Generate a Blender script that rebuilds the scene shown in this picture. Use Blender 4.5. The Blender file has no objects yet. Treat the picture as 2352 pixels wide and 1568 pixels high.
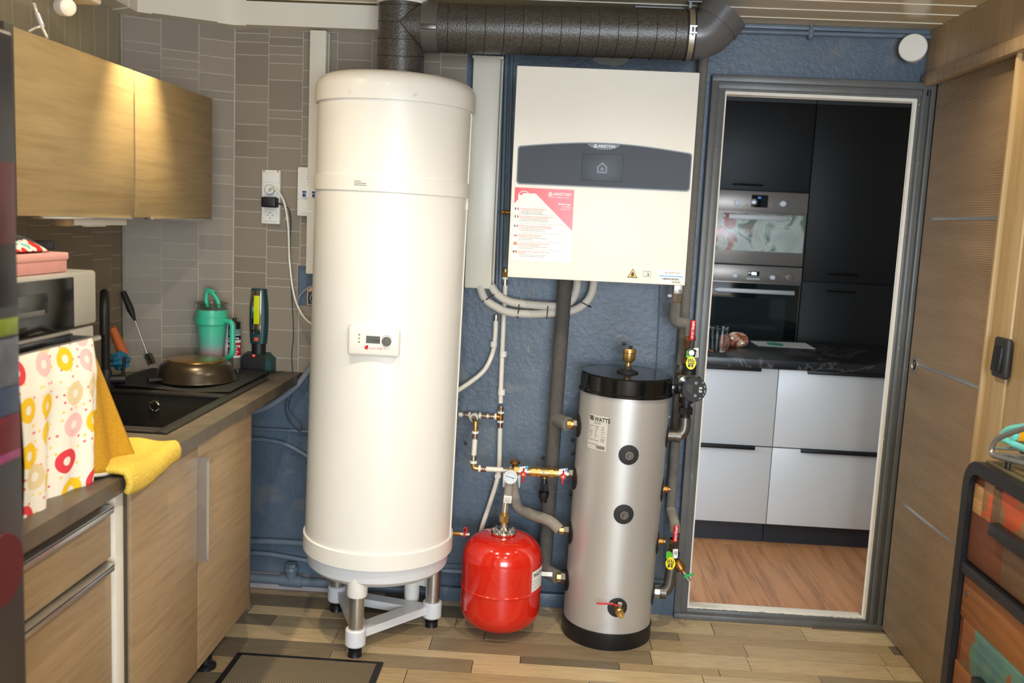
import bpy, bmesh, math, random
from mathutils import Vector, Matrix
random.seed(7)
SC = bpy.context.scene
COL = SC.collection
# ---------------------------------------------------------------- camera
F_PX, PITCH, ROLL, YAW = 2125.08, 0.12854608, 0.04683175, 0.04166875
CAM = Vector((0.0, -3.6, 1.535))
_cy, _sy, _cp, _sp = math.cos(YAW), math.sin(YAW), math.cos(PITCH), math.sin(PITCH)
FW = Vector((-_sy*_cp, _cy*_cp, -_sp)); _r0 = Vector((_cy, _sy, 0)); _u0 = _r0.cross(FW)
RT = math.cos(ROLL)*_r0 + math.sin(ROLL)*_u0
UP = -math.sin(ROLL)*_r0 + math.cos(ROLL)*_u0
cd = bpy.data.cameras.new('camera'); cam = bpy.data.objects.new('camera', cd); COL.objects.link(cam)
cd.sensor_width = 36.0; cd.lens = F_PX*36.0/2352.0; cd.clip_start = 0.05; cd.clip_end = 60
cam.matrix_world = Matrix(((RT.x, UP.x, -FW.x, CAM.x), (RT.y, UP.y, -FW.y, CAM.y), (RT.z, UP.z, -FW.z, CAM.z), (0, 0, 0, 1)))
cd.dof.use_dof = True; cd.dof.focus_distance = 3.15; cd.dof.aperture_fstop = 3.6
SC.camera = cam
# ---------------------------------------------------------------- view, world, lights
SC.view_settings.view_transform = 'Standard'; SC.view_settings.look = 'None'
SC.view_settings.gamma = 1.0; SC.view_settings.use_curve_mapping = False
SC.view_settings.exposure = -0.15
W = bpy.data.worlds.new('world'); SC.world = W; W.use_nodes = True
W.node_tree.nodes['Background'].inputs[0].default_value = (0.75, 0.85, 1.0, 1)
W.node_tree.nodes['Background'].inputs[1].default_value = 0.3

def area(name, loc, target, sx, sy, power, col):
    l = bpy.data.lights.new(name, 'AREA'); l.shape = 'RECTANGLE'; l.size = sx; l.size_y = sy
    l.energy = power; l.color = col
    o = bpy.data.objects.new(name, l); COL.objects.link(o); o.location = loc
    o.rotation_euler = (Vector(target)-Vector(loc)).to_track_quat('-Z', 'Y').to_euler()
    return o
def spot(name, loc, target, power, col, angle=120, blend=0.6, r=0.03):
    l = bpy.data.lights.new(name, 'SPOT'); l.energy = power; l.color = col
    l.spot_size = math.radians(angle); l.spot_blend = blend; l.shadow_soft_size = r
    o = bpy.data.objects.new(name, l); COL.objects.link(o); o.location = loc
    o.rotation_euler = (Vector(target)-Vector(loc)).to_track_quat('-Z', 'Y').to_euler()
    return o
WARM = (1.0, 0.92, 0.77); YELL = (1.0, 0.83, 0.54); DAY = (0.74, 0.86, 1.0)
# daylight through the window in the wall behind the camera
area('daylight_window', (0.55, -5.42, 1.35), (0.3, 0, 0.9), 1.6, 1.5, 165, DAY)
# daylight through the window of the kitchen behind the doorway
area('daylight_kitchen', (-0.85, 0.45, 1.15), (1.3, 0.95, 0.35), 0.8, 1.0, 34, DAY)
# recessed ceiling downlights of the room
for i, (lx, ly, pw) in enumerate([(-0.62, -1.50, 42), (0.42, -1.42, 56), (-0.62, -2.60, 22), (0.42, -2.60, 34)]):
    spot('downlight_lamp', (lx, ly, 2.285), (lx, ly, 0), pw, WARM, 150, 0.8, 0.022)
# downlights close to the wall cupboard and above the sliding door
spot('downlight_lamp', (-1.12, -0.875, 2.285), (-1.23, -0.875, 1.5), 120, YELL, 56, 1.0, 0.02)
spot('downlight_lamp', (-1.10, -1.05, 2.285), (-1.12, -1.05, 0), 10, YELL, 165, 0.7, 0.02)
spot('downlight_lamp', (1.10, -0.80, 2.285), (1.16, -0.80, 0), 10, YELL, 140, 0.9, 0.02)

# ---------------------------------------------------------------- pixel helpers (photo frame 2352 x 1568)
def ray(px, py): return (px-1176)/F_PX*RT - (py-784)/F_PX*UP + FW
def PY(px, py, Y): d = ray(px, py); return CAM + d*((Y-CAM.y)/d.y)
def PZ(px, py, Z): d = ray(px, py); return CAM + d*((Z-CAM.z)/d.z)
def PX(px, py, X): d = ray(px, py); return CAM + d*((X-CAM.x)/d.x)

# ---------------------------------------------------------------- materials
def lin(c):
    return tuple(((v/255.0)/12.92 if v/255.0 <= 0.04045 else ((v/255.0+0.055)/1.055)**2.4) for v in c) + (1.0,)
class NT:
    def __init__(s, name):
        s.m = bpy.data.materials.new(name); s.m.use_nodes = True; s.t = s.m.node_tree
        s.b = s.t.nodes['Principled BSDF']
    def n(s, typ, **kw):
        nd = s.t.nodes.new(typ)
        for k, v in kw.items():
            if hasattr(nd, k): setattr(nd, k, v)
        return nd
    def l(s, a, b): s.t.links.new(a, b)
    def set(s, **kw):
        for k, v in kw.items(): s.b.inputs[k].default_value = v
    def coord(s, scale=(1, 1, 1), kind='Object', rot=(0, 0, 0)):
        tc = s.n('ShaderNodeTexCoord'); mp = s.n('ShaderNodeMapping')
        mp.inputs['Scale'].default_value = scale; mp.inputs['Rotation'].default_value = rot
        s.l(tc.outputs[kind], mp.inputs['Vector']); return mp.outputs['Vector']
    def noise(s, vec, scale, detail=4, rough=0.55, dist=0.0):
        nd = s.n('ShaderNodeTexNoise'); nd.inputs['Scale'].default_value = scale
        nd.inputs['Detail'].default_value = detail; nd.inputs['Roughness'].default_value = rough
        nd.inputs['Distortion'].default_value = dist
        if vec is not None: s.l(vec, nd.inputs['Vector'])
        return nd.outputs['Fac']
    def ramp(s, fac, stops, interp='LINEAR'):
        nd = s.n('ShaderNodeValToRGB'); nd.color_ramp.interpolation = interp
        el = nd.color_ramp.elements
        while len(el) < len(stops): el.new(0.5)
        for e, (p, c) in zip(el, stops): e.position = p; e.color = c
        s.l(fac, nd.inputs['Fac']); return nd.outputs['Color']
    def mix(s, fac, a, b, mode='MIX'):
        nd = s.n('ShaderNodeMix'); nd.data_type = 'RGBA'; nd.blend_type = mode
        for sock, v in ((nd.inputs[0], fac), (nd.inputs[6], a), (nd.inputs[7], b)):
            if hasattr(v, 'is_linked'): s.l(v, sock)
            else: sock.default_value = v
        return nd.outputs[2]
    def bump(s, h, strength=0.3, dist=0.002):
        nd = s.n('ShaderNodeBump'); nd.inputs['Strength'].default_value = strength; nd.inputs['Distance'].default_value = dist
        s.l(h, nd.inputs['Height']); s.l(nd.outputs['Normal'], s.b.inputs['Normal'])
    def base(s, c): s.l(c, s.b.inputs['Base Color'])
    def rand(s):
        return s.n('ShaderNodeObjectInfo').outputs['Random']
def plain(name, c, rough=0.5, metal=0.0, var=0.04, nscale=8, bump=0.0, bscale=60, coat=0.0, spec=0.5):
    t = NT(name); t.set(Roughness=rough, Metallic=metal)
    t.b.inputs['Coat Weight'].default_value = coat; t.b.inputs['Specular IOR Level'].default_value = spec
    v = t.coord()
    f = t.noise(v, nscale, 3)
    a = lin(c); k = 1-var
    t.base(t.ramp(f, [(0.3, (a[0]*k, a[1]*k, a[2]*k, 1)), (0.7, (min(1, a[0]*(1+var)), min(1, a[1]*(1+var)), min(1, a[2]*(1+var)), 1))]))
    if bump: t.bump(t.noise(v, bscale, 3), bump, 0.003)
    return t.m
def wood(name, c1, c2, axis='Y', rough=0.5, scale=1.0, bump=0.15, rnd=0.0, c3=None, cross=22, pal=None):
    t = NT(name); t.set(Roughness=rough)
    sc = {'X': (1.2, cross, cross), 'Y': (cross, 1.2, cross), 'Z': (cross, cross, 1.2)}[axis]
    v = t.coord(tuple(x*scale for x in sc))
    if rnd:
        add = t.n('ShaderNodeVectorMath'); add.operation = 'ADD'; cmb = t.n('ShaderNodeCombineXYZ')
        mul = t.n('ShaderNodeMath'); mul.operation = 'MULTIPLY'; mul.inputs[1].default_value = 57.0
        r = t.rand(); t.l(r, mul.inputs[0])
        for k in range(3): t.l(mul.outputs[0], cmb.inputs[k])
        t.l(v, add.inputs[0]); t.l(cmb.outputs[0], add.inputs[1]); v = add.outputs[0]
    f = t.noise(v, 1.6, 6, 0.62, 0.6); g = t.noise(v, 5.0, 4, 0.7)
    c = t.ramp(f, [(0.28, lin(c2)), (0.50, lin(c1)), (0.75, lin(tuple(min(255, x*1.07) for x in c1)))])
    c = t.mix(t.ramp(g, [(0.35, (0.55, 0.55, 0.55, 1)), (0.6, (1, 1, 1, 1))]), t.mix(0.35, c, lin(c2)), c)
    if rnd:
        r2 = t.ramp(t.rand(), [(0.0, (1-rnd, 1-rnd, 1-rnd, 1)), (1.0, (1+rnd*0.35,)*3+(1,))])
        c = t.mix(1.0, c, r2, 'MULTIPLY')
        if c3: c = t.mix(t.ramp(t.rand(), [(0.55, (0, 0, 0, 1)), (0.75, (0.75, 0.75, 0.75, 1))]), c, t.mix(0.65, c, lin(c3)))
    if pal:
        pc = t.ramp(t.rand(), [(k/len(pal), lin(x)) for k, x in enumerate(pal)], 'CONSTANT')
        nz = t.ramp(t.noise(t.coord((3, 14, 3)), 2.2, 5, 0.6, 0.5), [(0.30, (0.62, 0.62, 0.62, 1)), (0.55, (1, 1, 1, 1))])
        c = t.mix(1.0, t.mix(1.0, pc, t.ramp(g, [(0.3, (0.78, 0.76, 0.73, 1)), (0.6, (1.04, 1.04, 1.04, 1))]), 'MULTIPLY'), nz, 'MULTIPLY')
    t.base(c)
    if bump: t.bump(g, bump, 0.002)
    return t.m
def emis(name, c, strength):
    t = NT(name); t.set(Roughness=0.4); t.b.inputs['Base Color'].default_value = lin(c)
    t.b.inputs['Emission Color'].default_value = lin(c); t.b.inputs['Emission Strength'].default_value = strength
    return t.m
def glass(name, c=(235, 240, 240), rough=0.03):
    t = NT(name); t.set(Roughness=rough, IOR=1.3); t.b.inputs['Transmission Weight'].default_value = 1.0
    t.b.inputs['Base Color'].default_value = lin(c); return t.m
def blue_wall():
    t = NT('blue_paint'); t.set(Roughness=0.40)
    v = t.coord(); f = t.noise(v, 3.0, 5, 0.6); g = t.noise(v, 48, 4, 0.6, 0.3); h = t.noise(v, 5, 3, 0.5, 1.5)
    c = t.ramp(f, [(0.3, lin((74, 89, 104))), (0.55, lin((90, 106, 122))), (0.75, lin((104, 117, 130)))])
    c = t.mix(t.ramp(h, [(0.58, (0, 0, 0, 1)), (0.66, (0.6, 0.6, 0.6, 1))]), c, lin((112, 116, 118)))
    t.base(c); t.bump(t.mix(0.3, g, f), 0.6, 0.005); return t.m
M = {}
M['blue'] = blue_wall()
M['bluepipe'] = plain('painted_pipe_blue', (104, 118, 132), 0.4, 0, 0.12, 12, 0.3, 40)
def chipped():
    t = NT('casing_grey_paint'); t.set(Roughness=0.38); v = t.coord(); n1 = t.noise(v, 10, 3); n2 = t.noise(t.coord((40, 40, 9)), 2.2, 4, 0.6)
    c = t.ramp(n1, [(0.3, lin((94, 95, 94))), (0.7, lin((103, 104, 103)))])
    t.base(t.mix(t.ramp(n2, [(0.70, (0, 0, 0, 1)), (0.73, (1, 1, 1, 1))]), c, lin((188, 182, 166)))); t.bump(t.noise(v, 30, 3), 0.25, 0.003); return t.m
M['casing'] = chipped()
M['whitepaint'] = plain('white_edge_paint', (236, 230, 216), 0.5, 0, 0.04, 20, 0.3, 60)
M['grout'] = plain('tile_joint', (190, 181, 166), 0.7, 0, 0.05)
M['ceilback'] = plain('ceiling_gap', (150, 138, 112), 0.6)
M['ceil'] = plain('ceiling_pvc_board', (212, 191, 148), 0.22, 0, 0.03, 3, 0.02, 5)
M['ceilgroove'] = plain('ceiling_board_bead', (244, 236, 214), 0.3)
M['boardgrey'] = plain('grey_green_boards', (172, 168, 148), 0.45, 0, 0.06, 4, 0.1, 20)
M['white'] = plain('white_plastic', (236, 233, 224), 0.45, 0, 0.015, spec=0.35)
M['trunk'] = plain('trunking_plastic', (232, 226, 210), 0.35, 0, 0.015)
M['heater'] = plain('heater_enamel', (240, 238, 230), 0.34, 0, 0.01, coat=0.08)
M['heatergrey'] = plain('heater_base_plastic', (222, 226, 230), 0.4, 0, 0.015)
M['alu'] = plain('brushed_aluminium', (196, 196, 194), 0.28, 0.9, 0.04, 40)
M['chrome'] = plain('chrome', (225, 225, 225), 0.12, 1.0, 0.02)
M['steel'] = plain('stainless', (172, 170, 166), 0.33, 0.85, 0.05, 30)
M['brass'] = plain('brass', (204, 168, 104), 0.3, 0.9, 0.08, 40)
M['brassdk'] = plain('aged_brass', (160, 116, 62), 0.38, 0.9, 0.12, 40)
M['copper'] = plain('copper', (196, 116, 84), 0.3, 0.9, 0.1, 30)
M['castiron'] = plain('grey_cast_fitting', (108, 102, 96), 0.36, 0.75, 0.12, 30)
M['black'] = plain('black_plastic', (22, 22, 24), 0.4, 0, 0.08, 20)
M['blackgloss'] = plain('black_gloss', (16, 17, 19), 0.12, 0, 0.05)
M['blacksatin'] = plain('black_satin', (26, 26, 27), 0.5, 0, 0.1, 30)
M['rubber'] = plain('rubber_seal', (34, 33, 33), 0.6, 0, 0.1)
M['foam'] = plain('pipe_foam_grey', (112, 108, 102), 0.85, 0, 0.10, 60, 0.5, 140)
M['foamdk'] = plain('pipe_foam_dark', (84, 80, 76), 0.85, 0, 0.12, 60, 0.5, 140)
M['foamlt'] = plain('pipe_foam_light', (150, 142, 130), 0.85, 0, 0.10, 60, 0.4, 140)
M['pex'] = plain('white_multilayer_pipe', (232, 226, 212), 0.3, 0, 0.015)
M['red'] = plain('red_enamel', (212, 36, 20), 0.14, 0, 0.03, coat=0.6)
M['redplastic'] = plain('red_handle', (196, 26, 38), 0.35, 0, 0.04)
M['silver'] = plain('tank_silver_skin', (204, 203, 200), 0.40, 0.55, 0.015, 3)
M['paperw'] = plain('white_label', (236, 236, 230), 0.5, 0, 0.01)
M['labelgrey'] = plain('grey_label', (204, 200, 190), 0.45, 0, 0.01)
M['ink'] = plain('black_ink', (28, 28, 30), 0.5)
M['inkgrey'] = plain('grey_ink', (128, 126, 122), 0.5)
M['inkred'] = plain('red_ink', (208, 60, 60), 0.5)
M['inkwhite'] = plain('white_ink', (240, 240, 238), 0.5)
M['countertop'] = plain('laminate_worktop', (94, 83, 69), 0.42, 0, 0.22, 14, 0.1, 60)
M['cabwood'] = wood('cabinet_oak', (154, 131, 90), (138, 115, 77), 'Y', 0.45, 1.6, 0.08)
M['cabwoodlow'] = wood('cabinet_oak_low', (160, 135, 102), (142, 116, 85), 'Y', 0.48, 1.8, 0.08)
def ridged_oak():
    t = NT('sliding_door_oak'); t.set(Roughness=0.42)
    v = t.coord((1, 0.25, 1)); w = t.n('ShaderNodeTexWave'); w.bands_direction = 'Z'; t.l(v, w.inputs['Vector'])
    for k, x in (('Scale', 42.0), ('Distortion', 5.0), ('Detail', 3.0), ('Detail Scale', 0.35)): w.inputs[k].default_value = x
    f = t.noise(t.coord((8, 0.8, 8)), 1.5, 4, 0.6)
    c = t.ramp(f, [(0.3, lin((146, 122, 96))), (0.7, lin((168, 144, 116)))])
    c = t.mix(1.0, c, t.ramp(w.outputs['Fac'], [(0.0, (0.78, 0.76, 0.74, 1)), (0.6, (1.03, 1.03, 1.03, 1))]), 'MULTIPLY')
    t.base(c); t.bump(w.outputs['Fac'], 0.5, 0.002); return t.m
M['doorwood'] = ridged_oak()
M['casewood'] = wood('pale_oak_casing', (184, 157, 114), (168, 140, 97), 'Z', 0.45, 1.0, 0.08)
M['panelwood'] = wood('pale_panel_boards', (172, 147, 112), (148, 122, 88), 'Z', 0.4, 0.9, 0.1, 0.08)
M['plank'] = wood('wood_look_floor', (190, 168, 132), (138, 118, 90), 'X', 0.36, 0.8, 0.12, 0.1, None, 22, [(214, 190, 148), (196, 172, 132), (150, 133, 106), (204, 180, 140), (126, 113, 92), (186, 162, 122), (210, 188, 150), (168, 150, 120)])
M['kplank'] = wood('kitchen_oak_floor', (206, 146, 98), (150, 98, 62), 'Y', 0.4, 0.8, 0.04, 0.12, None, 5)
M['joint'] = plain('floor_joint', (58, 50, 42), 0.8)
def tile_mat():
    t = NT('linen_tile'); t.set(Roughness=0.38)
    v = t.coord((3, 3, 40)); f = t.noise(v, 6, 5, 0.65)
    c = t.ramp(f, [(0.3, lin((132, 121, 105))), (0.7, lin((156, 144, 126)))])
    r = t.ramp(t.rand(), [(0, (0.86, 0.86, 0.87, 1)), (1, (1.06, 1.05, 1.03, 1))])
    t.base(t.mix(1.0, c, r, 'MULTIPLY')); t.bump(f, 0.12, 0.001); return t.m
M['tile'] = tile_mat()

# ---------------------------------------------------------------- mesh builder
def perp(a):
    a = Vector(a).normalized()
    u = a.cross(Vector((0, 0, 1))) if abs(a.z) < 0.9 else a.cross(Vector((1, 0, 0)))
    u.normalize(); return u, a.cross(u)
def spline(pts, res=8):
    pts = [Vector(p) for p in pts]
    if len(pts) < 3: return pts
    out = []
    for i in range(len(pts)-1):
        p0 = pts[max(i-1, 0)]; p1 = pts[i]; p2 = pts[i+1]; p3 = pts[min(i+2, len(pts)-1)]
        for k in range(res):
            t = k/res
            out.append(0.5*((2*p1)+(p2-p0)*t+(2*p0-5*p1+4*p2-p3)*t*t+(3*p1-p0-3*p2+p3)*t**3))
    out.append(pts[-1]); return out
def arc_pts(c, a, b, n=8):
    """quarter bend: c + a*cos + b*sin"""
    c, a, b = Vector(c), Vector(a), Vector(b)
    return [c + a*math.cos(i/n*math.pi/2) + b*math.sin(i/n*math.pi/2) for i in range(n+1)]
WORLD = {}
class MB:
    def __init__(s): s.v = []; s.f = []; s.angle = 35
    def add(s, vs, fs):
        o = len(s.v); s.v += [Vector(v) for v in vs]; s.f += [tuple(i+o for i in f) for f in fs]; return s
    def bmadd(s, bm):
        bm.verts.ensure_lookup_table(); bm.verts.index_update()
        s.add([v.co.copy() for v in bm.verts], [[v.index for v in f.verts] for f in bm.faces]); bm.free(); return s
    def box(s, x0, x1, y0, y1, z0, z1, bev=0.0, seg=2):
        return s.obox(((x0+x1)/2, (y0+y1)/2, (z0+z1)/2), (abs(x1-x0), abs(y1-y0), abs(z1-z0)), None, bev, seg)
    def obox(s, c, size, R=None, bev=0.0, seg=2):
        bm = bmesh.new(); bmesh.ops.create_cube(bm, size=1.0)
        for v in bm.verts: v.co = Vector((v.co.x*size[0], v.co.y*size[1], v.co.z*size[2]))
        if bev: bmesh.ops.bevel(bm, geom=list(bm.edges), offset=min(bev, min(size)*0.45), segments=seg, profile=0.5, affect='EDGES')
        for v in bm.verts: v.co = (R @ v.co if R is not None else v.co) + Vector(c)
        return s.bmadd(bm)
    def cyl(s, p0, p1, r0, r1=None, n=24, caps=True):
        p0, p1 = Vector(p0), Vector(p1); r1 = r0 if r1 is None else r1
        return s.lathe([(r0, 0), (r1, (p1-p0).length)], p0, p1-p0, n, caps)
    def lathe(s, prof, org, axis=(0, 0, 1), n=32, caps=True):
        org = Vector(org); a = Vector(axis).normalized(); u, w = perp(a); vs = []; fs = []
        for r, h in prof:
            for k in range(n):
                t = 2*math.pi*k/n; vs.append(org + a*h + (u*math.cos(t)+w*math.sin(t))*max(r, 1e-5))
        for j in range(len(prof)-1):
            for k in range(n):
                k2 = (k+1) % n; fs.append((j*n+k, j*n+k2, (j+1)*n+k2, (j+1)*n+k))
        if caps:
            if prof[0][0] > 1e-4: fs.append(tuple(reversed(range(n))))
            if prof[-1][0] > 1e-4: fs.append(tuple((len(prof)-1)*n+k for k in range(n)))
        return s.add(vs, fs)
    def tube(s, pts, r, n=12, smooth=True, res=8, caps=True):
        pts = spline(pts, res) if smooth else [Vector(p) for p in pts]
        rr = r if isinstance(r, (list, tuple)) else None
        vs = []; fs = []; N = len(pts); t0 = (pts[1]-pts[0]).normalized(); u, w = perp(t0)
        for i, p in enumerate(pts):
            t = (pts[min(i+1, N-1)]-pts[max(i-1, 0)]).normalized()
            u = (u - t*u.dot(t)).normalized(); w = t.cross(u)
            ri = r if rr is None else rr[0]+(rr[1]-rr[0])*i/(N-1)
            for k in range(n):
                a = 2*math.pi*k/n; vs.append(p+(u*math.cos(a)+w*math.sin(a))*ri)
        for i in range(N-1):
            for k in range(n):
                k2 = (k+1) % n; fs.append((i*n+k, i*n+k2, (i+1)*n+k2, (i+1)*n+k))
        if caps: fs.append(tuple(reversed(range(n)))); fs.append(tuple((N-1)*n+k for k in range(n)))
        return s.add(vs, fs)
    def prism(s, poly, o, u, w, d):
        """polygon [(a,b)] in plane o+a*u+b*w, extruded along vector d"""
        o, u, w, d = Vector(o), Vector(u), Vector(w), Vector(d); n = len(poly)
        lo = [o+u*a+w*b for a, b in poly]; hi = [p+d for p in lo]
        fs = [tuple(reversed(range(n))), tuple(range(n, 2*n))]+[(k, (k+1) % n, (k+1) % n+n, k+n) for k in range(n)]
        return s.add(lo+hi, fs)
    def ball(s, c, r, sc=(1, 1, 1), n=16, m=10):
        return s.add(*_sph(c, r, sc, n, m))
    def grid(s, fn, nu, nv):
        vs = [fn(i/nu, j/nv) for j in range(nv+1) for i in range(nu+1)]
        return s.add(vs, [(j*(nu+1)+i, j*(nu+1)+i+1, (j+1)*(nu+1)+i+1, (j+1)*(nu+1)+i) for j in range(nv) for i in range(nu)])
    def mesh(s, name, mat, org=Vector((0, 0, 0))):
        me = bpy.data.meshes.new(name); me.from_pydata([tuple(v-org) for v in s.v], [], s.f)
        bm = bmesh.new(); bm.from_mesh(me); bmesh.ops.recalc_face_normals(bm, faces=bm.faces); bm.to_mesh(me); bm.free()
        for p in me.polygons: p.use_smooth = True
        me.set_sharp_from_angle(angle=math.radians(s.angle))
        me.materials.append(M[mat] if isinstance(mat, str) else mat); return me
    def build(s, name, mat, parent=None, org=None, label=None):
        if org is None:
            if parent is not None: org = WORLD[parent.name]
            else:
                xs = [v.x for v in s.v]; ys = [v.y for v in s.v]; zs = [v.z for v in s.v]
                org = Vector(((min(xs)+max(xs))/2, (min(ys)+max(ys))/2, min(zs)))
        org = Vector(org)
        o = bpy.data.objects.new(name, s.mesh(name, mat, org)); COL.objects.link(o)
        WORLD[o.name] = org
        if parent is not None: o.parent = parent; o.location = org-WORLD[parent.name]
        else: o.location = org
        if label: o['label'] = label
        return o
def _sph(c, r, sc, n, m):
    c = Vector(c); vs = []; fs = []
    for j in range(m+1):
        t = math.pi*j/m
        for k in range(n):
            a = 2*math.pi*k/n
            vs.append(c+Vector((r*sc[0]*max(math.sin(t), 1e-3)*math.cos(a), r*sc[1]*max(math.sin(t), 1e-3)*math.sin(a), r*sc[2]*math.cos(t))))
    for j in range(m):
        for k in range(n):
            k2 = (k+1) % n; fs.append((j*n+k, j*n+k2, (j+1)*n+k2, (j+1)*n+k))
    fs.append(tuple(range(n))); fs.append(tuple(m*n+k for k in range(n)))
    return vs, fs
def thing(name, label, cat, loc, group=None):
    o = bpy.data.objects.new(name, None); COL.objects.link(o); o.empty_display_size = 0.05
    o.location = loc; WORLD[o.name] = Vector(loc); return tag(o, label, cat, group)
def tag(o, label, cat, group=None):
    o['label'] = label; o['category'] = cat
    if group: o['group'] = group
    return o
def struct(o, label, cat='wall'):
    o['kind'] = 'structure'; o['label'] = label; o['category'] = cat; return o
def inst(name, me, parent, loc, scale=(1, 1, 1), rot=None):
    o = bpy.data.objects.new(name, me); COL.objects.link(o); o.parent = parent
    o.location = Vector(loc)-WORLD[parent.name]; o.scale = scale; WORLD[o.name] = Vector(loc)
    if rot: o.rotation_euler = rot
    return o
def unit_piece(name, mat, bev=0.0):
    return MB().obox((0, 0, 0), (1, 1, 1), None, bev, 1).mesh(name, mat)
def text(txt, parent, mat, o, u, w, size, name='lettering', bold=0.0, align='LEFT', sx=1.0):
    """flat lettering: o = baseline start, u = reading direction, w = up"""
    cu = bpy.data.curves.new('t', 'FONT'); cu.body = txt; cu.size = size; cu.align_x = align; cu.offset = bold*size
    cu.extrude = 0.0; cu.resolution_u = 3
    to = bpy.data.objects.new('t', cu); COL.objects.link(to)
    dg = bpy.context.evaluated_depsgraph_get()
    me = bpy.data.meshes.new_from_object(to.evaluated_get(dg)); bpy.data.objects.remove(to); bpy.data.curves.remove(cu)
    u = Vector(u).normalized(); w = Vector(w).normalized(); o = Vector(o); nrm = u.cross(w)
    org = WORLD[parent.name]
    for v in me.vertices: v.co = (o+u*(v.co.x*sx)+w*v.co.y+nrm*0.0006)-org
    me.materials.clear(); me.materials.append(M[mat])
    ob = bpy.data.objects.new(name, me); COL.objects.link(ob); ob.parent = parent; WORLD[ob.name] = org.copy()
    return ob
def quad(mb, o, u, w, a0, a1, b0, b1, d=0.0008):
    """thin printed patch on a plane (front face)"""
    o, u, w = Vector(o), Vector(u), Vector(w); n = u.cross(w)
    return mb.prism([(a0, b0), (a1, b0), (a1, b1), (a0, b1)], o, u, w, n*d)
EX, EY, EZ = Vector((1, 0, 0)), Vector((0, 1, 0)), Vector((0, 0, 1))
# ================================================================ THE SETTING
XL, XR, ZC = -1.604, 1.365, 2.305
DX0, DX1, DZ0, DZ1 = 0.605, 1.305, 0.03, 2.052       # doorway opening
# ---- floor with wood-look planks
fl = struct(MB().box(-2.3, 2.4, -5.5, 0.0, -0.06, -0.004).build('floor', 'joint', org=(0, 0, 0)), 'wood-look plank floor of the utility room', 'floor')
pl_me = unit_piece('plank', 'plank', 0.004)
rng = random.Random(3)
y = 0.0; rows = 0
while y > -1.75:
    h = rng.choice([0.055, 0.075, 0.095, 0.075, 0.11]); x = -1.62 - rng.random()*0.4
    while x < 1.42:
        L = rng.choice([0.35, 0.5, 0.62, 0.8])
        x0, x1 = max(x, -1.62), min(x+L, 1.42)
        if x1-x0 > 0.03: inst('plank', pl_me, fl, ((x0+x1)/2, y-h/2, -0.006+0.0015*rng.random()), (x1-x0-0.0025, h-0.0025, 0.012))
        x += L
    y -= h
big_me = unit_piece('plank', 'plank', 0.002)
while y > -5.45:                                        # out of view, towards the camera
    inst('plank', big_me, fl, (-0.1, y-0.15, -0.006), (3.2, 0.296, 0.012)); y -= 0.30
# ---- back wall: blue painted, with the doorway
wb = MB()
wb.box(-1.75, DX0-0.002, 0, 0.03, -0.05, 2.4).box(DX1+0.022, 1.75, 0, 0.03, -0.05, 2.4).box(DX0-0.002, DX1+0.022, 0, 0.03, DZ1+0.01, 2.4)
wall_back = struct(wb.build('wall_back', 'blue', org=(0, 0, 0)), 'blue painted rough back wall behind the boilers')
# doorway casing, lining and sill
def boxes(name, mat, lst, parent=None, org=None, bev=0.0):
    m = MB()
    for b in lst: m.box(*b, bev=bev)
    return m.build(name, mat, parent, org)
tr1 = MB().box(0.548, 0.575, -0.045, 0, 0, 2.10, bev=0.004).box(0.572, 0.603, -0.030, 0, 0.0, 2.10, bev=0.003)
tr1 = struct(tr1.build('trim_1', 'casing', org=(0.57, 0, 0)), 'grey painted casing on the pump side of the doorway', 'door casing')
tr2 = MB()
for i, (a, b, d) in enumerate([(1.308, 1.322, 0.030), (1.320, 1.336, 0.044), (1.334, 1.349, 0.034), (1.347, 1.366, 0.05)]): tr2.box(a, b, -d, 0, 0, 2.10, bev=0.004)
tr2 = struct(tr2.build('trim_2', 'casing', org=(1.335, 0, 0)), 'grey ridged casing beside the sliding door', 'door casing')
tr3 = MB().box(0.548, 1.366, -0.046, 0, 2.086, 2.112, bev=0.004).box(0.575, 1.345, -0.034, 0, 2.062, 2.088, bev=0.003).box(0.60, 1.31, -0.026, 0, 2.055, 2.064)
tr3 = struct(tr3.build('trim_3', 'casing', org=(0.95, 0, 2.055)), 'grey painted head casing above the doorway', 'door casing')
ln = MB()
ln.box(0.602, 0.609, -0.024, 0.03, 0.0, 2.052).box(1.298, 1.309, -0.026, -0.004, 0.0, 2.052).box(0.602, 1.309, -0.022, 0.03, 2.044, 2.056)
tr4 = struct(ln.build('trim_4', 'whitepaint', org=(0.95, 0, 0.0)), 'white painted lining edge around the doorway', 'door lining')
sill = struct(MB().box(0.548, 1.366, -0.060, 0.0, 0.0, 0.022, bev=0.003).box(0.60, 1.31, -0.034, 0.0, 0.0, 0.034, bev=0.003).build('trim_5', 'casing', org=(0.95, 0, 0)), 'worn grey sill under the doorway', 'door sill')
d = MB().box(0.608, 1.297, -0.022, 0.028, 0.0, 0.040, bev=0.002)
rng = random.Random(5)
for k in range(26):                                      # ragged paint runs over the sill
    x = 0.63+0.64*k/25+rng.uniform(-.01, .01); l = rng.choice([0.004, 0.006, 0.008, 0.003, 0.016])
    d.obox((x, -0.0235, 0.040-l/2), (0.018 if l < 0.01 else 0.007, 0.004, l), None, 0.0012, 1)
struct(d.build('trim_6', 'whitepaint', org=(0.95, 0, 0)), 'white threshold strip with paint drips', 'threshold')
bp = struct(MB().box(0.43, 0.548, -0.030, 0.0, 0, 0.125, bev=0.003).box(0.43, 0.548, -0.022, 0.0, 0.125, 0.14, bev=0.003).build('baseboard_back', 'blue', org=(0.49, 0, 0)), 'blue painted skirting block between silver tank and doorway', 'baseboard')
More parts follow.
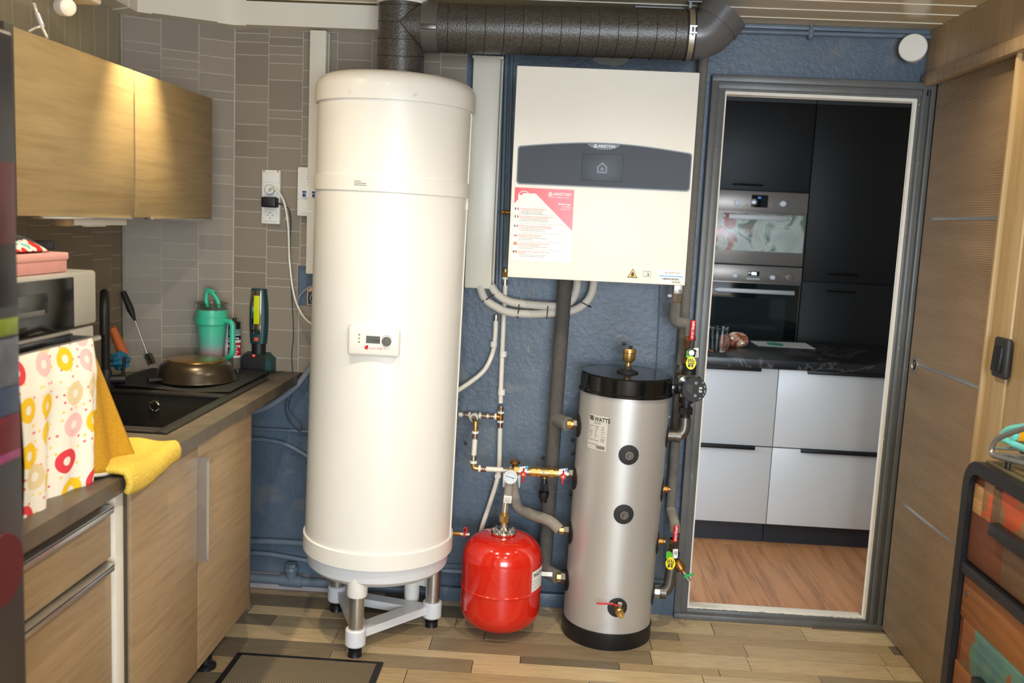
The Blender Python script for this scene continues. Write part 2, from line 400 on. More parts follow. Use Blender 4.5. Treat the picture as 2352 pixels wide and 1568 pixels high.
# ---- tile cladding of the back wall
def tiles_rect(parent, org, ang, u0, u1, z0, z1, cw, seed, holes=(), u_off=0.0, depth=0.012):
    rng = random.Random(seed); me = unit_piece('tile', 'tile', 0.006)
    c, s_ = math.cos(ang), math.sin(ang)
    def put(a0, a1, b0, b1):
        if a1-a0 < 0.004 or b1-b0 < 0.006: return
        um, zm = (a0+a1)/2, (b0+b1)/2
        inst('tile', me, parent, (org[0]+um*c, org[1]+um*s_, zm), (a1-a0-0.0032, depth, b1-b0-0.0032), (0, 0, ang))
    u = u0+u_off
    cols = []
    while u < u1-0.001: cols.append((max(u, u0), min(u+cw, u1))); u += cw
    for a0, a1 in cols:
        z = z0-rng.random()*0.05
        while z < z1:
            h = rng.choice([0.032, 0.048, 0.048, 0.062, 0.062, 0.085, 0.112])
            b0, b1 = max(z, z0), min(z+h, z1); z += h
            rects = [(a0, a1, b0, b1)]
            for (ha, hb, hc, hd) in holes:
                nr = []
                for r in rects:
                    if r[1] <= ha or r[0] >= hb or r[3] <= hc or r[2] >= hd: nr.append(r); continue
                    if r[0] < ha: nr.append((r[0], ha, r[2], r[3]))
                    if r[1] > hb: nr.append((hb, r[1], r[2], r[3]))
                    lo, hi = max(r[0], ha), min(r[1], hb)
                    if r[2] < hc: nr.append((lo, hi, r[2], hc))
                    if r[3] > hd: nr.append((lo, hi, hd, r[3]))
                rects = nr
            for r in rects: put(*r)
TX0, TX1, TZ0 = -1.256, -0.368, 0.903
HX0, HX1, HZ0, HZ1 = -1.000, -0.890, 1.168, 1.326
bk = MB().box(TX0, HX0, -0.0185, 0.002, TZ0, 2.302).box(HX1, TX1, -0.0185, 0.002, TZ0, 2.302).box(HX0, HX1, -0.0185, 0.002, TZ0, HZ0).box(HX0, HX1, -0.0185, 0.002, HZ1, 2.302)
bk.build('tile_backing', 'grout', wall_back)
tiles_rect(wall_back, (0, -0.0145), 0, TX0, TX1, TZ0, 2.302, 0.1315, 11, [(HX0, HX1, HZ0, HZ1)])
# ---- angled corner wall, clad in the same tiles
CA = Vector((TX0, -0.02, 0)); CB = Vector((XL, -0.221, 0)); cang = math.atan2(CA.y-CB.y, CA.x-CB.x); clen = (CA-CB).length
cn = Vector((math.sin(cang), -math.cos(cang), 0))
wc = MB().prism([(0, 0), (clen, 0), (clen+0.03, 0.05), (-0.06, 0.05)], CB+Vector((0, 0, -0.05)), (CA-CB).normalized(), -cn, (0, 0, 2.4))
wall_corner = struct(wc.build('wall_corner', 'grout', org=(CB.x, CB.y, 0)), 'tiled angled wall behind the sink corner')
tiles_rect(wall_corner, (CB.x-cn.x*0.002, CB.y-cn.y*0.002), cang, 0.004, clen, TZ0, 2.302, 0.133, 12, depth=0.008)
struct(MB().cyl((CB.x+0.006, CB.y-0.004, 0.9), (CB.x+0.006, CB.y-0.004, 2.3), 0.004, n=10).build('trim_7', 'boardgrey'), 'thin metal corner profile between the tiled walls', 'corner trim')
struct(MB().cyl((CA.x, CA.y-0.0005, 0.9), (CA.x, CA.y-0.0005, 2.3), 0.003, n=8).build('trim_8', 'grout'), 'thin joint where the tiled wall bends', 'corner trim')
# ---- left wall: tiles below, grey boards above the wall cupboard
wall_left = struct(MB().box(XL-0.12, XL-0.0015, -5.5, -0.18, -0.05, 2.4).build('wall_left', 'grout', org=(XL, 0, 0)), 'left wall with dark tiles and grey boards')
tiles_rect(wall_left, (XL-0.006, 0), math.pi/2, -1.75, -0.222, TZ0, 1.56, 0.133, 13, u_off=-0.02)
brd = unit_piece('wall_board', 'boardgrey', 0.004)
k = 0
yy = -0.222
while yy > -2.3:
    inst('wall_board', brd, wall_left, (XL-0.006, yy-0.048, (1.56+2.31)/2), (0.012, 0.089, 0.75)); yy -= 0.096
MB().box(XL-0.004, XL, -5.5, -2.3, 0.0, 2.31).build('plaster_panel', 'whitepaint', wall_left)
# ---- ceiling boards
ceil = struct(MB().box(-1.8, 1.8, -5.5, 0.0, ZC+0.008, ZC+0.06).build('ceiling', 'ceilback', org=(0, 0, ZC)), 'cream boarded ceiling')
cb = unit_piece('ceiling_board', 'ceil', 0.004); bd = unit_piece('bead', 'ceilgroove', 0.0)
for k in range(41):
    y0 = -0.115-0.134*k
    inst('ceiling_board', cb, ceil, (0, y0+0.062, ZC+0.004), (3.4, 0.124, 0.010))
    inst('bead', bd, ceil, (0, y0-0.005, ZC+0.003), (3.4, 0.0055, 0.012))
# ---- right wall: sliding door, casing boards and boarded bulkhead
wall_right = struct(MB().box(XR+0.05, XR+0.17, -5.5, 0.0, -0.05, 2.4).build('wall_right', 'casewood', org=(XR+0.05, 0, 0)), 'pale wood panelled right wall')
MB().box(XR-0.016, XR+0.05, -0.83, -0.70, 0, 2.10, bev=0.004).build('casing_board', 'casewood', wall_right)
MB().box(XR-0.030, XR-0.012, -0.712, -0.698, 0, 2.10, bev=0.003).build('casing_bead', 'casewood', wall_right)
MB().box(XR-0.010, XR+0.05, -5.5, -0.832, 0, 2.10, bev=0.003).build('casing_panel', 'casewood', wall_right)
bh = struct(MB().box(1.345, XR+0.06, -5.5, -0.001, 2.118, 2.31).build('wall_bulkhead', 'ceilgroove', org=(1.35, 0, 2.1)), 'boarded bulkhead above the sliding door')  # pale backing colours the gaps as the boards' bevel highlights
pb = unit_piece('bulkhead_board', 'panelwood', 0.004)
yy = -0.002
while yy > -2.6:
    inst('bulkhead_board', pb, bh, (1.340, yy-0.0465, 2.222), (0.012, 0.0895, 0.172)); yy -= 0.0935
MB().box(1.318, 1.352, -5.4, -0.002, 2.098, 2.142, bev=0.006).build('bulkhead_trim', 'panelwood', bh)
dr = MB().box(XR, XR+0.04, -0.74, -0.056, 0.012, 2.12, bev=0.002).build('door_1', 'doorwood', org=(XR+0.02, -0.4, 0.012))
struct(dr, 'oak sliding door with thin silver inlay strips', 'door')
for zz in (0.548, 1.083, 1.616): MB().box(XR-0.0012, XR+0.002, -0.70, -0.125, zz-0.005, zz+0.005).build('inlay_strip', 'alu', dr)
p = PX(2101, 838, XR)
MB().lathe([(0.030, 0), (0.030, 0.003), (0.022, 0.004), (0.017, -0.006), (0.0, -0.008)], (XR, p.y, p.z), (-1, 0, 0), 28).build('flush_pull', 'steel', dr)
MB().box(XR-0.004, XR+0.004, p.y-0.004, p.y+0.004, p.z-0.014, p.z+0.014, bev=0.001).build('latch', 'castiron', dr)
# ---- wall behind the camera with its window opening
wf = MB().box(-1.75, -0.25, -5.62, -5.5, -0.05, 2.4).box(1.35, 1.75, -5.62, -5.5, -0.05, 2.4).box(-0.25, 1.35, -5.62, -5.5, -0.05, 0.65).box(-0.25, 1.35, -5.62, -5.5, 2.05, 2.4)
struct(wf.build('wall_front', 'whitepaint', org=(0, -5.5, 0)), 'plain wall behind the viewer with a window opening')
# ---- kitchen behind the doorway
kf = struct(MB().box(-1.0, 2.6, 0.03, 2.75, -0.06, -0.004).build('floor_kitchen', 'joint', org=(0.8, 0.12, 0)), 'oak plank floor of the kitchen behind the doorway', 'floor')
kp = unit_piece('kitchen_plank', 'kplank', 0.003)
rng = random.Random(21)
xk = -1.0+0.06
while xk < 2.5:
    y0 = 0.03-rng.random()*0.5
    while y0 < 1.8:
        a, b = max(y0, 0.031), min(y0+1.1, 1.9)
        if b-a > 0.02: inst('kitchen_plank', kp, kf, (xk+0.12, (a+b)/2, -0.006), (0.2385, b-a-0.002, 0.012))
        y0 += 1.1
    xk += 0.24
struct(MB().box(-1.0, 2.6, 2.66, 2.75, -0.05, 2.5).build('wall_kitchen_back', 'whitepaint', org=(0.8, 2.66, 0)), 'kitchen wall behind the tall cupboards')
struct(MB().box(-1.1, -1.0, 0.03, 2.75, -0.05, 2.5).build('wall_kitchen_left', 'whitepaint', org=(-1.0, 1.4, 0)), 'left kitchen wall out of sight')
struct(MB().box(2.6, 2.7, 0.03, 2.75, -0.05, 2.5).build('wall_kitchen_right', 'whitepaint', org=(2.6, 1.4, 0)), 'right kitchen wall out of sight')
struct(MB().box(-1.0, 2.6, 0.03, 2.75, 2.42, 2.5).build('ceiling_kitchen', 'whitepaint', org=(0.8, 1.4, 2.42)), 'kitchen ceiling', 'ceiling')
# ================================================================ WATER HEATER
HXc, HYc = -0.600, -0.325
wh = thing('water_heater', 'tall white cylindrical water heater on a three-legged stand', 'water heater', (HXc, HYc, 0))
R = 0.2665
def hl(prof, name, mat, n=72, caps=False): return MB().lathe(prof, (HXc, HYc, 0), (0, 0, 1), n, caps).build(name, mat, wh)
hl([(R, 0.355), (R, 1.915)], 'body', 'heater')
hl([(R+0.001, 1.905), (R+0.010, 1.905), (R+0.010, 1.955), (R+0.006, 1.972), (R-0.008, 1.990), (R-0.03, 2.000), (R-0.08, 2.008), (0.0, 2.010)], 'top_cap', 'heater')
hl([(R, 1.610), (R+0.006, 1.612), (R+0.006, 1.660), (R, 1.662)], 'band', 'heater')
hl([(R, 0.390), (R+0.007, 0.387), (R+0.007, 0.332), (R-0.006, 0.328)], 'lower_band', 'heater')
hl([(R-0.004, 0.340), (R-0.010, 0.280), (R-0.028, 0.262), (R-0.06, 0.256), (0.0, 0.256)], 'bottom_cap', 'heatergrey')
# vertical seam on the right side
a = math.radians(-4)
sx, sy = HXc+R*math.cos(a), HYc+R*math.sin(a)
MB().cyl((sx, sy, 0.39), (sx, sy, 1.90), 0.004, n=8).build('seam_strip', 'heater', wh)
MB().box(sx-0.004, sx+0.006, sy-0.01, sy+0.006, 1.57, 1.60, bev=0.002).build('clip', 'white', wh)
def on_heater(px, z, dr=0.0):
    """angle on the cylinder seen at pixel column px"""
    p = PY(px, 700, HYc-R); a = math.atan2(-math.sqrt(max(0.0, R*R-(p.x-HXc)**2)), p.x-HXc)
    return a
def cyl_pt(a, z, dr=0.0): return Vector((HXc+(R+dr)*math.cos(a), HYc+(R+dr)*math.sin(a), z))
for a in (-112, -68):
    t = math.radians(a); dn = Vector((math.cos(t), math.sin(t), 0))
    MB().lathe([(0.006, 0), (0.006, 0.002), (0.003, 0.004), (0, 0.004)], cyl_pt(t, 1.925, 0.010), dn, 10).build('screw', 'white', wh)
# label on the band
ta = math.radians(-101); dn = Vector((math.cos(ta), math.sin(ta), 0)); tu = Vector((-math.sin(ta), math.cos(ta), 0))
o = cyl_pt(ta, 1.617, 0.0075)
lb = MB(); lb.grid(lambda i, j: cyl_pt(math.radians(-108+15*i), 1.618+0.034*j, 0.0068), 12, 1); lb = lb.build('rating_label', 'white', wh)
m = MB()
for k in range(3): m.grid(lambda i, j: cyl_pt(math.radians(-107+(5 if k == 0 else 9)*i), 1.640-k*0.006+0.0022*j, 0.0072), 8, 1)
m.build('label_print', 'inkgrey', lb)
# control panel
ta = math.radians(-88.5); dn = Vector((math.cos(ta), math.sin(ta), 0)); tu = Vector((-math.sin(ta), math.cos(ta), 0))
Rm = Matrix((tu, dn, EZ)).transposed()
pc = cyl_pt(ta, 1.1225, 0.004)
pn = MB().obox(pc, (0.170, 0.030, 0.098), Rm, 0.010, 3).build('control_panel', 'heater', wh)
f0 = pc+dn*0.0152
MB().obox(pc+dn*0.0147, (0.152, 0.003, 0.082), Rm, 0.004, 2).build('panel_face', 'white', pn)
f0 = pc+dn*0.0166
sc_ = quad(MB(), f0, tu, EZ, -0.024, 0.022, -0.004, 0.020).build('display', plain('lcd_grey', (92, 96, 92), 0.25), pn)
text('1 UP3E', pn, 'ink', f0+dn*0.001+tu*(-0.004)+EZ*0.003, tu, EZ, 0.009)
MB().lathe([(0.0155, 0), (0.0155, 0.006), (0.013, 0.013), (0.0, 0.0135)], f0+tu*0.044+EZ*0.005, dn, 28).build('knob', plain('knob_grey', (92, 90, 86), 0.45), pn)
m = MB()
for k in range(9):
    t = math.radians(35+k*14); m.obox(f0+tu*(0.044+0.0195*math.cos(t))+EZ*(0.005+0.0195*math.sin(t)), (0.0035, 0.001, 0.0015), Rm)
m.build('knob_scale', 'inkgrey', pn)
for k, c in enumerate(('inkgrey', 'inkgrey', 'inkgrey')):
    MB().lathe([(0.003, 0), (0.003, 0.0008), (0, 0.0008)], f0+tu*(-0.047)+EZ*(0.022-0.012*k), dn, 10).build('indicator', 'inkgrey' if k != 1 else 'brass', pn)
rl = MB().lathe([(0.0062, 0), (0.0062, 0.001), (0, 0.001)], f0+tu*(-0.022)+EZ*(-0.019), dn, 18)
rl.obox(f0+tu*(-0.019)+EZ*(-0.0135), (0.005, 0.002, 0.005), Rm); rl.build('red_emblem', 'redplastic', pn)
text('Saunier Duval', pn, 'inkred', f0+tu*(-0.012)+EZ*(-0.0225), tu, EZ, 0.0075)
# ---- stand
feet = {'f': (-0.628, -0.545), 'r': (-0.395, -0.268), 'l': (-0.778, -0.185)}
st = MB(); P3 = [Vector((*feet[k], 0)) for k in ('f', 'r', 'l')]; cen = sum(P3, Vector())/3
def tri(s_, zz): return [cen+(p-cen)*s_+Vector((0, 0, zz)) for p in P3]
zt, zb = 0.088, 0.058
ou = tri(1.03, 0); inn = tri(0.52, 0)
vs = [Vector((p.x, p.y, zb)) for p in ou+inn]+[Vector((p.x, p.y, zt)) for p in ou+inn]
fs = []
for k in range(3):
    k2 = (k+1) % 3
    fs += [(k, k2, 3+k2, 3+k), (6+k, 9+k, 9+k2, 6+k2), (k, 6+k, 6+k2, k2), (3+k, 3+k2, 9+k2, 9+k)]
st.add(vs, fs)
for p in P3: st.lathe([(0.032, 0.040), (0.036, 0.045), (0.036, 0.098), (0.033, 0.102), (0.029, 0.102)], (p.x, p.y, 0), (0, 0, 1), 28)
st.build('stand_frame', 'heatergrey', wh)
for p in P3:
    lg = MB().cyl((p.x, p.y, 0.095), (p.x, p.y, 0.30), 0.0265, n=32).build('leg', 'alu', wh)
    MB().lathe([(0.020, 0.042), (0.020, 0.028), (0.024, 0.026), (0.024, 0.004), (0.026, 0.0)], (p.x, p.y, 0), (0, 0, 1), 20).build('foot', 'black', lg)
p = P3[0]
MB().lathe([(0.0, 0.222), (0.034, 0.222), (0.036, 0.228), (0.036, 0.30)], (p.x, p.y, 0), (0, 0, 1), 32).build('leg_sleeve', 'heater', wh)
wh.rotation_euler = (0, math.radians(0.65), 0)
# condensate siphon hanging below the heater
sx_, sy_ = -0.481, -0.215
sp = thing('condensate_siphon', 'white siphon cup hanging under the white water heater', 'siphon', (sx_, sy_, 0.072))
MB().lathe([(0.0, 0.070), (0.022, 0.070), (0.028, 0.078), (0.029, 0.10), (0.031, 0.20), (0.032, 0.255)], (sx_, sy_, 0), (0, 0, 1), 28).build('cup', 'heater', sp)
MB().cyl((sx_+0.024, sy_, 0.165), (sx_+0.058, sy_+0.01, 0.148), 0.026, 0.020, n=6).build('side_nut', 'white', sp)
# flexible steel hose loop under the heater
tag(MB().tube([(-0.66, -0.16, 0.254), (-0.635, -0.15, 0.16), (-0.59, -0.15, 0.118), (-0.55, -0.15, 0.122), (-0.52, -0.16, 0.17), (-0.515, -0.18, 0.254)], 0.010, 10).build('braided_hose', 'steel'), 'braided steel hose looped under the white water heater', 'hose')

# ================================================================ AIR DUCT
DY = -0.325
def speck_mat():
    t = NT('duct_grey_foam'); t.set(Roughness=0.34, Metallic=0.15)
    v = t.coord(); f = t.noise(v, 160, 2, 0.5); g = t.noise(v, 5, 2)
    t.base(t.ramp(f, [(0.35, lin((62, 59, 55))), (0.65, lin((88, 84, 78)))])); t.bump(f, 0.5, 0.002); return t.m
M['duct'] = speck_mat()
dxc = -0.567; rd = 0.081; zh = 2.183
du = thing('air_duct', 'dark grey speckled round duct from the white heater across the wall', 'duct', (dxc, DY, 2.005))
def spiral(p0, axis, r, length, pitch, ph=0.0, slope=0.0):
    """thin seam rings, slightly slanted"""
    m = MB(); a = Vector(axis).normalized(); u, w = perp(a); h = ph
    while h < length:
        pts = [Vector(p0)+a*(h+slope*math.cos(t))+(u*math.cos(t)+w*math.sin(t))*(r+0.0003) for t in [2*math.pi*k/28 for k in range(29)]]
        m.tube(pts, 0.0011, 4, False, caps=False); h += pitch
    return m
M['seam'] = plain('duct_seam', (30, 28, 26), 0.8)
v1 = MB().cyl((dxc, DY, 2.003), (dxc, DY, 2.268), rd, n=56).build('upright_pipe', 'duct', du)
spiral((dxc, DY, 2.0), (0, 0, 1), rd, 0.26, 0.056, 0.03, 0.016).build('seam', 'seam', v1)
# horizontal run: shaped branch on the upright, then the long pipe
hx1 = 0.425; z2 = 2.190
br = MB(); n = 56; ax = Vector((hx1-dxc, 0, z2-zh)).normalized()
rings = []
for k in range(n):
    t = 2*math.pi*k/n; cy_, cz_ = math.cos(t)*rd, math.sin(t)*rd
    xs = math.sqrt(max(rd*rd-cy_*cy_, 0.0))
    rings.append((Vector((dxc+abs(cz_)*0.98+0.004, DY+cy_, zh+cz_)), Vector((-0.488, DY+cy_, zh+cz_))))
br.add([r[0] for r in rings]+[r[1] for r in rings], [(k, (k+1) % n, (k+1) % n+n, k+n) for k in range(n)])
br = br.build('branch', 'duct', du)
MB().tube([r[0]+Vector((0.001, 0, 0)) for r in rings]+[rings[0][0]+Vector((0.001, 0, 0))], 0.0014, 4, False, caps=False).build('branch_joint', 'seam', br)
MB().cyl((-0.490, DY, zh), (-0.436, DY, zh+0.0004), rd+0.004, n=56).build('coupling', plain('coupling_grey', (98, 94, 90), 0.3, 0.2), du)
MB().box(-0.491, -0.435, DY-rd-0.008, DY-rd+0.03, zh-0.022, zh-0.004, bev=0.003).build('coupling_lock', 'castiron', du)
hp = MB().cyl((-0.440, DY, zh), (hx1, DY, z2), rd, n=56).build('level_pipe', 'duct', du)
spiral((-0.420, DY, zh), ax, rd, 0.83, 0.0635, 0.01, 0.012).build('seam', 'seam', hp)
# elbow up into the ceiling
M['pvcgrey'] = plain('grey_pvc', (92, 92, 94), 0.25, 0, 0.03)
ec = Vector((hx1+0.012, DY, z2+0.075))
el = [Vector((hx1-0.01, DY, z2))]+[ec+Vector((0.075*math.sin(t), 0, -0.075*math.cos(t))) for t in [math.radians(x) for x in range(0, 61, 10)]]
dirn = (el[-1]-el[-2]).normalized(); el.append(el[-1]+dirn*0.045)
eb = MB().tube(el, rd-0.002, 40, False).build('elbow', 'pvcgrey', du)
q0 = el[-1]-dirn*0.045
MB().tube([q0+dirn*0.002, q0+dirn*0.052], rd+0.003, 40, False).build('elbow_socket', 'pvcgrey', eb)
cl = MB().lathe([(rd+0.001, 0), (rd+0.006, 0), (rd+0.006, 0.018), (rd+0.001, 0.018)], (hx1-0.018, DY, z2), ax, 56, False).build('clamp', 'alu', du)
MB().lathe([(rd, 0), (rd+0.003, 0), (rd+0.003, 0.03), (rd, 0.03)], (hx1-0.024, DY, z2), ax, 56, False).build('clamp_rubber', 'rubber', cl)
MB().box(hx1-0.020, hx1+0.004, DY-rd-0.018, DY-rd+0.004, z2+0.008, z2+0.013).box(hx1-0.020, hx1+0.004, DY-rd-0.018, DY-rd+0.004, z2-0.013, z2-0.008).cyl((hx1-0.008, DY-rd-0.011, z2-0.018), (hx1-0.008, DY-rd-0.011, z2+0.018), 0.003, n=8).build('clamp_bolt', 'alu', cl)
hb = thing('pipe_hanger', 'metal ceiling hanger over the dark grey duct', 'bracket', (hx1-0.01, DY, 2.27))
MB().box(hx1-0.02, hx1+0.035, DY-0.014, DY+0.014, 2.296, 2.300).box(hx1-0.016, hx1-0.008, DY-0.010, DY+0.010, z2+rd+0.007, 2.30).box(hx1-0.19, hx1-0.02, DY+0.09, DY+0.098, 2.296, 2.301).build('plate', plain('galvanised', (120, 122, 122), 0.45, 0.5), hb)
ck = tag(MB().lathe([(rd, 2.252), (rd+0.006, 2.252), (rd+0.006, 2.309), (rd, 2.309)], (dxc, DY, 0), (0, 0, 1), 56, False).build('ceiling_collar', 'white'), 'white ring where the upright duct meets the ceiling', 'collar')

# ================================================================ HEAT PUMP MODULE
BX0, BX1, BZ0, BZ1, BY = -0.160, 0.4515, 1.3445, 2.0565, -0.40
hm = thing('wall_boiler', 'white boxy wall-hung heating unit with dark curved front panel', 'boiler', ((BX0+BX1)/2, -0.2, BZ0))
MB().box(BX0, BX1, BY, -0.002, BZ0, BZ1, bev=0.004).build('casing', 'white', hm)
def BP(px, py): return PY(px, py, BY)
# dark curved band
M['slate'] = plain('slate_plastic', (50, 57, 66), 0.55, 0, 0.02)
M['slatelt'] = plain('slate_plastic_frame', (104, 110, 116), 0.35, 0, 0.02)
x0, x1 = BP(1188, 420).x, BP(1582, 437).x; zb_ = BP(1188, 420).z; zt_ = BP(1190, 338).z; zmid = BP(1386, 330).z; zr_ = BP(1582, 352).z
zt_ = (zt_+zr_)/2
def band(gr):
    pts = []; xa, xb = x0-gr, x1+gr; b = zb_-gr
    rr = 0.010
    def cor(cx, cz, a0): return [(cx+rr*math.cos(math.radians(a0+k*22.5)), cz+rr*math.sin(math.radians(a0+k*22.5))) for k in range(5)]
    pts += cor(xa+rr, b+rr, 180); pts += cor(xb-rr, b+rr, 270); pts += cor(xb-rr, zt_+gr-rr, 0)
    for k in range(1, 20):
        t = k/20; pts.append((xb-rr+(xa-xb+2*rr)*t, zt_+gr+(zmid-zt_)*math.sin(math.pi*t)))
    pts += cor(xa+rr, zt_+gr-rr, 90)
    return pts
cb_ = MB().prism(band(0.003), (0, BY+0.003, 0), EX, EZ, (0, -0.007, 0)).build('panel_rim', 'slatelt', hm)
cb_ = MB().prism(band(-0.001), (0, BY+0.003, 0), EX, EZ, (0, -0.012, 0)).build('control_band', 'slate', hm)
yb = BY-0.0092
a, b = PY(1338, 352, yb), PY(1429, 418, yb)
MB().box(a.x, b.x, yb-0.0015, yb+0.002, b.z, a.z, bev=0.010).build('screen', plain('screen_slate', (60, 69, 80), 0.5), cb_)
ys = yb-0.0019
c = PY(1383, 386, ys)
ho = MB()
def house(m, c, s_, wd, y_, mat=None):
    """house outline emblem"""
    pts = [(-0.5, -0.5), (0.5, -0.5), (0.5, 0.12), (0, 0.6), (-0.5, 0.12)]
    ins = [(-0.5+wd, -0.5+wd), (0.5-wd, -0.5+wd), (0.5-wd, 0.12-wd*0.3), (0, 0.6-wd*1.4), (-0.5+wd, 0.12-wd*0.3)]
    vs = [Vector((c.x+p[0]*s_, y_, c.z+p[1]*s_)) for p in pts]+[Vector((c.x+p[0]*s_, y_, c.z+p[1]*s_)) for p in ins]
    m.add(vs, [(k, (k+1) % 5, 5+(k+1) % 5, 5+k) for k in range(5)])
    q = 0.16*s_
    m.add([Vector((c.x+p[0]*q, y_, c.z-0.06*s_+p[1]*q)) for p in [(-1, -1), (1, -1), (1, 0.2), (0, 1.1), (-1, 0.2)]], [(0, 1, 2, 3, 4)])
house(ho, c, 0.034, 0.16, ys-0.0004); ho.build('screen_emblem', plain('emblem_slate', (104, 112, 120), 0.4), cb_)
lo = MB(); nn = 24; zc = zmid-0.001; cx = BP(1386, 335).x
poly = [(cx+0.055*math.cos(t), zc-0.020*math.sin(t)) for t in [math.pi*k/nn for k in range(nn+1)]]
poly = [(px_, min(pz_, zmid)) for px_, pz_ in poly]
bdg = MB().prism(poly, (0, yb+0.001, 0), EX, EZ, (0, -0.003, 0)).build('brand_badge', plain('badge_navy', (26, 36, 58), 0.25), cb_)
text('ARISTON', cb_, 'inkwhite', (cx-0.018, yb-0.0025, zc-0.0125), EX, EZ, 0.0125, bold=0.02, sx=1.1)
m = MB(); house(m, Vector((cx-0.027, 0, zc-0.008)), 0.011, 0.18, yb-0.0027); m.build('brand_emblem', 'inkwhite', cb_)
# leaflet taped on the lower left
def sheet(name, mat, pts, parent, d=0.0): return MB().prism([(p.x, p.z) for p in pts], (0, BY-0.0002-d, 0), EX, EZ, (0, -0.0006, 0)).build(name, mat, parent)
L0, L1, L2, L3 = BP(1183, 430), BP(1319, 437), BP(1306, 605), BP(1174, 600)
W_ = BP(1319, 437).x-BP(1183, 430).x; lx = BP(1183, 430).x; lz = BP(1183, 430).z; lh = 0.248
lf = sheet('leaflet', 'paperw', [Vector((lx, 0, lz-lh)), Vector((lx+W_, 0, lz-lh)), Vector((lx+W_, 0, lz)), Vector((lx, 0, lz))], hm)
lf2 = sheet('leaflet_red', 'inkred', [Vector((lx, 0, lz)), Vector((lx, 0, lz-0.055)), Vector((lx+0.030, 0, lz-0.018)), Vector((lx+0.072, 0, lz-0.018)), Vector((lx+W_, 0, lz-0.138)), Vector((lx+W_, 0, lz))][::-1], lf, 0.0008)
M['leafred'] = plain('leaflet_red', (222, 46, 36), 0.25); lf2.data.materials[0] = M['leafred']
fy = BY-0.0018
MB().lathe([(0.020, 0), (0.020, 0.0006), (0.0175, 0.0006), (0.0175, 0)], (lx+0.032, fy, lz-0.030), (0, -1, 0), 28, False).build('seal_ring', 'paperw', lf)
MB().prism([(0.012, -0.036), (0.052, -0.036), (0.052, -0.025), (0.012, -0.025)], (lx, fy, lz), EX, EZ, (0, -0.0005, 0)).build('seal_ribbon', 'paperw', lf)
m = MB(); house(m, Vector((lx+0.122, 0, lz-0.017)), 0.013, 0.18, fy-0.0003); m.build('leaflet_emblem', 'inkwhite', lf)
text('ARISTON', lf, 'inkwhite', (lx+0.132, fy, lz-0.021), EX, EZ, 0.0125, bold=0.02, sx=1.15)
text('The home of sustainable comfort', lf, 'inkwhite', (lx+0.116, fy, lz-0.029), EX, EZ, 0.0053, bold=0.015)
for s_, zz, b_ in (('Nimbus range', 0.052, 0.03), ('Air/water', 0.060, 0.0), ('heat pump', 0.068, 0.0)):
    text(s_, lf, 'inkwhite', (lx+W_-0.010, fy, lz-zz), EX, EZ, 0.0076, bold=b_, align='RIGHT')
flags = [[(40, 60, 130), (236, 236, 236), (200, 40, 50)], [(30, 140, 70), (240, 240, 240), (200, 40, 50)], [(40, 80, 160), (240, 240, 240), (210, 50, 60)], [(240, 240, 240), (214, 60, 80)], [(200, 40, 40), (244, 190, 40), (200, 40, 40)], [(30, 50, 140), (246, 200, 50), (200, 40, 40)]]
ft = [0.068, 0.094, 0.126, 0.157, 0.186, 0.214]
txts = [("For activating the free certified commissioning", "1. Contact Ariston Customer Service Area", "at number 0800 with the service agency", "2. Fix the appointment with the technician"),
        ("Per attivare gratuitamente la garanzia convenzionale del pro-", "dotto il programma di assistenza garantita Ariston*", "1. Contatta il Centro Assistenza Ariston piu vicino", "al numero unico 199 111 222 o sul sito ariston.com"),
        ("Profitez de la garantie totale et de la certification gratuite", "1. Contactez des maintenant une station technique agreee", "au numero dedie ou sur notre site internet", "2. La station technique fixera la mise en service"),
        ("Aby uzyskac pelna gwarancje producenta*", "1. Skontaktuj sie z infolinia serwisowa", "2. Umow sie na pierwsze uruchomienie urzadzenia", "oraz na pelna gwarancje"),
        ("1. Antes de hacer funcionar llame al 900 para solicitar la", "puesta en marcha gratuita del equipo*", "2. El servicio tecnico validara la garantia y le explicara", "las condiciones de garantia"),
        ("Pentru garantia comerciala completa a certificarii, cereti", "autorizatului*", "1. Cereti unui centru de service autorizat Ariston", "2. Centrul de service autorizat va activa garantia")]
for i, (cs, dz) in enumerate(zip(flags, ft)):
    fg = None
    for j, c_ in enumerate(cs):
        key = 'fl%d_%d' % (i, j); M[key] = plain('flag_ink_%d_%d' % (i, j), c_, 0.4)
        if i in (3, 4): h_ = 0.008/len(cs); m = MB().prism([(0.003, -dz-h_*(j+1)), (0.016, -dz-h_*(j+1)), (0.016, -dz-h_*j), (0.003, -dz-h_*j)], (lx, fy+0.0004, lz), EX, EZ, (0, -0.0004, 0))
        else: w_ = 0.013/len(cs); m = MB().prism([(0.003+w_*j, -dz-0.008), (0.003+w_*(j+1), -dz-0.008), (0.003+w_*(j+1), -dz), (0.003+w_*j, -dz)], (lx, fy+0.0004, lz), EX, EZ, (0, -0.0004, 0))
        if fg is None: fg = m.build('flag', key, lf)
        else: m.build('flag_stripe', key, lf)
    for j, s_ in enumerate(txts[i]):
        text(s_, lf, 'inkred' if j < 2 else 'inkgrey', (lx+0.019, fy+0.0004, lz-dz-0.004-0.0052*j), EX, EZ, 0.0049, sx=0.98)
m = MB()
for i in range(5): m.prism([(0.018, -ft[i+1]+0.0045), (0.172, -ft[i+1]+0.0045), (0.172, -ft[i+1]+0.0049), (0.018, -ft[i+1]+0.0049)], (lx, fy+0.0004, lz), EX, EZ, (0, -0.0004, 0))
m.build('rule_lines', 'inkgrey', lf)
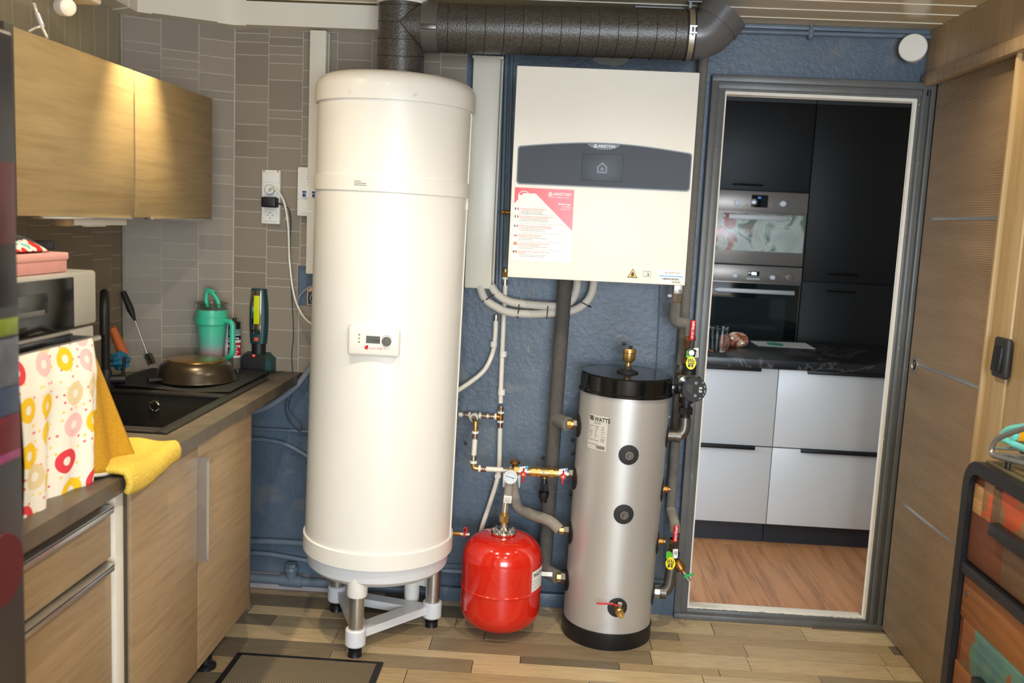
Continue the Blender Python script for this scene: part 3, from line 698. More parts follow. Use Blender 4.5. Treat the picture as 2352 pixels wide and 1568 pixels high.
# stickers at the lower right
sk = BP(1453, 628)
def tri_poly(s_): return [(sk.x-s_*0.5, sk.z-s_*0.40), (sk.x+s_*0.5, sk.z-s_*0.40), (sk.x, sk.z+s_*0.48)]
wt = MB().prism(tri_poly(0.036), (0, BY-0.0002, 0), EX, EZ, (0, -0.0006, 0)).build('warning_sticker', 'ink', hm)
M['warny'] = plain('warning_yellow', (240, 178, 50), 0.4)
MB().prism(tri_poly(0.030), (0, BY-0.0008, 0), EX, EZ, (0, -0.0006, 0)).build('sticker_field', 'warny', wt)
MB().prism([(sk.x+x*0.001, sk.z+z_*0.001) for x, z_ in [(-4, -8), (4, -8), (5, -3), (3, 2), (1, 8), (-1, 3), (-3, 4), (-5, -2)]], (0, BY-0.0013, 0), EX, EZ, (0, -0.0005, 0)).box(sk.x-0.007, sk.x+0.007, BY-0.0018, BY-0.0013, sk.z-0.0105, sk.z-0.009).build('flame_sign', 'ink', wt)
bk_ = BP(1486, 629); m = MB()
for x_, w_, h_ in ((-0.0125, 0.0008, 0.018), (0.0115, 0.0008, 0.018), (-0.0005, 0.0008, 0.018)): m.box(bk_.x+x_, bk_.x+x_+w_, BY-0.0008, BY-0.0002, bk_.z-h_/2, bk_.z+h_/2)
for z_ in (-0.009, 0.0085): m.box(bk_.x-0.0125, bk_.x+0.0123, BY-0.0008, BY-0.0002, bk_.z+z_, bk_.z+z_+0.0008)
m.build('manual_sign', 'ink', hm)
text('i', hm, 'ink', (bk_.x+0.003, BY-0.0004, bk_.z-0.006), EX, EZ, 0.015, bold=0.04)
dp = BP(1541, 634)
st_ = MB().prism([(-0.043, -0.026), (0.043, -0.026), (0.043, 0.022), (-0.043, 0.022)], (dp.x, BY-0.0002, dp.z), EX, EZ, (0, -0.0005, 0)).build('data_sticker', 'white', hm)
M['inkblue'] = plain('blue_ink', (70, 156, 214), 0.4)
MB().box(dp.x-0.041, dp.x+0.041, BY-0.0012, BY-0.0006, dp.z-0.002, dp.z+0.001).build('blue_line', 'inkblue', st_)
text('ARISTON', st_, 'inkgrey', (dp.x-0.012, BY-0.0008, dp.z+0.008), EX, EZ, 0.009, sx=1.15)
m = MB(); house(m, Vector((dp.x-0.018, 0, dp.z+0.011)), 0.006, 0.18, BY-0.0011); m.build('sticker_emblem', 'inkgrey', st_)
m = MB(); rng = random.Random(2); x = -0.030
while x < 0.026: w_ = rng.choice([0.0008, 0.0014, 0.002]); m.box(dp.x+x, dp.x+x+w_, BY-0.0012, BY-0.0006, dp.z-0.013, dp.z-0.007); x += w_+rng.choice([0.0008, 0.0014])
m.build('bar_code', 'ink', st_)
m = MB().box(dp.x+0.004, dp.x+0.034, BY-0.0012, BY-0.0006, dp.z-0.024, dp.z-0.0155, bev=0.0).build('number_field', 'labelgrey', st_)
text('BLUEFLAME', st_, 'ink', (dp.x+0.007, BY-0.0014, dp.z-0.0215), EX, EZ, 0.0050)

# ================================================================ BUFFER TANK
TXc, TYc, TR = 0.268, -0.212, 0.1655
tk = thing('buffer_tank', 'silver cylindrical buffer tank with black lid and black base', 'storage tank', (TXc, TYc, 0))
def tl(prof, name, mat, n=64): return MB().lathe(prof, (TXc, TYc, 0), (0, 0, 1), n, False).build(name, mat, tk)
tl([(TR, 0.06), (TR, 0.945)], 'shell', 'silver')
lid = tl([(TR+0.004, 0.935), (TR+0.009, 0.935), (TR+0.009, 0.943), (TR+0.004, 0.948), (TR+0.003, 0.998), (TR-0.004, 1.004), (0, 1.006)], 'lid', 'blackgloss')
tl([(0.0, 0.0), (TR+0.002, 0.0), (TR+0.004, 0.004), (TR+0.004, 0.062), (TR, 0.064)], 'base', 'black')
# the tank leans, so things fixed on it are turned about its foot
LEAN = math.radians(1.15)
def lean(p):
    p = Vector(p); dx, dz = p.x-TXc, p.z
    return Vector((TXc+dx*math.cos(LEAN)+dz*math.sin(LEAN), p.y, -dx*math.sin(LEAN)+dz*math.cos(LEAN)))
def tpt(a, z, dr=0.0): return Vector((TXc+(TR+dr)*math.cos(a), TYc+(TR+dr)*math.sin(a), z))
def port(deg, z, plug=True, name='port_seal', rr=0.036, mat='castiron'):
    a = math.radians(deg); dn = Vector((math.cos(a), math.sin(a), 0)); tu = Vector((-math.sin(a), math.cos(a), 0))
    m = MB()                      # rubber disc following the shell
    n = 28
    vs = [tpt(a, z, 0.004)]
    for rad, dr in ((rr*0.55, 0.005), (rr, 0.003), (rr, -0.002)):
        for k in range(n):
            t = 2*math.pi*k/n; da = rad*math.cos(t)/TR; vs.append(tpt(a+da, z+rad*math.sin(t), dr))
    fs = [(0, 1+k, 1+(k+1) % n) for k in range(n)]
    for j in range(2): fs += [(1+j*n+k, 1+(j+1)*n+k, 1+(j+1)*n+(k+1) % n, 1+j*n+(k+1) % n) for k in range(n)]
    s_ = m.add(vs, fs).build(name, 'rubber', tk)
    if plug:
        c = tpt(a, z, 0.002)
        MB().cyl(c, c+dn*0.012, 0.0165, n=8).obox(c+dn*0.017, (0.013, 0.013, 0.013), Matrix((tu, dn, EZ)).transposed(), 0.001, 1).build('plug', mat, s_)
    return s_
port(-84.5, 0.735); port(-84.5, 0.517); port(-82.5, 0.167)
for z in (0.795, 0.595, 0.385, 0.20): port(187, z, False, rr=0.042)
for z in (0.780, 0.172): port(-7, z, False, rr=0.042)
for z in (0.575, 0.372):
    s_ = port(-7, z, False, rr=0.042); c = tpt(0, z, 0.0)
    MB().lathe([(0.026, 0), (0.026, 0.004), (0.014, 0.006), (0.014, 0.020), (0.010, 0.022), (0.010, 0.030), (0, 0.030)], c, (1, 0, 0), 20).build('plug', 'brassdk', s_)
# vent on the lid
sv = MB().lathe([(0.040, 1.006), (0.040, 1.010), (0.018, 1.018), (0.0, 1.018)], (TXc+0.002, TYc-0.005, 0), (0, 0, 1), 28).build('lid_seal', 'rubber', tk)
vx, vy = TXc+0.002, TYc-0.005
av = MB().cyl((vx, vy, 1.016), (vx, vy, 1.03), 0.0135, n=8).build('vent_nut', 'castiron', tk)
av = MB().lathe([(0.011, 1.028), (0.011, 1.043), (0.014, 1.045), (0.020, 1.048), (0.0235, 1.056), (0.0235, 1.078), (0.025, 1.080), (0.025, 1.091), (0.023, 1.094), (0.0, 1.094)], (vx, vy, 0), (0, 0, 1), 32).build('air_vent', 'brass', tk)
MB().lathe([(0.006, 1.093), (0.006, 1.104), (0.0, 1.105)], (vx+0.004, vy, 0), (0, 0, 1), 12).build('vent_cap', 'black', av)
# type label
la = -127
def lab(dx, dz, dr=0.001): return tpt(math.radians(la)+dx/TR, 0.862-dz, dr)
lb = MB().grid(lambda i, j: lab(-0.040+0.080*i, 0.125*(1-j)), 14, 2).build('type_label', 'labelgrey', tk)
def label_text(s_, dx, dz, size, mat='ink', bold=0.0, sx=1.0):
    cu = bpy.data.curves.new('t', 'FONT'); cu.body = s_; cu.size = size; cu.offset = bold*size; cu.resolution_u = 3
    to = bpy.data.objects.new('t', cu); COL.objects.link(to); dg = bpy.context.evaluated_depsgraph_get()
    me = bpy.data.meshes.new_from_object(to.evaluated_get(dg)); bpy.data.objects.remove(to); bpy.data.curves.remove(cu)
    org = WORLD[tk.name]
    for v in me.vertices: v.co = lab(dx+v.co.x*sx, dz-v.co.y, 0.0016)-org
    me.materials.clear(); me.materials.append(M[mat])
    ob = bpy.data.objects.new('lettering', me); COL.objects.link(ob); ob.parent = lb; WORLD[ob.name] = org.copy()
    ob.location = org-WORLD[lb.name]
label_text('WATTS', -0.0145, 0.021, 0.0215, bold=0.02, sx=0.86)
m = MB()
for k, (x_, s_) in enumerate([(-0.0385, 0.004), (-0.0325, 0.004), (-0.0265, 0.004)]):
    vs = [lab(x_, 0.004, 0.0016), lab(x_+0.0045, 0.004, 0.0016), lab(x_+0.0085, 0.021, 0.0016), lab(x_+0.004, 0.021, 0.0016)]; m.add(vs, [(0, 1, 2, 3)])
m.build('brand_stripes', 'ink', lb)
label_text('22153', -0.016, 0.031, 0.011)
rows = [('Capacity', 'Weight', 'Prod'), ('50 L', '24 kg', '2023'), ('Material', 'DN', 'P max'), ('S235JR', '6/4"', '3 bar'), ('Ts max', 'Class', 'Pt max'), ('95 C', 'B', '4.5 bar'), ('EN 12897', 'Made in', 'CE')]
for i, r_ in enumerate(rows):
    for j, s_ in enumerate(r_): label_text(s_, -0.037+0.027*j, 0.042+0.0085*i, 0.0058 if s_ != 'CE' else 0.011, 'ink')
label_text('Watts Industries', -0.036, 0.108, 0.006); 
m = MB(); x = 0.0; rng = random.Random(4)
while x < 0.034:
    w_ = rng.choice([0.001, 0.0016, 0.0022]); m.add([lab(x, 0.108, 0.0016), lab(x+w_, 0.108, 0.0016), lab(x+w_, 0.120, 0.0016), lab(x, 0.120, 0.0016)], [(0, 1, 2, 3)]); x += w_+rng.choice([0.0008, 0.0015])
m.build('bar_code', 'ink', lb)
# drain valve with red lever at the foot
a = math.radians(-82.5); dn = Vector((math.cos(a), math.sin(a), 0)); tu = Vector((-math.sin(a), math.cos(a), 0)); c = tpt(a, 0.167, 0.002)
dv = MB().cyl(c, c+dn*0.020, 0.016, n=8).lathe([(0.013, 0.018), (0.016, 0.024), (0.016, 0.046), (0.012, 0.050), (0.012, 0.064), (0.0075, 0.064), (0.0075, 0.05)], c, dn, 24).build('drain_valve', 'brass', tk)
MB().cyl(c+dn*0.035+EZ*0.012, c+dn*0.035+EZ*0.026, 0.006, n=10).cyl(c+dn*0.035+EZ*0.026, c+dn*0.035+EZ*0.033, 0.009, n=6).build('stem', 'chrome', dv)
lv = [c+dn*0.035+EZ*0.025, c+dn*0.040+EZ*0.025-tu*0.014, c+dn*0.042+EZ*0.032-tu*0.028, c+dn*0.042+EZ*0.032-tu*0.085]
m = MB()
for i in range(3):
    p, q = lv[i], lv[i+1]; t = (q-p).normalized(); nrm = t.cross(dn).normalized()
    m.obox((p+q)/2, ((q-p).length+0.004, 0.011, 0.005), Matrix((t, dn, nrm)).transposed(), 0.002, 1)
m.build('lever', 'redplastic', dv)
tk.rotation_euler = (0, LEAN, 0)

# ================================================================ EXPANSION VESSEL
VX, VY, VR = -0.137, -0.268, 0.150
vz0 = 0.020; VT = 0.016                                 # VT lifts the upper half
ev = thing('expansion_vessel', 'glossy red expansion vessel hanging just above the floor', 'expansion vessel', (VX, VY, vz0))
pr = []
for k in range(15): t = math.pi/2*k/14; pr.append((VR*math.sin(t)**0.66 if k else 0.0, vz0+0.092*(1-math.cos(t)**0.9)))
pr += [(VR, 0.170), (VR, 0.180), (VR+0.003, 0.183), (VR+0.003, 0.187), (VR, 0.190), (VR, 0.268+VT)]
for k in range(1, 15): t = math.pi/2*k/14; pr.append((0.042+(VR-0.042)*math.cos(t)**0.72, 0.268+VT+0.095*math.sin(t)))
pr += [(0.042, 0.366+VT), (0.0, 0.366+VT)]
MB().lathe(pr, (VX, VY, 0), (0, 0, 1), 64, False).build('shell', 'red', ev)
fl_ = MB().lathe([(0.040, 0.364), (0.047, 0.366), (0.048, 0.372), (0.045, 0.378), (0.022, 0.381), (0.012, 0.392), (0.012, 0.402), (0.0, 0.402)], (VX, VY, VT), (0, 0, 1), 40, False).build('flange', 'chrome', ev)
for k in range(6):
    t = math.radians(k*60+20); MB().cyl((VX+0.036*math.cos(t), VY+0.036*math.sin(t), 0.376+VT), (VX+0.036*math.cos(t), VY+0.036*math.sin(t), 0.386+VT), 0.005, n=6).build('bolt', 'chrome', fl_)
def vpt(deg, z, dr=0.0006): t = math.radians(deg); return Vector((VX+(VR+dr)*math.cos(t), VY+(VR+dr)*math.sin(t), z))
lb = MB().grid(lambda i, j: vpt(-40+32*i, 0.196+0.078*j+0.004*i, 0.0008), 12, 1).build('label', 'paperw', ev)
m = MB()
for k in range(4): m.grid(lambda i, j: vpt(-39+31*i, 0.200+0.012*k+0.0012*j, 0.0014), 10, 1)
m.build('label_rules', 'inkgrey', lb)
def vessel_text(s_, deg, z, size):
    cu = bpy.data.curves.new('t', 'FONT'); cu.body = s_; cu.size = size; cu.offset = 0.02*size; cu.resolution_u = 3
    to = bpy.data.objects.new('t', cu); COL.objects.link(to); dg = bpy.context.evaluated_depsgraph_get()
    me = bpy.data.meshes.new_from_object(to.evaluated_get(dg)); bpy.data.objects.remove(to); bpy.data.curves.remove(cu)
    org = WORLD[lb.name]
    for v in me.vertices: v.co = vpt(deg+math.degrees(v.co.x/VR), z+v.co.y, 0.0016)-org
    me.materials.clear(); me.materials.append(M['ink']); ob = bpy.data.objects.new('lettering', me); COL.objects.link(ob); ob.parent = lb
vessel_text('WATTS', -37, 0.252, 0.020)
# ================================================================ TRUNKING
def off_line(p, d, n, off): return Vector(p)+Vector(n)*off, Vector(d)
def isect(p, d, q, e):
    den = d.x*e.y-d.y*e.x; t = ((q.x-p.x)*e.y-(q.y-p.y)*e.x)/den; return p+d*t
cd_ = (CB-CA).normalized()
def trunk_corners(dep, extra=0.0):
    a = isect(Vector((0, -0.0205-dep, 0)), EX, CA+cn*(dep+0.002), cd_)
    b = isect(CA+cn*(dep+0.002), cd_, Vector((XL+0.001+dep, 0, 0)), EY)
    return a, b
tt = thing('cable_trunking', 'cream ceiling trunking bending round the tiled corner', 'cable trunking', (-1.2, -0.06, 2.213))
a0_, b0_ = trunk_corners(0.0); a1_, b1_ = trunk_corners(0.08)
def run(name, poly, z0, z1, mat='trunk', parent=tt):
    return MB().prism([(p.x, p.y) for p in poly], (0, 0, z0), EX, EY, (0, 0, z1-z0)).build(name, mat, parent)
run('back_run', [Vector((-0.655, -0.0205, 0)), a0_, a1_, Vector((-0.655, -0.1005, 0))], 2.213, 2.298)
run('corner_run', [a0_, b0_, b1_, a1_], 2.213, 2.298)
run('side_run', [b0_, Vector((XL+0.001, -1.7, 0)), Vector((XL+0.081, -1.7, 0)), b1_], 2.213, 2.298)
a2_, b2_ = trunk_corners(0.084)
run('bend_cover', [a0_+EX*0.045, a0_, a0_+cd_*0.06, a2_+cd_*0.06, a2_, a2_+EX*0.045], 2.209, 2.302)
run('bend_cover', [b0_-cd_*0.05, b0_, b0_-EY*0.06, b2_-EY*0.06, b2_, b2_-cd_*0.05], 2.209, 2.302)
t2 = thing('cable_trunking', 'slim white upright trunking above the breaker box', 'cable trunking', (-0.918, -0.05, 1.70))
MB().box(-0.951, -0.888, -0.088, -0.022, 1.30, 2.206, bev=0.005).build('cover', 'trunk', t2)
MB().box(-0.953, -0.886, -0.05, -0.022, 1.30, 2.203, bev=0.002).build('base', 'trunk', t2)
t3 = thing('cable_trunking', 'wide white upright trunking right of the white water heater', 'cable trunking', (-0.285, -0.05, 1.277))
MB().box(-0.338, -0.235, -0.09, -0.03, 1.277, 2.135, bev=0.006).build('cover', 'trunk', t3)
MB().box(-0.342, -0.228, -0.045, -0.019, 1.279, 2.130, bev=0.002).build('base', 'trunk', t3)
MB().box(-0.342, -0.226, -0.086, -0.02, 2.128, 2.138, bev=0.002).build('end_cap', 'trunk', t3)

# ================================================================ BREAKER BOX, SOCKETS, CABLES
bx = thing('breaker_box', 'small white breaker box with blue switches beside the white water heater', 'breaker box', (-0.92, -0.05, 1.52))
MB().box(-0.990, -0.850, -0.084, -0.0885+0.066, 1.519, 1.704, bev=0.006).build('cover', 'white', bx)
MB().box(-0.986, -0.853, -0.0865, -0.082, 1.581, 1.641, bev=0.002).build('door_frame', 'white', bx)
MB().box(-0.978, -0.853, -0.0875, -0.084, 1.530, 1.575, bev=0.002).build('lower_lid', 'white', bx)
MB().box(-0.972, -0.925, -0.0885, -0.0865, 1.535, 1.541, bev=0.0015).build('latch', 'white', bx)
M['bluesw'] = plain('switch_blue', (36, 60, 140), 0.35)
for i, x in enumerate((-0.958, -0.921, -0.885)):
    mo = MB().box(x-0.014, x+0.017, -0.092, -0.084, 1.588, 1.632, bev=0.002).build('breaker', 'white', bx)
    MB().box(x-0.009, x+0.007, -0.094, -0.09, 1.607, 1.614, bev=0.001).box(x-0.006, x+0.005, -0.103, -0.09, 1.592, 1.604, bev=0.002).build('toggle', 'bluesw', mo)
wlab = MB().box(-0.963, -0.940, -0.0846, -0.083, 1.648, 1.676).box(-0.930, -0.905, -0.0846, -0.083, 1.648, 1.676).build('circuit_label', 'paperw', bx)
m = MB()
for k in range(6):
    t = k*math.pi/3; m.obox((-0.918+0.004*math.cos(t), -0.0849, 1.666+0.004*math.sin(t)), (0.006, 0.0006, 0.0015), Matrix.Rotation(-t, 3, 'Y'))
m.build('snow_sign', 'inkblue', wlab)
m = MB()
for z in (1.668, 1.658): m.box(-0.957, -0.946, -0.0849, -0.0845, z, z+0.0014)
m.build('sign_lines', 'inkgrey', wlab)
so = thing('socket_strip', 'white upright wall socket strip on the tiles left of the breaker box', 'power socket', (-1.103, -0.03, 1.483))
MB().box(-1.139, -1.067, -0.045, -0.021, 1.483, 1.689, bev=0.004).build('frame', 'white', so)
MB().box(-1.136, -1.070, -0.049, -0.043, 1.640, 1.679, bev=0.002).build('blank_plate', 'white', so)
for x in (-1.130, -1.076): MB().lathe([(0.004, 0), (0.004, 0.002), (0, 0.002)], (x, -0.045, 1.684), (0, -1, 0), 10).build('screw', 'steel', so)
for z in (1.612, 1.564, 1.516):
    ins = MB().box(-1.129, -1.077, -0.050, -0.044, z-0.023, z+0.023, bev=0.002).build('socket_plate', 'white', so)
    MB().lathe([(0.0205, 0.0), (0.0205, 0.001), (0.0195, 0.001), (0.0185, -0.005), (0, -0.005)], (-1.103, -0.050, z+0.001), (0, -1, 0), 28, False).build('socket_well', 'white', ins)
    m = MB()
    for dx, dz in ((-0.0095, 0), (0.0095, 0), (0, 0.010), (0, -0.010)): m.cyl((-1.103+dx, -0.0505, z+dz), (-1.103+dx, -0.046, z+dz), 0.0022, n=8)
    m.build('contacts', plain('contact_green', (60, 96, 78), 0.4), ins)
pg = thing('power_plug', 'round white plug with cream cable in the top socket', 'plug', (-1.103, -0.06, 1.60))
MB().lathe([(0.0195, 0), (0.0195, 0.012), (0.016, 0.020), (0.007, 0.022), (0.006, 0.034), (0, 0.034)], (-1.103, -0.050, 1.613), (0.1, -1, 0.0), 28).build('plug_body', 'white', pg)
c0 = Vector((-1.100, -0.082, 1.613))
path = [c0, PY(632, 434, -0.10), PY(652, 463, -0.085), PY(662, 520, -0.07), PY(665, 600, -0.05), PY(676, 680, -0.06), PY(697, 727, -0.10), PY(722, 748, -0.16)]
MB().tube(path, 0.0042, 10).build('cable', 'trunk', pg)
ch = thing('mains_adapter', 'black mains adapter plugged in below the round white plug', 'charger', (-1.10, -0.08, 1.54))
MB().box(-1.124, -1.068, -0.098, -0.051, 1.546, 1.585, bev=0.006, seg=3).build('adapter_body', 'black', ch)
m = MB()
for k in range(9): m.box(-1.117+k*0.0048, -1.115+k*0.0048, -0.0984, -0.0976, 1.579, 1.582)
m.build('vent_slots', 'ink', ch)
MB().cyl((-1.070, -0.075, 1.562), (-1.054, -0.072, 1.561), 0.005, 0.003, n=10).build('strain_relief', 'black', ch)
path = [Vector((-1.056, -0.072, 1.561)), PY(662, 478, -0.06), PY(668, 505, -0.04), PY(666, 560, -0.032), PY(668, 640, -0.032), PY(674, 760, -0.032), PY(670, 815, -0.032), PY(672, 858, -0.032), PY(668, 890, -0.045), PY(655, 931, -0.06), PY(664, 965, -0.06), PY(688, 990, -0.06), PY(691, 975, -0.06), PY(663, 937, -0.065), PY(674, 893, -0.075), PY(668, 876, -0.08), Vector((-1.03, -0.085, 0.912)), Vector((-1.052, -0.085, 0.910)), Vector((-1.085, -0.075, 0.912))]
MB().tube(path, 0.0016, 6).build('cable', 'black', ch)
tag(MB().box(-1.045, -1.036, -0.045, -0.0205, 1.499, 1.513, bev=0.002).build('cable_clip', 'white'), 'tiny cable clip on the tiles beside the socket strip', 'cable clip')
# opening in the tiles with an old box and a cable end
jb = thing('junction_box', 'broken wall box with wires inside the square opening in the tiles', 'junction box', (-0.945, -0.01, 1.17))
MB().box(-0.960, -0.935, -0.016, -0.001, 1.172, 1.176).box(-0.963, -0.959, -0.014, -0.001, 1.172, 1.235).box(-0.963, -0.935, -0.010, -0.001, 1.225, 1.245, bev=0.002).build('box_rim', plain('raw_plaster', (206, 168, 132), 0.8), jb)
for k, (c_, dx) in enumerate((((60, 60, 60), 0), ((150, 150, 150), 0.006), ((40, 70, 130), 0.012))):
    MB().tube([(-0.952+dx, -0.004, 1.182), (-0.957+dx, -0.014, 1.20), (-0.947+dx, -0.012, 1.222), (-0.940+dx, -0.006, 1.235)], 0.0028, 8).build('wire', plain('wire_%d' % k, c_, 0.4), jb)
tag(MB().tube([PY(684, 700, -0.006), PY(688, 680, -0.012), PY(703, 664, -0.012), PY(722, 655, -0.006)], 0.004, 8).build('grey_cable', plain('grey_cable', (150, 152, 154), 0.4)), 'short grey cable crossing the square opening in the tiles', 'cable')

# ================================================================ PIPE HELPERS
def foam(name, label, pts, r, mat='foam', res=8, smooth=True, group=None):
    return tag(MB().tube(pts, r, 18, smooth, res).build(name, mat), label, 'pipe', group)
def bend(pts, rad=0.03, n=6):
    """polyline with rounded corners"""
    pts = [Vector(p) for p in pts]; out = [pts[0]]
    for i in range(1, len(pts)-1):
        a = (pts[i-1]-pts[i]).normalized(); b = (pts[i+1]-pts[i]).normalized()
        p, q = pts[i]+a*rad, pts[i]+b*rad
        for k in range(n+1):
            t = k/n; out.append((1-t)**2*p+2*t*(1-t)*pts[i]+t*t*q)
    out.append(pts[-1]); return out
# ---- white multilayer pipes
YP = -0.034
pa = [PY(1161, 655, YP), PY(1156, 760, YP), PY(1151, 880, YP), PY(1150, 925, YP)]
p1 = thing('water_pipe', 'long straight white water pipe down the blue wall left of the boiler corner', 'pipe', PY(1150, 925, YP))
MB().tube(pa, 0.0095, 14).build('pipe', 'pex', p1)
c = PY(1160, 648, YP)
MB().cyl(c-EZ*0.012, c+EZ*0.012, 0.0105, n=18).build('crimp_sleeve', 'chrome', p1)
MB().cyl(c+EZ*0.012, c+EZ*0.020, 0.0125, n=18).build('crimp_ring', 'white', p1)
MB().cyl(c+EZ*0.020, c+EZ*0.040, 0.012, n=6).cyl(c+EZ*0.040, c+EZ*0.052, 0.009, n=12).build('brass_nut', 'brass', p1)
for yy in (812, 900):
    q = PY(1152 if yy > 850 else 1156, yy, YP)
    MB().cyl(q-EZ*0.011, q+EZ*0.011, 0.0145, n=16).box(q.x-0.009, q.x+0.012, YP+0.008, -0.001, q.z-0.009, q.z+0.009, bev=0.002).build('pipe_clip', 'white', p1)
# tee on that pipe
T = PY(1150, 957, YP)
def crimp(parent, p, d, sleeve=0.022, r=0.0105, ring=True):
    d = Vector(d).normalized(); p = Vector(p)
    MB().cyl(p, p+d*0.008, 0.0130, n=18).build('crimp_ring', 'white', parent)
    MB().cyl(p+d*0.008, p+d*(0.008+sleeve), r, n=18).build('crimp_sleeve', 'chrome', parent)
    m = MB()
    for k in (0.35, 0.65): q = p+d*(0.008+sleeve*k); m.lathe([(r, -0.0015), (r+0.0014, 0), (r, 0.0015)], q, d, 18, False)
    m.build('crimp_groove', 'copper', parent)
te = thing('pipe_tee', 'brass tee joining the white pipe to the short branch', 'pipe fitting', T)
MB().cyl(T-EZ*0.014, T+EZ*0.014, 0.0105, n=14).cyl(T, T-EX*0.016, 0.0105, n=14).build('tee_body', 'brassdk', te)
crimp(te, T+EZ*0.014, EZ); crimp(te, T-EZ*0.014, -EZ); crimp(te, T-EX*0.016, -EX, 0.024)
# lower half of the long pipe, swinging left behind the red vessel
pb_ = [T-EZ*0.042, PY(1148, 1010, YP), PY(1146, 1075, YP), PY(1139, 1112, YP-0.01), PY(1122, 1165, -0.05), PY(1106, 1215, -0.06), PY(1098, 1262, -0.06)]
p2 = thing('water_pipe', 'white water pipe bending down behind the red expansion vessel', 'pipe', PY(1098, 1262, -0.06))
MB().tube(pb_, 0.0095, 14).build('pipe', 'pex', p2)
q = PY(1143, 1092, YP); MB().box(q.x-0.011, q.x+0.013, YP-0.012, -0.001, q.z-0.008, q.z+0.006, bev=0.002).build('pipe_clip', 'white', p2)
# curved pipe into the heater
pc_ = [PY(1139, 735, YP), PY(1137, 775, YP), PY(1131, 812, YP), PY(1112, 850, YP-0.01), PY(1082, 876, -0.06), PY(1052, 896, -0.09), PY(1030, 908, -0.12)]
p3 = thing('water_pipe', 'curved white pipe sweeping down into the side of the water heater', 'pipe', PY(1052, 896, -0.09))
MB().tube(pc_, 0.0095, 14).build('pipe', 'pex', p3)
q = PY(1139, 735, YP); MB().cyl(q-EZ*0.002, q+EZ*0.02, 0.0105, n=16).build('crimp_sleeve', 'chrome', p3)
q = PY(1134, 790, YP); MB().cyl(q-EZ*0.010, q+EZ*0.010, 0.0135, n=16).box(q.x-0.009, q.x+0.010, YP+0.008, -0.001, q.z-0.008, q.z+0.008, bev=0.002).build('pipe_clip', 'white', p3)
# short branch between heater and tee, with a drop pipe in front
B0 = Vector((-0.345, YP, T.z)); BT = PY(1090, 953, YP-0.02); BT.z = T.z
p4 = thing('water_pipe', 'short white branch pipe with crimp rings running out of the water heater', 'pipe', B0)
MB().cyl((B0.x, YP, T.z), (BT.x-0.04, YP, T.z), 0.0095, n=14).cyl((BT.x+0.042, YP, T.z), (T.x-0.045, YP, T.z), 0.0095, n=14).build('pipe', 'pex', p4)
Bc = Vector((BT.x, YP, T.z))
MB().cyl(Bc-EX*0.016, Bc+EX*0.016, 0.0105, n=14).cyl(Bc, Bc-EY*0.05, 0.0105, n=14).build('tee_body', 'brassdk', p4)
crimp(p4, Bc-EX*0.016, -EX, 0.024); crimp(p4, Bc+EX*0.016, EX, 0.024)
MB().cyl(Bc-EY*0.018, Bc-EY*0.050, 0.0165, n=20).build('branch_sleeve', 'white', p4)
YR = -0.205
D0 = PY(1090, 968, YR)
p5 = thing('water_pipe', 'white drop pipe with brass elbows turning towards the brass valves', 'pipe', PY(1088, 1072, YR))
E1 = PY(1087, 1075, YR); D0.x = E1.x+0.002
MB().tube(bend([Vector((Bc.x, YP-0.05, Bc.z)), Vector((D0.x, YR, D0.z)), Vector((D0.x, YR, D0.z-0.045))], 0.016), 0.0098, 14, False).build('elbow', 'brass', p5)
crimp(p5, Vector((D0.x, YR, D0.z-0.036)), -EZ, 0.022)
MB().cyl((D0.x, YR, D0.z-0.06), (E1.x, YR, E1.z+0.05), 0.0098, n=14).build('pipe', 'pex', p5)
MB().cyl((E1.x, YR, E1.z+0.028), (E1.x, YR, E1.z+0.052), 0.0108, n=16).build('crimp_sleeve', 'chrome', p5)
MB().cyl((E1.x, YR, E1.z+0.020), (E1.x, YR, E1.z+0.029), 0.0135, n=16).build('crimp_ring', 'white', p5)
MB().tube(bend([E1+EZ*0.024, E1, E1+EX*0.026], 0.013), 0.0095, 14, False).build('elbow', 'brass', p5)
zr = E1.z; RX0 = PY(1180, 1078, YR).x
crimp(p5, E1+EX*0.020, EX, 0.022)
MB().cyl((E1.x+0.045, YR, zr), (RX0-0.04, YR, zr), 0.0098, n=14).build('pipe', 'pex', p5)
MB().cyl((RX0-0.040, YR, zr), (RX0-0.016, YR, zr), 0.0108, n=16).build('crimp_sleeve', 'chrome', p5)
MB().cyl((RX0-0.016, YR, zr), (RX0-0.008, YR, zr), 0.0135, n=16).build('crimp_ring', 'white', p5)
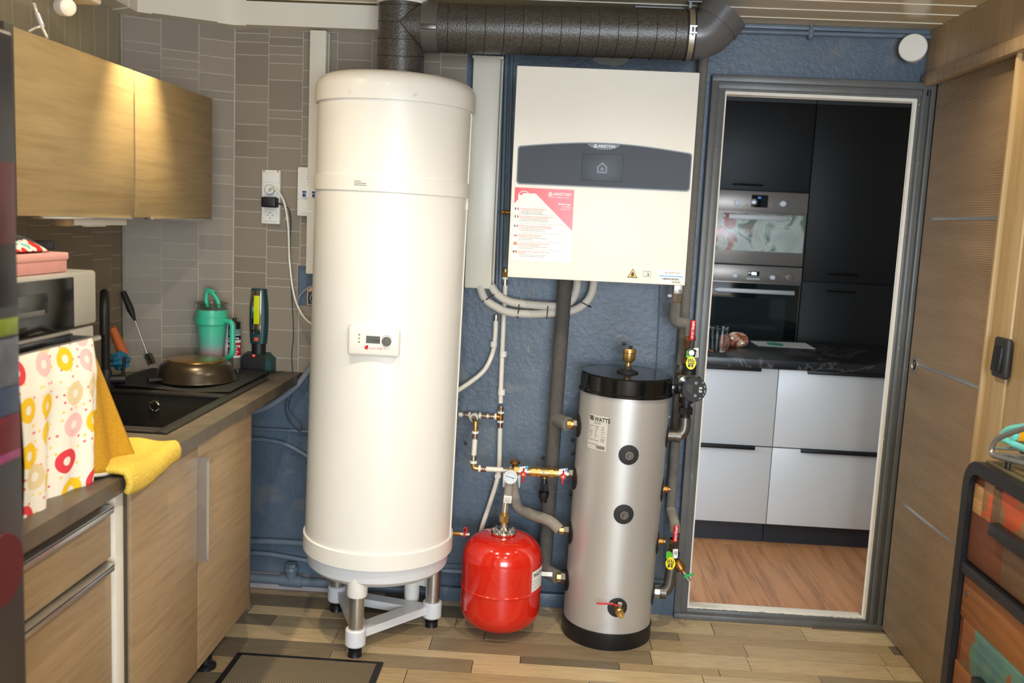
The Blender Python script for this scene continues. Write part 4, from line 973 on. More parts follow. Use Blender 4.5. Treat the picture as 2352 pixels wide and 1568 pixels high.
# ---- brass safety group between the drop pipe and the tank
TPX = 0.107                                            # tank side at this height
def lz_(z, a=180): return lean(tpt(math.radians(a), z, 0.003))
tp = lz_(0.595)
sg = thing('filling_group', 'row of brass fittings with two red butterfly valves into the silver tank', 'valve assembly', (RX0, YR, zr-0.02))
L_ = tp.x-RX0
def RXp(px): return PY(px, 1080, YR).x
MB().cyl((RX0-0.008, YR, zr), (RX0+0.006, YR, zr), 0.011, n=18).cyl((RX0+0.002, YR, zr), (RX0+0.020, YR, zr), 0.0190, n=6).build('union_nut', 'brass', sg)
def butterfly(x):
    b = MB().cyl((x-0.020, YR, zr), (x+0.020, YR, zr), 0.0135, n=20).cyl((x, YR, zr), (x, YR-0.018, zr), 0.009, n=14).build('ball_valve', 'chrome', sg)
    h = MB(); h.lathe([(0.011, 0), (0.011, 0.007), (0, 0.007)], (x, YR-0.018, zr-0.006), (0, -1, 0), 16)
    h.obox((x+0.0005, YR-0.022, zr+0.008), (0.006, 0.005, 0.022), None, 0.002, 1).obox((x-0.001, YR-0.022, zr-0.024), (0.008, 0.005, 0.026), None, 0.002, 1)
    h = h.build('butterfly_handle', 'redplastic', b)
    MB().lathe([(0.005, 0.007), (0.005, 0.0085), (0, 0.0085)], (x, YR-0.018, zr-0.006), (0, -1, 0), 8).build('handle_screw', 'brass', h)
    MB().prism([(x-0.018, zr+0.004), (x+0.012, zr+0.004), (x+0.017, zr+0.026), (x-0.016, zr+0.020)], (0, YR-0.016, 0), EX, EZ, (0, -0.0006, 0)).build('paper_tag', 'paperw', b)
    MB().prism([(x+0.006, zr+0.012), (x+0.014, zr+0.014), (x+0.017, zr+0.026), (x+0.006, zr+0.023)], (0, YR-0.0168, 0), EX, EZ, (0, -0.0005, 0)).build('tag_print', 'inkblue', b)
butterfly(RXp(1203)); butterfly(RXp(1294))
m = MB(); xa = RXp(1215); xb = RXp(1284)
Lr = xb-xa
for f0, f1, r_, n_ in ((0, 0.1, 0.0150, 20), (0.08, 0.24, 0.0205, 8), (0.24, 0.27, 0.016, 18), (0.27, 0.38, 0.0215, 8), (0.38, 0.68, 0.0180, 20), (0.68, 0.82, 0.0205, 8), (0.82, 0.86, 0.015, 18), (0.86, 1.0, 0.0175, 20)):
    m.cyl((xa+Lr*f0, YR, zr), (xa+Lr*f1, YR, zr), r_, n=n_)
m.cyl((xa+Lr*0.53, YR, zr-0.012), (xa+Lr*0.53, YR, zr-0.026), 0.008, n=16).build('check_valve', 'brass', sg)
MB().box(xa+Lr*0.44, xa+Lr*0.54, YR-0.0192, YR-0.0172, zr+0.001, zr+0.012).build('maker_tag', 'labelgrey', sg)
MB().cyl((tp.x-0.016, YR, zr), (tp.x+0.002, YR, zr), 0.020, n=6).build('tank_nut', 'castiron', sg)
# tundish
tn = MB(); fx = xa+Lr*0.53
tn.cyl((fx, YR, zr-0.024), (fx, YR, zr-0.042), 0.0095, 0.012, n=18)
tn.lathe([(0.0195, -0.076), (0.0195, -0.094), (0.013, -0.104), (0.013, -0.116), (0.010, -0.116), (0.010, -0.100), (0.0165, -0.092), (0.0165, -0.076)], (fx, YR, zr), (0, 0, 1), 24, False)
for t in (0, 90, 180, 270):
    tt_ = math.radians(t+20); tn.tube([(fx+0.011*math.cos(tt_), YR+0.011*math.sin(tt_), zr-0.040), (fx+0.018*math.cos(tt_), YR+0.018*math.sin(tt_), zr-0.078)], 0.002, 6, False)
tn.build('tundish', 'black', sg)
# cap behind the first valve
MB().lathe([(0.020, 0), (0.020, 0.006), (0.016, 0.010), (0.005, 0.011), (0.005, 0.018), (0, 0.018)], (RX0+0.002, -0.15, zr+0.014), (0, 0, 1), 24).cyl((RX0+0.002, -0.15, zr-0.03), (RX0+0.002, -0.15, zr+0.014), 0.011, n=16).build('vent_cap', 'brassdk', sg)
# ---- gauge stack above the red vessel
gx, gy = VX, VY
gs = thing('pressure_gauge', 'round white pressure gauge on the fitting above the red vessel', 'pressure gauge', (gx, gy, 0.402+VT))
G = PY(1172, 1096, gy-0.02)
MB().cyl((gx, gy, 0.400+VT), (gx, gy, 0.412+VT), 0.013, n=18).cyl((gx, gy, 0.412+VT), (gx, gy, 0.436+VT), 0.0185, n=6).cyl((gx, gy, 0.436+VT), (gx, gy, 0.450+VT), 0.0135, n=18).build('union_nut', 'brass', gs)
MB().cyl((gx, gy, 0.450+VT), (gx+0.002, gy, 0.495+VT), 0.0125, n=20).build('steel_neck', 'chrome', gs)
q = PY(1166, 1146, gy-0.012)
ck_ = MB().obox((q.x, gy-0.004, q.z), (0.030, 0.030, 0.028), Matrix.Rotation(0.05, 3, 'Y'), 0.003, 2).build('quick_clip', 'white', gs)
MB().box(q.x-0.010, q.x+0.010, gy-0.0205, gy-0.018, q.z-0.009, q.z+0.010, bev=0.001).build('clip_window', 'labelgrey', ck_)
MB().cyl((q.x, gy, q.z+0.012), (q.x+0.004, gy, G.z-0.022), 0.0165, 0.0150, n=20).build('connector', 'foamlt', gs)
MB().cyl((q.x+0.004, gy, G.z-0.024), (q.x+0.005, gy, G.z-0.008), 0.009, n=6).cyl((q.x+0.005, gy, G.z-0.008), (q.x+0.005, gy, G.z+0.03), 0.008, n=12).cyl((q.x+0.005, gy, G.z+0.012), (RX0+0.002, -0.15, zr-0.015), 0.009, n=12).build('stem', 'brass', gs)
gd = Vector((0.12, -1, 0.02)).normalized()
gb = MB().lathe([(0.020, -0.012), (0.0255, -0.010), (0.0255, 0.008), (0.023, 0.009), (0.023, 0.006), (0, 0.006)], (G.x, gy-0.012, G.z), gd, 36).build('gauge_case', 'white', gs)
fc = Vector((G.x, gy-0.012, G.z))+gd*0.0064; gu = gd.cross(EZ).normalized()*-1; gw = EZ
MB().lathe([(0.0228, 0), (0.0228, 0.0006), (0, 0.0006)], fc, gd, 36).build('dial', plain('dial_bluewhite', (214, 226, 234), 0.3), gb)
m = MB()
Rg = Matrix((gu, gd, gw)).transposed()
for k in range(9):
    t = math.radians(225-k*33.75); c_ = fc+gd*0.0009+gu*(0.018*math.cos(t))+gw*(0.018*math.sin(t))
    m.obox(c_, (0.004, 0.0006, 0.0009), Rg @ Matrix.Rotation(-t, 3, 'Y'))
t = math.radians(167); m.obox(fc+gd*0.0011+gu*(0.006*math.cos(t))+gw*(0.006*math.sin(t)), (0.024, 0.0006, 0.0016), Rg @ Matrix.Rotation(-t, 3, 'Y'))
m.obox(fc+gd*0.0011+gu*0.009-gw*0.003, (0.008, 0.0006, 0.0028), Rg @ Matrix.Rotation(0.3, 3, 'Y'))
m.build('scale_and_needle', 'ink', gb)
a_ = PY(1154, 1085, -0.06); b_ = PY(1194, 1127, -0.06)
tag(MB().box(a_.x, b_.x, -0.03, -0.001, b_.z, a_.z+0.004, bev=0.005).build('wall_bracket', 'heatergrey'), 'pale grey mounting plate on the wall behind the pressure gauge', 'bracket')
# ---- foam-clad pipes
YF = -0.125
fz0 = [PY(1300, 640, YF), PY(1248, 1330, YF)]
xf = 0.5*(PY(1297, 700, YF).x+PY(1258, 1240, YF).x)
fa = Vector((PY(1298, 660, YF).x, YF, 1.36)); fb = Vector((PY(1251, 1300, YF).x, YF, 0.20))
fp = thing('insulated_pipe', 'thick dark foam-clad pipe dropping from the white wall boiler', 'pipe', fb)
MB().tube([fa, fb], 0.0265, 24, False).build('foam_sleeve', 'foamdk', fp)
tp1 = lz_(0.795); bz = tp1.z
xb_ = fa.x+(fb.x-fa.x)*(fa.z-bz)/(fa.z-fb.z)
bs = Vector((xb_, YF, bz-0.002)); be = Vector((tp1.x-0.034, -0.212, bz))
MB().tube([bs, be], 0.026, 20, False).build('foam_branch', 'foam', fp)
dr_ = (be-bs).normalized()
MB().cyl(be-dr_*0.002, Vector((be.x+0.014, -0.212, bz)), 0.0185, n=8).cyl((be.x+0.012, -0.212, bz), (tp1.x-0.004, -0.212, bz), 0.014, n=18).build('brass_union', 'brass', fp)
MB().cyl((tp1.x-0.014, -0.212, bz), (tp1.x+0.003, -0.212, bz), 0.0195, n=6).build('tank_nut', 'castiron', fp)
tp3 = lz_(0.385)
f3 = thing('insulated_pipe', 'pale foam-clad pipe curving from behind the gauge to the silver tank', 'pipe', (tp3.x, -0.212, tp3.z-0.03))
e_ = Vector((tp3.x-0.034, -0.212, tp3.z))
MB().tube([PY(1176, 1090, -0.055), PY(1182, 1140, -0.06), PY(1194, 1168, -0.08), PY(1225, 1183, -0.14), PY(1262, 1196, -0.19), e_], 0.0215, 20).build('foam_sleeve', 'foamlt', f3)
MB().cyl(e_-EX*0.002, e_+EX*0.016, 0.0165, n=8).build('brass_union', 'brass', f3)
MB().cyl(e_+EX*0.015, (tp3.x+0.003, -0.212, tp3.z), 0.020, n=6).build('tank_nut', 'castiron', f3)
tp4 = lz_(0.20)
f4 = thing('insulated_pipe', 'short foam-clad pipe low down between the red vessel and silver tank', 'pipe', (tp4.x, -0.212, tp4.z-0.03))
e_ = Vector((tp4.x-0.030, -0.212, tp4.z))
MB().tube(bend([fb+EZ*0.01, Vector((fb.x+0.004, -0.17, tp4.z+0.004)), e_], 0.02), 0.0265, 20, False).build('foam_sleeve', 'foam', f4)
MB().cyl(e_-EX*0.002, e_+EX*0.014, 0.020, n=8).build('brass_union', 'brass', f4)
MB().cyl(e_+EX*0.013, (tp4.x+0.003, -0.212, tp4.z), 0.023, n=6).build('tank_nut', 'castiron', f4)
MB().grid(lambda i, j: Vector((e_.x-0.07+0.05*i, -0.205-0.0272*math.cos(0.2+0.6*j), tp4.z+0.0272*math.sin(0.2+0.6*j)+0.002)), 4, 4).build('pipe_label', 'paperw', f4)
# ---- twin white corrugated hoses
YH = -0.078
def corr(name, label, pix, r=0.0155):
    pts = spline([PY(a, b, YH) for a, b in pix], 10)
    o = thing(name, label, 'hose', pts[0])
    MB().tube(pts, r, 16, False).build('sleeve', plain('corrugated_sleeve', (216, 210, 198), 0.55, 0, 0.05, 300, 0.35, 320), o); return o
h1 = corr('insulated_hose', 'outer white insulated hose looping from the trunking up to the boiler', [(1102, 655), (1113, 685), (1140, 705), (1170, 717), (1215, 721), (1268, 719), (1312, 714), (1341, 699), (1358, 676), (1365, 645), (1367, 630)])
h2 = corr('insulated_hose', 'inner white insulated hose looping from the trunking up to the boiler', [(1128, 655), (1142, 675), (1165, 690), (1195, 697), (1255, 702), (1288, 702), (1312, 690), (1323, 668), (1326, 645), (1327, 630)])
for pa_, pb__, tl_ in (((1110, 692), (1139, 674), 'black cable tie round the twin hoses just below the wide trunking'), ((1189, 728), (1193, 692), 'black cable tie round the twin hoses beside the white water pipe'), ((1256, 730), (1259, 696), 'black cable tie round the twin hoses next to the dark foam pipe'), ((1336, 694), (1358, 706), 'black cable tie on the hose rising to the boiler')):
    a = PY(*pa_, YH-0.0165); b = PY(*pb__, YH-0.0165)
    ti = MB(); mid = (a+b)/2; d_ = (b-a); L__ = d_.length/2; d_.normalize()
    ring = [mid+d_*(L__*math.cos(t)*1.0)+Vector((0, 0.0165+(-0.0175)*math.sin(t), 0)) for t in [2*math.pi*k/24 for k in range(25)]]
    ti.tube(ring, 0.0022, 6, False, caps=False).obox(a-Vector((0, 0.001, 0)), (0.006, 0.005, 0.008), None, 0.001, 1)
    tag(ti.build('cable_tie', 'black'), tl_, 'cable tie', 'ties on the twin hoses')
# ---- painted upright pipes left of the boiler
for i, (xa_, xb_2, zlo, r_) in enumerate(((1162, 1150, 1.30, 0.0085), (1174, 1163, 1.385, 0.0065), (1153, 1143, 1.24, 0.006))):
    a = PY(xa_, 130, -0.02); x_ = PY(xb_2, 620, -0.02).x
    lab_ = ['thicker blue painted pipe beside the boiler leading to the brass fitting', 'thin blue painted pipe next to the boiler side', 'thin blue painted conduit beside the wide trunking'][i]
    tag(MB().cyl((x_, -0.012-0.004*i, zlo), (a.x, -0.012-0.004*i, 2.30), r_, n=12).build('painted_pipe', 'bluepipe'), lab_, 'pipe')
bv = thing('bleed_valve', 'small brass valve sticking out beside the boiler edge', 'valve', PY(1158, 487, -0.03))
q = PY(1160, 487, -0.035)
MB().cyl((q.x-0.012, q.y, q.z), (q.x+0.02, q.y, q.z), 0.006, n=12).cyl((q.x-0.001, q.y, q.z-0.010), (q.x-0.001, q.y, q.z+0.008), 0.007, n=8).build('body', 'brassdk', bv)
MB().obox((q.x-0.020, q.y, q.z-0.002), (0.016, 0.006, 0.005), None, 0.001, 1).build('lever', 'black', bv)
# ---- long foam pipe on the right and the pump line in front of it
YA = -0.075
xa_ = PY(1614, 160, YA).x; xm_ = PY(1541, 1160, YA).x
zt1, zt2 = 2.24, PY(1580, 838, YA).z
def xA(z): return xa_+(xm_-xa_)*(zt1-z)/(zt1-0.45)
fa_ = thing('insulated_pipe', 'long upright foam-clad pipe beside the doorway casing', 'pipe', (xm_, YA, 0.42))
MB().tube([(xA(2.24), YA, 2.24), (xA(zt2), YA, zt2)], 0.0185, 20, False).build('foam_sleeve', 'foam', fa_)
zq = PY(1572, 868, YA).z
MB().cyl((xA(zt2), YA, zt2), (xA(zq+0.02), YA, zq+0.02), 0.013, n=16).cyl((xA(zq), YA, zt2-0.028), (xA(zq), YA, zt2-0.016), 0.017, n=6).build('press_fitting', 'steel', fa_)
MB().cyl((xA(zq), YA, zq-0.004), (xA(zq), YA, zq+0.02), 0.0185, n=6).build('brass_nut', 'brassdk', fa_)
zl = PY(1540, 1170, YA).z
MB().tube([(xA(zq), YA, zq-0.01), (xA(zl), YA, zl)], 0.0185, 20, False).build('foam_sleeve', 'foam', fa_)
LV = PY(1548, 1232, -0.16)
MB().tube([(xA(zl), YA, zl+0.004), PY(1543, 1180, -0.10), PY(1549, 1200, -0.15), PY(1550, 1222, -0.16)], 0.0195, 20).build('foam_offset', 'foamlt', fa_)
# boiler outlet
BO = PY(1555, 672, -0.19)
YV = -0.205
ov = thing('insulated_pipe', 'stepped foam-clad pipe from the boiler outlet to the red-lever valve', 'pipe', PY(1590, 765, YV))
MB().box(BO.x-0.016, BO.x+0.018, -0.21, -0.17, BO.z-0.004, 1.3445, bev=0.003).cyl((BO.x, -0.19, BO.z-0.030), (BO.x, -0.19, BO.z-0.003), 0.018, n=6).build('service_valve', 'steel', ov)
MB().obox((BO.x-0.026, -0.19, BO.z-0.012), (0.016, 0.008, 0.012), None, 0.001, 1).build('valve_spindle', 'castiron', ov)
text('\u2191', ov, 'ink', (BO.x-0.002, -0.211, BO.z+0.001), EX, EZ, 0.018, name='flow_arrow')
MB().cyl((BO.x, -0.19, BO.z-0.044), (BO.x, -0.19, BO.z-0.029), 0.0155, n=6).build('brass_nut', 'brass', ov)
f_a = PY(1551, 697, -0.19); f_b = PY(1551, 740, -0.195); f_c = PY(1586, 742, YV); f_d = PY(1585, 771, YV)
MB().tube(bend([Vector((f_a.x, -0.19, f_a.z+0.004)), Vector((f_a.x, -0.195, f_c.z)), f_c, f_d], 0.022), 0.021, 20, False).build('foam_sleeve', 'foam', ov)
# ---- ball valve with long red lever (used twice)
def lever_valve(name, label, vc, lp0, lp1, tagp, ends):
    o = thing(name, label, 'valve', vc)
    b = MB().cyl(vc+EZ*ends[0], vc-EZ*ends[1], 0.0165, n=20).cyl(vc+EZ*ends[0], vc+EZ*(ends[0]-0.016), 0.0205, n=6).cyl(vc-EZ*ends[1], vc-EZ*(ends[1]-0.016), 0.0205, n=6).cyl(vc, vc-EY*0.03, 0.012, n=16).build('valve_body', 'brassdk', o)
    hub = MB().obox(vc-EY*0.038, (0.034, 0.014, 0.030), Matrix.Rotation(0.15, 3, 'Y'), 0.004, 2).build('lever_hub', 'blacksatin', o)
    MB().lathe([(0.010, 0), (0.010, 0.003), (0.006, 0.003), (0.006, 0.006), (0, 0.006)], vc-EY*0.045, (0, -1, 0), 16).build('lever_nut', 'chrome', hub)
    d_ = (lp1-lp0).normalized(); w_ = d_.cross(EY).normalized(); Rl = Matrix((d_, EY, w_)).transposed()
    MB().obox((vc-EY*0.04+lp0)/2+EZ*0.004, ((lp0-vc+EY*0.04).length+0.012, 0.008, 0.016), Rl, 0.002, 1).build('lever_arm', 'blacksatin', o)
    lv_ = MB().obox((lp0+lp1)/2, ((lp1-lp0).length, 0.011, 0.019), Rl, 0.005, 3).build('lever_grip', 'redplastic', o)
    up_ = -w_ if w_.z > 0 else w_
    for s_, off, sz in (('Smart', 0.55, 0.013), ('GIT', 0.30, 0.010), ('UP', 0.12, 0.010)):
        q_ = lp0+(lp1-lp0)*off-EY*0.0062
        rd_ = d_; uu = EY.cross(rd_).normalized()*1.0
        text(s_, lv_, 'inkwhite', q_+w_*(-0.004 if True else 0), rd_, -(rd_.cross(EY)).normalized()*-1 if rd_.cross((rd_.cross(EY))).dot(EY) < 0 else -(rd_.cross(EY)).normalized(), sz, bold=0.02)
    # plastic tags
    M.setdefault('tagy', plain('tag_yellow', (244, 226, 20), 0.4)); M.setdefault('tagg', plain('tag_green', (86, 176, 40), 0.4))
    tp_ = []
    for k in range(20):
        t = 2*math.pi*k/20; rx = 0.0185; rz = 0.022+(0.004 if math.sin(t) < 0 else 0)
        tp_.append((rx*math.cos(t)*(0.9 if math.sin(t) > 0.3 else 1.0), rz*math.sin(t)))
    ty = MB().prism(tp_, tagp, EX, EZ, (0, -0.003, 0)).build('yellow_tag', 'tagy', o)
    m = MB()
    for a_, b_, w__, h__ in ((-0.010, 0.006, 0.003, 0.014), (-0.004, 0.008, 0.003, 0.013), (0.003, 0.007, 0.003, 0.014), (0.009, 0.004, 0.003, 0.010), (0.0, -0.004, 0.020, 0.003), (-0.006, -0.012, 0.008, 0.009), (0.005, -0.012, 0.006, 0.009)):
        m.box(tagp.x+a_-w__/2, tagp.x+a_+w__/2, tagp.y-0.0040, tagp.y-0.0029, tagp.z+b_-h__/2, tagp.z+b_+h__/2)
    m.build('tag_print', 'ink', ty)
    g0 = tagp+Vector((-0.004, 0.003, 0.026))
    MB().prism([(-0.014, -0.010), (0.010, -0.012), (0.012, 0.006), (0.0, 0.018), (-0.014, 0.016)], g0, EX, EZ, (0, -0.003, 0)).build('green_tag', 'tagg', o)
    bt = MB().prism([(-0.008, -0.014), (0.010, -0.012), (0.008, 0.022), (-0.010, 0.020)], tagp+Vector((0.016, 0.004, 0.032)), EX, EZ, (0, -0.002, 0)).build('bar_code_tag', 'paperw', o)
    m = MB()
    for k in range(6): m.box(tagp.x+0.009+0.001*(k % 2), tagp.x+0.023, tagp.y+0.0012, tagp.y+0.0021, tagp.z+0.022+k*0.004, tagp.z+0.0235+k*0.004)
    m.build('bar_code', 'ink', bt)
    return o
V1 = PY(1584, 806, YV)
lever_valve('ball_valve', 'brass ball valve with red lever and yellow tag above the pump', V1, PY(1588, 783, YV-0.04), PY(1593, 735, YV-0.045), PY(1587, 832, YV-0.045), (0.055, 0.045))
# ---- circulation pump
PC = PY(1581, 888, YV); hd = PY(1594, 894, YV-0.10)
pm = thing('circulation_pump', 'circulation pump with round black display head beside the silver tank', 'pump', PY(1575, 975, YV))
MB().cyl((V1.x, YV, V1.z-0.042), (PC.x-0.002, YV, PC.z+0.045), 0.016, n=18).cyl((PC.x, YV, PC.z+0.062), (PC.x, YV, PC.z+0.084), 0.026, n=6).build('upper_union', 'blacksatin', pm)
ad = (hd-Vector((PC.x-0.012, YV, PC.z+0.006))).normalized()
hs = Vector((PC.x-0.012, YV, PC.z+0.006))
Rh = Matrix((ad.cross(EZ).normalized()*-1, ad, EZ)).transposed()
MB().tube([(PC.x, YV, PC.z+0.062), (PC.x-0.006, YV, PC.z+0.02), (PC.x-0.006, YV, PC.z-0.02), (PC.x-0.004, YV, PC.z-0.060)], 0.026, 18).build('volute', 'blacksatin', pm)
hsg = MB().obox(hs+ad*0.030, (0.082, 0.036, 0.082), Rh, 0.012, 3).cyl(hs+ad*0.045, hs+ad*0.085, 0.041, n=32).build('motor_housing', 'alu', pm)
for dx, dz in ((-1, 1), (1, 1), (-1, -1), (1, -1)):
    q = hs+ad*0.048+Rh @ Vector((dx*0.033, 0, dz*0.033)); MB().lathe([(0.007, 0), (0.007, 0.003), (0.003, 0.003), (0.003, 0.001), (0, 0.001)], q, ad, 12).build('screw', 'chrome', hsg)
hb_ = MB().lathe([(0.043, 0), (0.0455, 0.004), (0.0455, 0.026), (0.044, 0.028), (0, 0.028)], hs+ad*0.080, ad, 48).build('display_head', plain('pump_head', (44, 46, 50), 0.42), pm)
hf = hs+ad*0.1083; hu = Rh @ EX; hw = Rh @ EZ
for dz in (0.024, -0.022): MB().lathe([(0.0058, 0), (0.0058, 0.0012), (0.005, 0.0016), (0, 0.0016)], hf+hu*0.004+hw*dz, ad, 16).build('button', plain('pump_button', (130, 132, 134), 0.4), hb_)
text('8.8', hb_, 'inkwhite', hf+hu*0.016+hw*0.0105, -hw, hu, 0.017, bold=0.01)
for k in range(5):
    t = math.radians(48-k*24); q = hf+hu*(0.036*math.cos(t))+hw*(0.036*math.sin(t))
    text(['W', 'm3', 'min', 'C', 'set'][k], hb_, 'inkwhite', q, -hw*math.cos(t)+hu*math.sin(t), hu*math.cos(t)+hw*math.sin(t), 0.0075)
for k in range(4): text(['constant pressure', 'constant speed', 'proportional', 'EEI 0.20'][k], hb_, 'inkgrey', hf+hu*(-0.012-0.006*k)+hw*(0.022-0.002*k), -hw, hu, 0.0052)
cx_ = PY(1552, 893, YV-0.05)
cbx = MB().obox(cx_, (0.040, 0.030, 0.034), Rh, 0.004, 2).cyl(cx_-EX*0.018, cx_-EX*0.036, 0.0145, 0.012, n=12).build('connector_plug', 'blackgloss', pm)
MB().tube([cx_-EX*0.034, PY(1524, 906, YV-0.05), PY(1516, 928, YV-0.04), PY(1524, 950, YV-0.03), PY(1537, 957, YV)], 0.0042, 8).build('cable', 'labelgrey', pm)
un = PY(1575, 942, YV)
MB().cyl((PC.x-0.004, YV, PC.z-0.055), (un.x, YV, un.z+0.01), 0.017, n=18).cyl((un.x, YV, un.z+0.012), (un.x, YV, un.z-0.013), 0.027, n=6).cyl((un.x, YV, un.z-0.012), (un.x, YV, un.z-0.032), 0.019, n=18).build('lower_union', 'blacksatin', pm)
pr_ = lean(tpt(0, 0.780, 0.003))
MB().tube(bend([Vector((un.x, YV, un.z-0.028)), Vector((un.x, -0.212, pr_.z)), Vector((pr_.x-0.002, -0.212, pr_.z))], 0.040), 0.0225, 20, False).lathe([(0.0245, 0), (0.0245, 0.02)], (pr_.x+0.028, -0.212, pr_.z), (1, 0, 0), 20).build('elbow', 'castiron', pm)
# ---- lower valve, filter and drain tap
V2 = PY(1547, 1266, YV)
v2 = lever_valve('ball_valve', 'brass ball valve with red lever and yellow tag near the floor', V2, PY(1550, 1246, YV-0.04), PY(1554, 1206, YV-0.045), PY(1540, 1292, YV-0.05), (0.050, 0.05))
pl_ = lean(tpt(0, 0.172, 0.003))
le = thing('pipe_elbow', 'grey iron elbow joining the low valve to the silver tank', 'pipe fitting', (V2.x, YV, pl_.z-0.02))
MB().tube(bend([V2-EZ*0.045, Vector((V2.x-0.012, -0.212, pl_.z)), Vector((pl_.x-0.002, -0.212, pl_.z))], 0.040), 0.0220, 20, False).lathe([(0.0245, 0), (0.0245, 0.02)], (pl_.x+0.026, -0.212, pl_.z), (1, 0, 0), 20).build('elbow', 'castiron', le)
MB().cyl((pl_.x+0.004, -0.212, pl_.z), (pl_.x+0.022, -0.212, pl_.z), 0.024, n=8).build('tank_nut', 'steel', le)
fl2 = thing('filter_drain', 'brass strainer cup with a small green drain tap', 'valve', PY(1560, 1300, YV))
s0_, s1_ = PY(1549, 1282, YV), PY(1565, 1306, YV-0.02)
dd = (s1_-s0_).normalized()
MB().lathe([(0.013, 0), (0.017, 0.012), (0.0185, 0.02), (0.0185, 0.048), (0.016, 0.052), (0.009, 0.054), (0.009, 0.062), (0, 0.062)], s0_, dd, 24).build('strainer_cup', 'brassdk', fl2)
t0_ = s0_+dd*0.060
MB().cyl(t0_, t0_+dd*0.022, 0.0075, n=12).cyl(t0_+dd*0.022, t0_+dd*0.040, 0.0095, n=8).build('tap', 'chrome', fl2)
q = t0_+dd*0.014-EY*0.008
MB().obox(q+Vector((0.012, -0.004, 0.006)), (0.034, 0.006, 0.010), Matrix.Rotation(-0.5, 3, 'Y'), 0.002, 1).lathe([(0.008, 0), (0.008, 0.006), (0, 0.006)], q+EY*0.002, (0, -1, 0), 12).build('green_handle', plain('green_handle', (40, 170, 90), 0.4), fl2)
# small valve on the heater's right side
q = PY(1062, 1226, -0.26); q.x = -0.318
hv = thing('drain_valve', 'small valve with red handle on the right flank of the water heater', 'valve', q)
MB().cyl((q.x-0.02, q.y, q.z), (q.x+0.018, q.y, q.z), 0.0085, n=6).cyl((q.x+0.01, q.y, q.z), (q.x+0.022, q.y, q.z), 0.006, n=12).build('union_nut', 'brassdk', hv)
MB().cyl((q.x+0.020, q.y, q.z), (q.x+0.054, q.y, q.z), 0.0085, n=14).build('valve_body', 'chrome', hv)
MB().obox((q.x+0.036, q.y-0.010, q.z+0.012), (0.008, 0.006, 0.040), Matrix.Rotation(0.12, 3, 'Y'), 0.002, 1).obox((q.x+0.038, q.y-0.010, q.z+0.020), (0.014, 0.006, 0.018), None, 0.002, 1).build('red_handle', 'redplastic', hv)
# ---- thin cable on the wall behind the tank
tag(MB().tube([PY(1515, 655, -0.004), PY(1513, 720, -0.004), PY(1508, 830, -0.004), PY(1500, 900, -0.004)], 0.0028, 6).build('wall_cable', 'bluepipe'), 'thin blue painted cable on the wall below the boiler', 'cable')
# ---- painted pipes along the foot of the wall
def wp(name, label, pix, Y, r, mat='bluepipe', n=14):
    return tag(MB().tube([PY(a, b, Y) for a, b in pix], r, n).build(name, mat), label, 'pipe')
dpz = PY(668, 1335, -0.05).z
dp_ = thing('drain_pipe', 'blue painted drain pipe with capped tee along the wall foot', 'pipe', (-0.95, -0.05, dpz))
MB().cyl((-1.25, -0.045, dpz+0.004), (-0.40, -0.045, dpz-0.006), 0.019, n=20).build('pipe', 'bluepipe', dp_)
tx_ = PY(668, 1335, -0.05).x
MB().cyl((tx_-0.045, -0.045, dpz+0.002), (tx_+0.045, -0.045, dpz), 0.0245, n=24).cyl((tx_, -0.045, dpz), (tx_, -0.045, dpz+0.05), 0.023, n=24).build('tee', 'bluepipe', dp_)
MB().lathe([(0.027, 0.045), (0.027, 0.056), (0.025, 0.060), (0, 0.060)], (tx_, -0.045, dpz), (0, 0, 1), 24).cyl((tx_, -0.045, dpz+0.058), (tx_, -0.045, dpz+0.074), 0.022, n=6).build('tee_cap', 'bluepipe', dp_)
wp('painted_pipe', 'upper blue painted pipe low on the wall behind the sink cabinet', [(560, 1242), (640, 1244), (720, 1249)], -0.02, 0.0125)
q = PY(655, 1245, -0.02)
wp('painted_pipe', 'lower blue painted pipe sloping behind the white water heater', [(560, 1268), (630, 1274), (720, 1290)], -0.018, 0.010)
wp('painted_pipe', 'blue painted pipe at mid height left of the water heater', [(570, 983), (640, 987), (725, 992)], -0.014, 0.007)
wp('painted_pipe', 'blue painted hose arching down beside the water heater', [(575, 1008), (610, 1010), (660, 1022), (722, 1058)], -0.016, 0.0095)
wp('drain_hose', 'grey drain hose rising from behind the cabinet to the water heater', [(570, 948), (610, 936), (655, 908), (690, 876), (722, 832)], -0.07, 0.0125, plain('grey_hose', (128, 134, 142), 0.35))
wp('painted_pipe', 'short blue painted pipe between water heater and red vessel', [(985, 1308), (1030, 1311), (1085, 1314)], -0.02, 0.010)
struct(MB().box(-1.25, -0.62, -0.018, -0.001, 0, 0.062).build('baseboard_left', plain('raw_pink_plaster', (176, 164, 168), 0.7, 0, 0.1, 20, 0.3, 40)), 'bare pinkish plaster strip under the drain pipe', 'baseboard')
struct(MB().box(-0.46, 0.20, -0.030, -0.001, 0, 0.058, bev=0.006).box(-0.46, 0.20, -0.012, -0.001, 0.058, 0.15, bev=0.004).build('baseboard_middle', 'blue'), 'blue painted skirting behind the red vessel', 'baseboard')
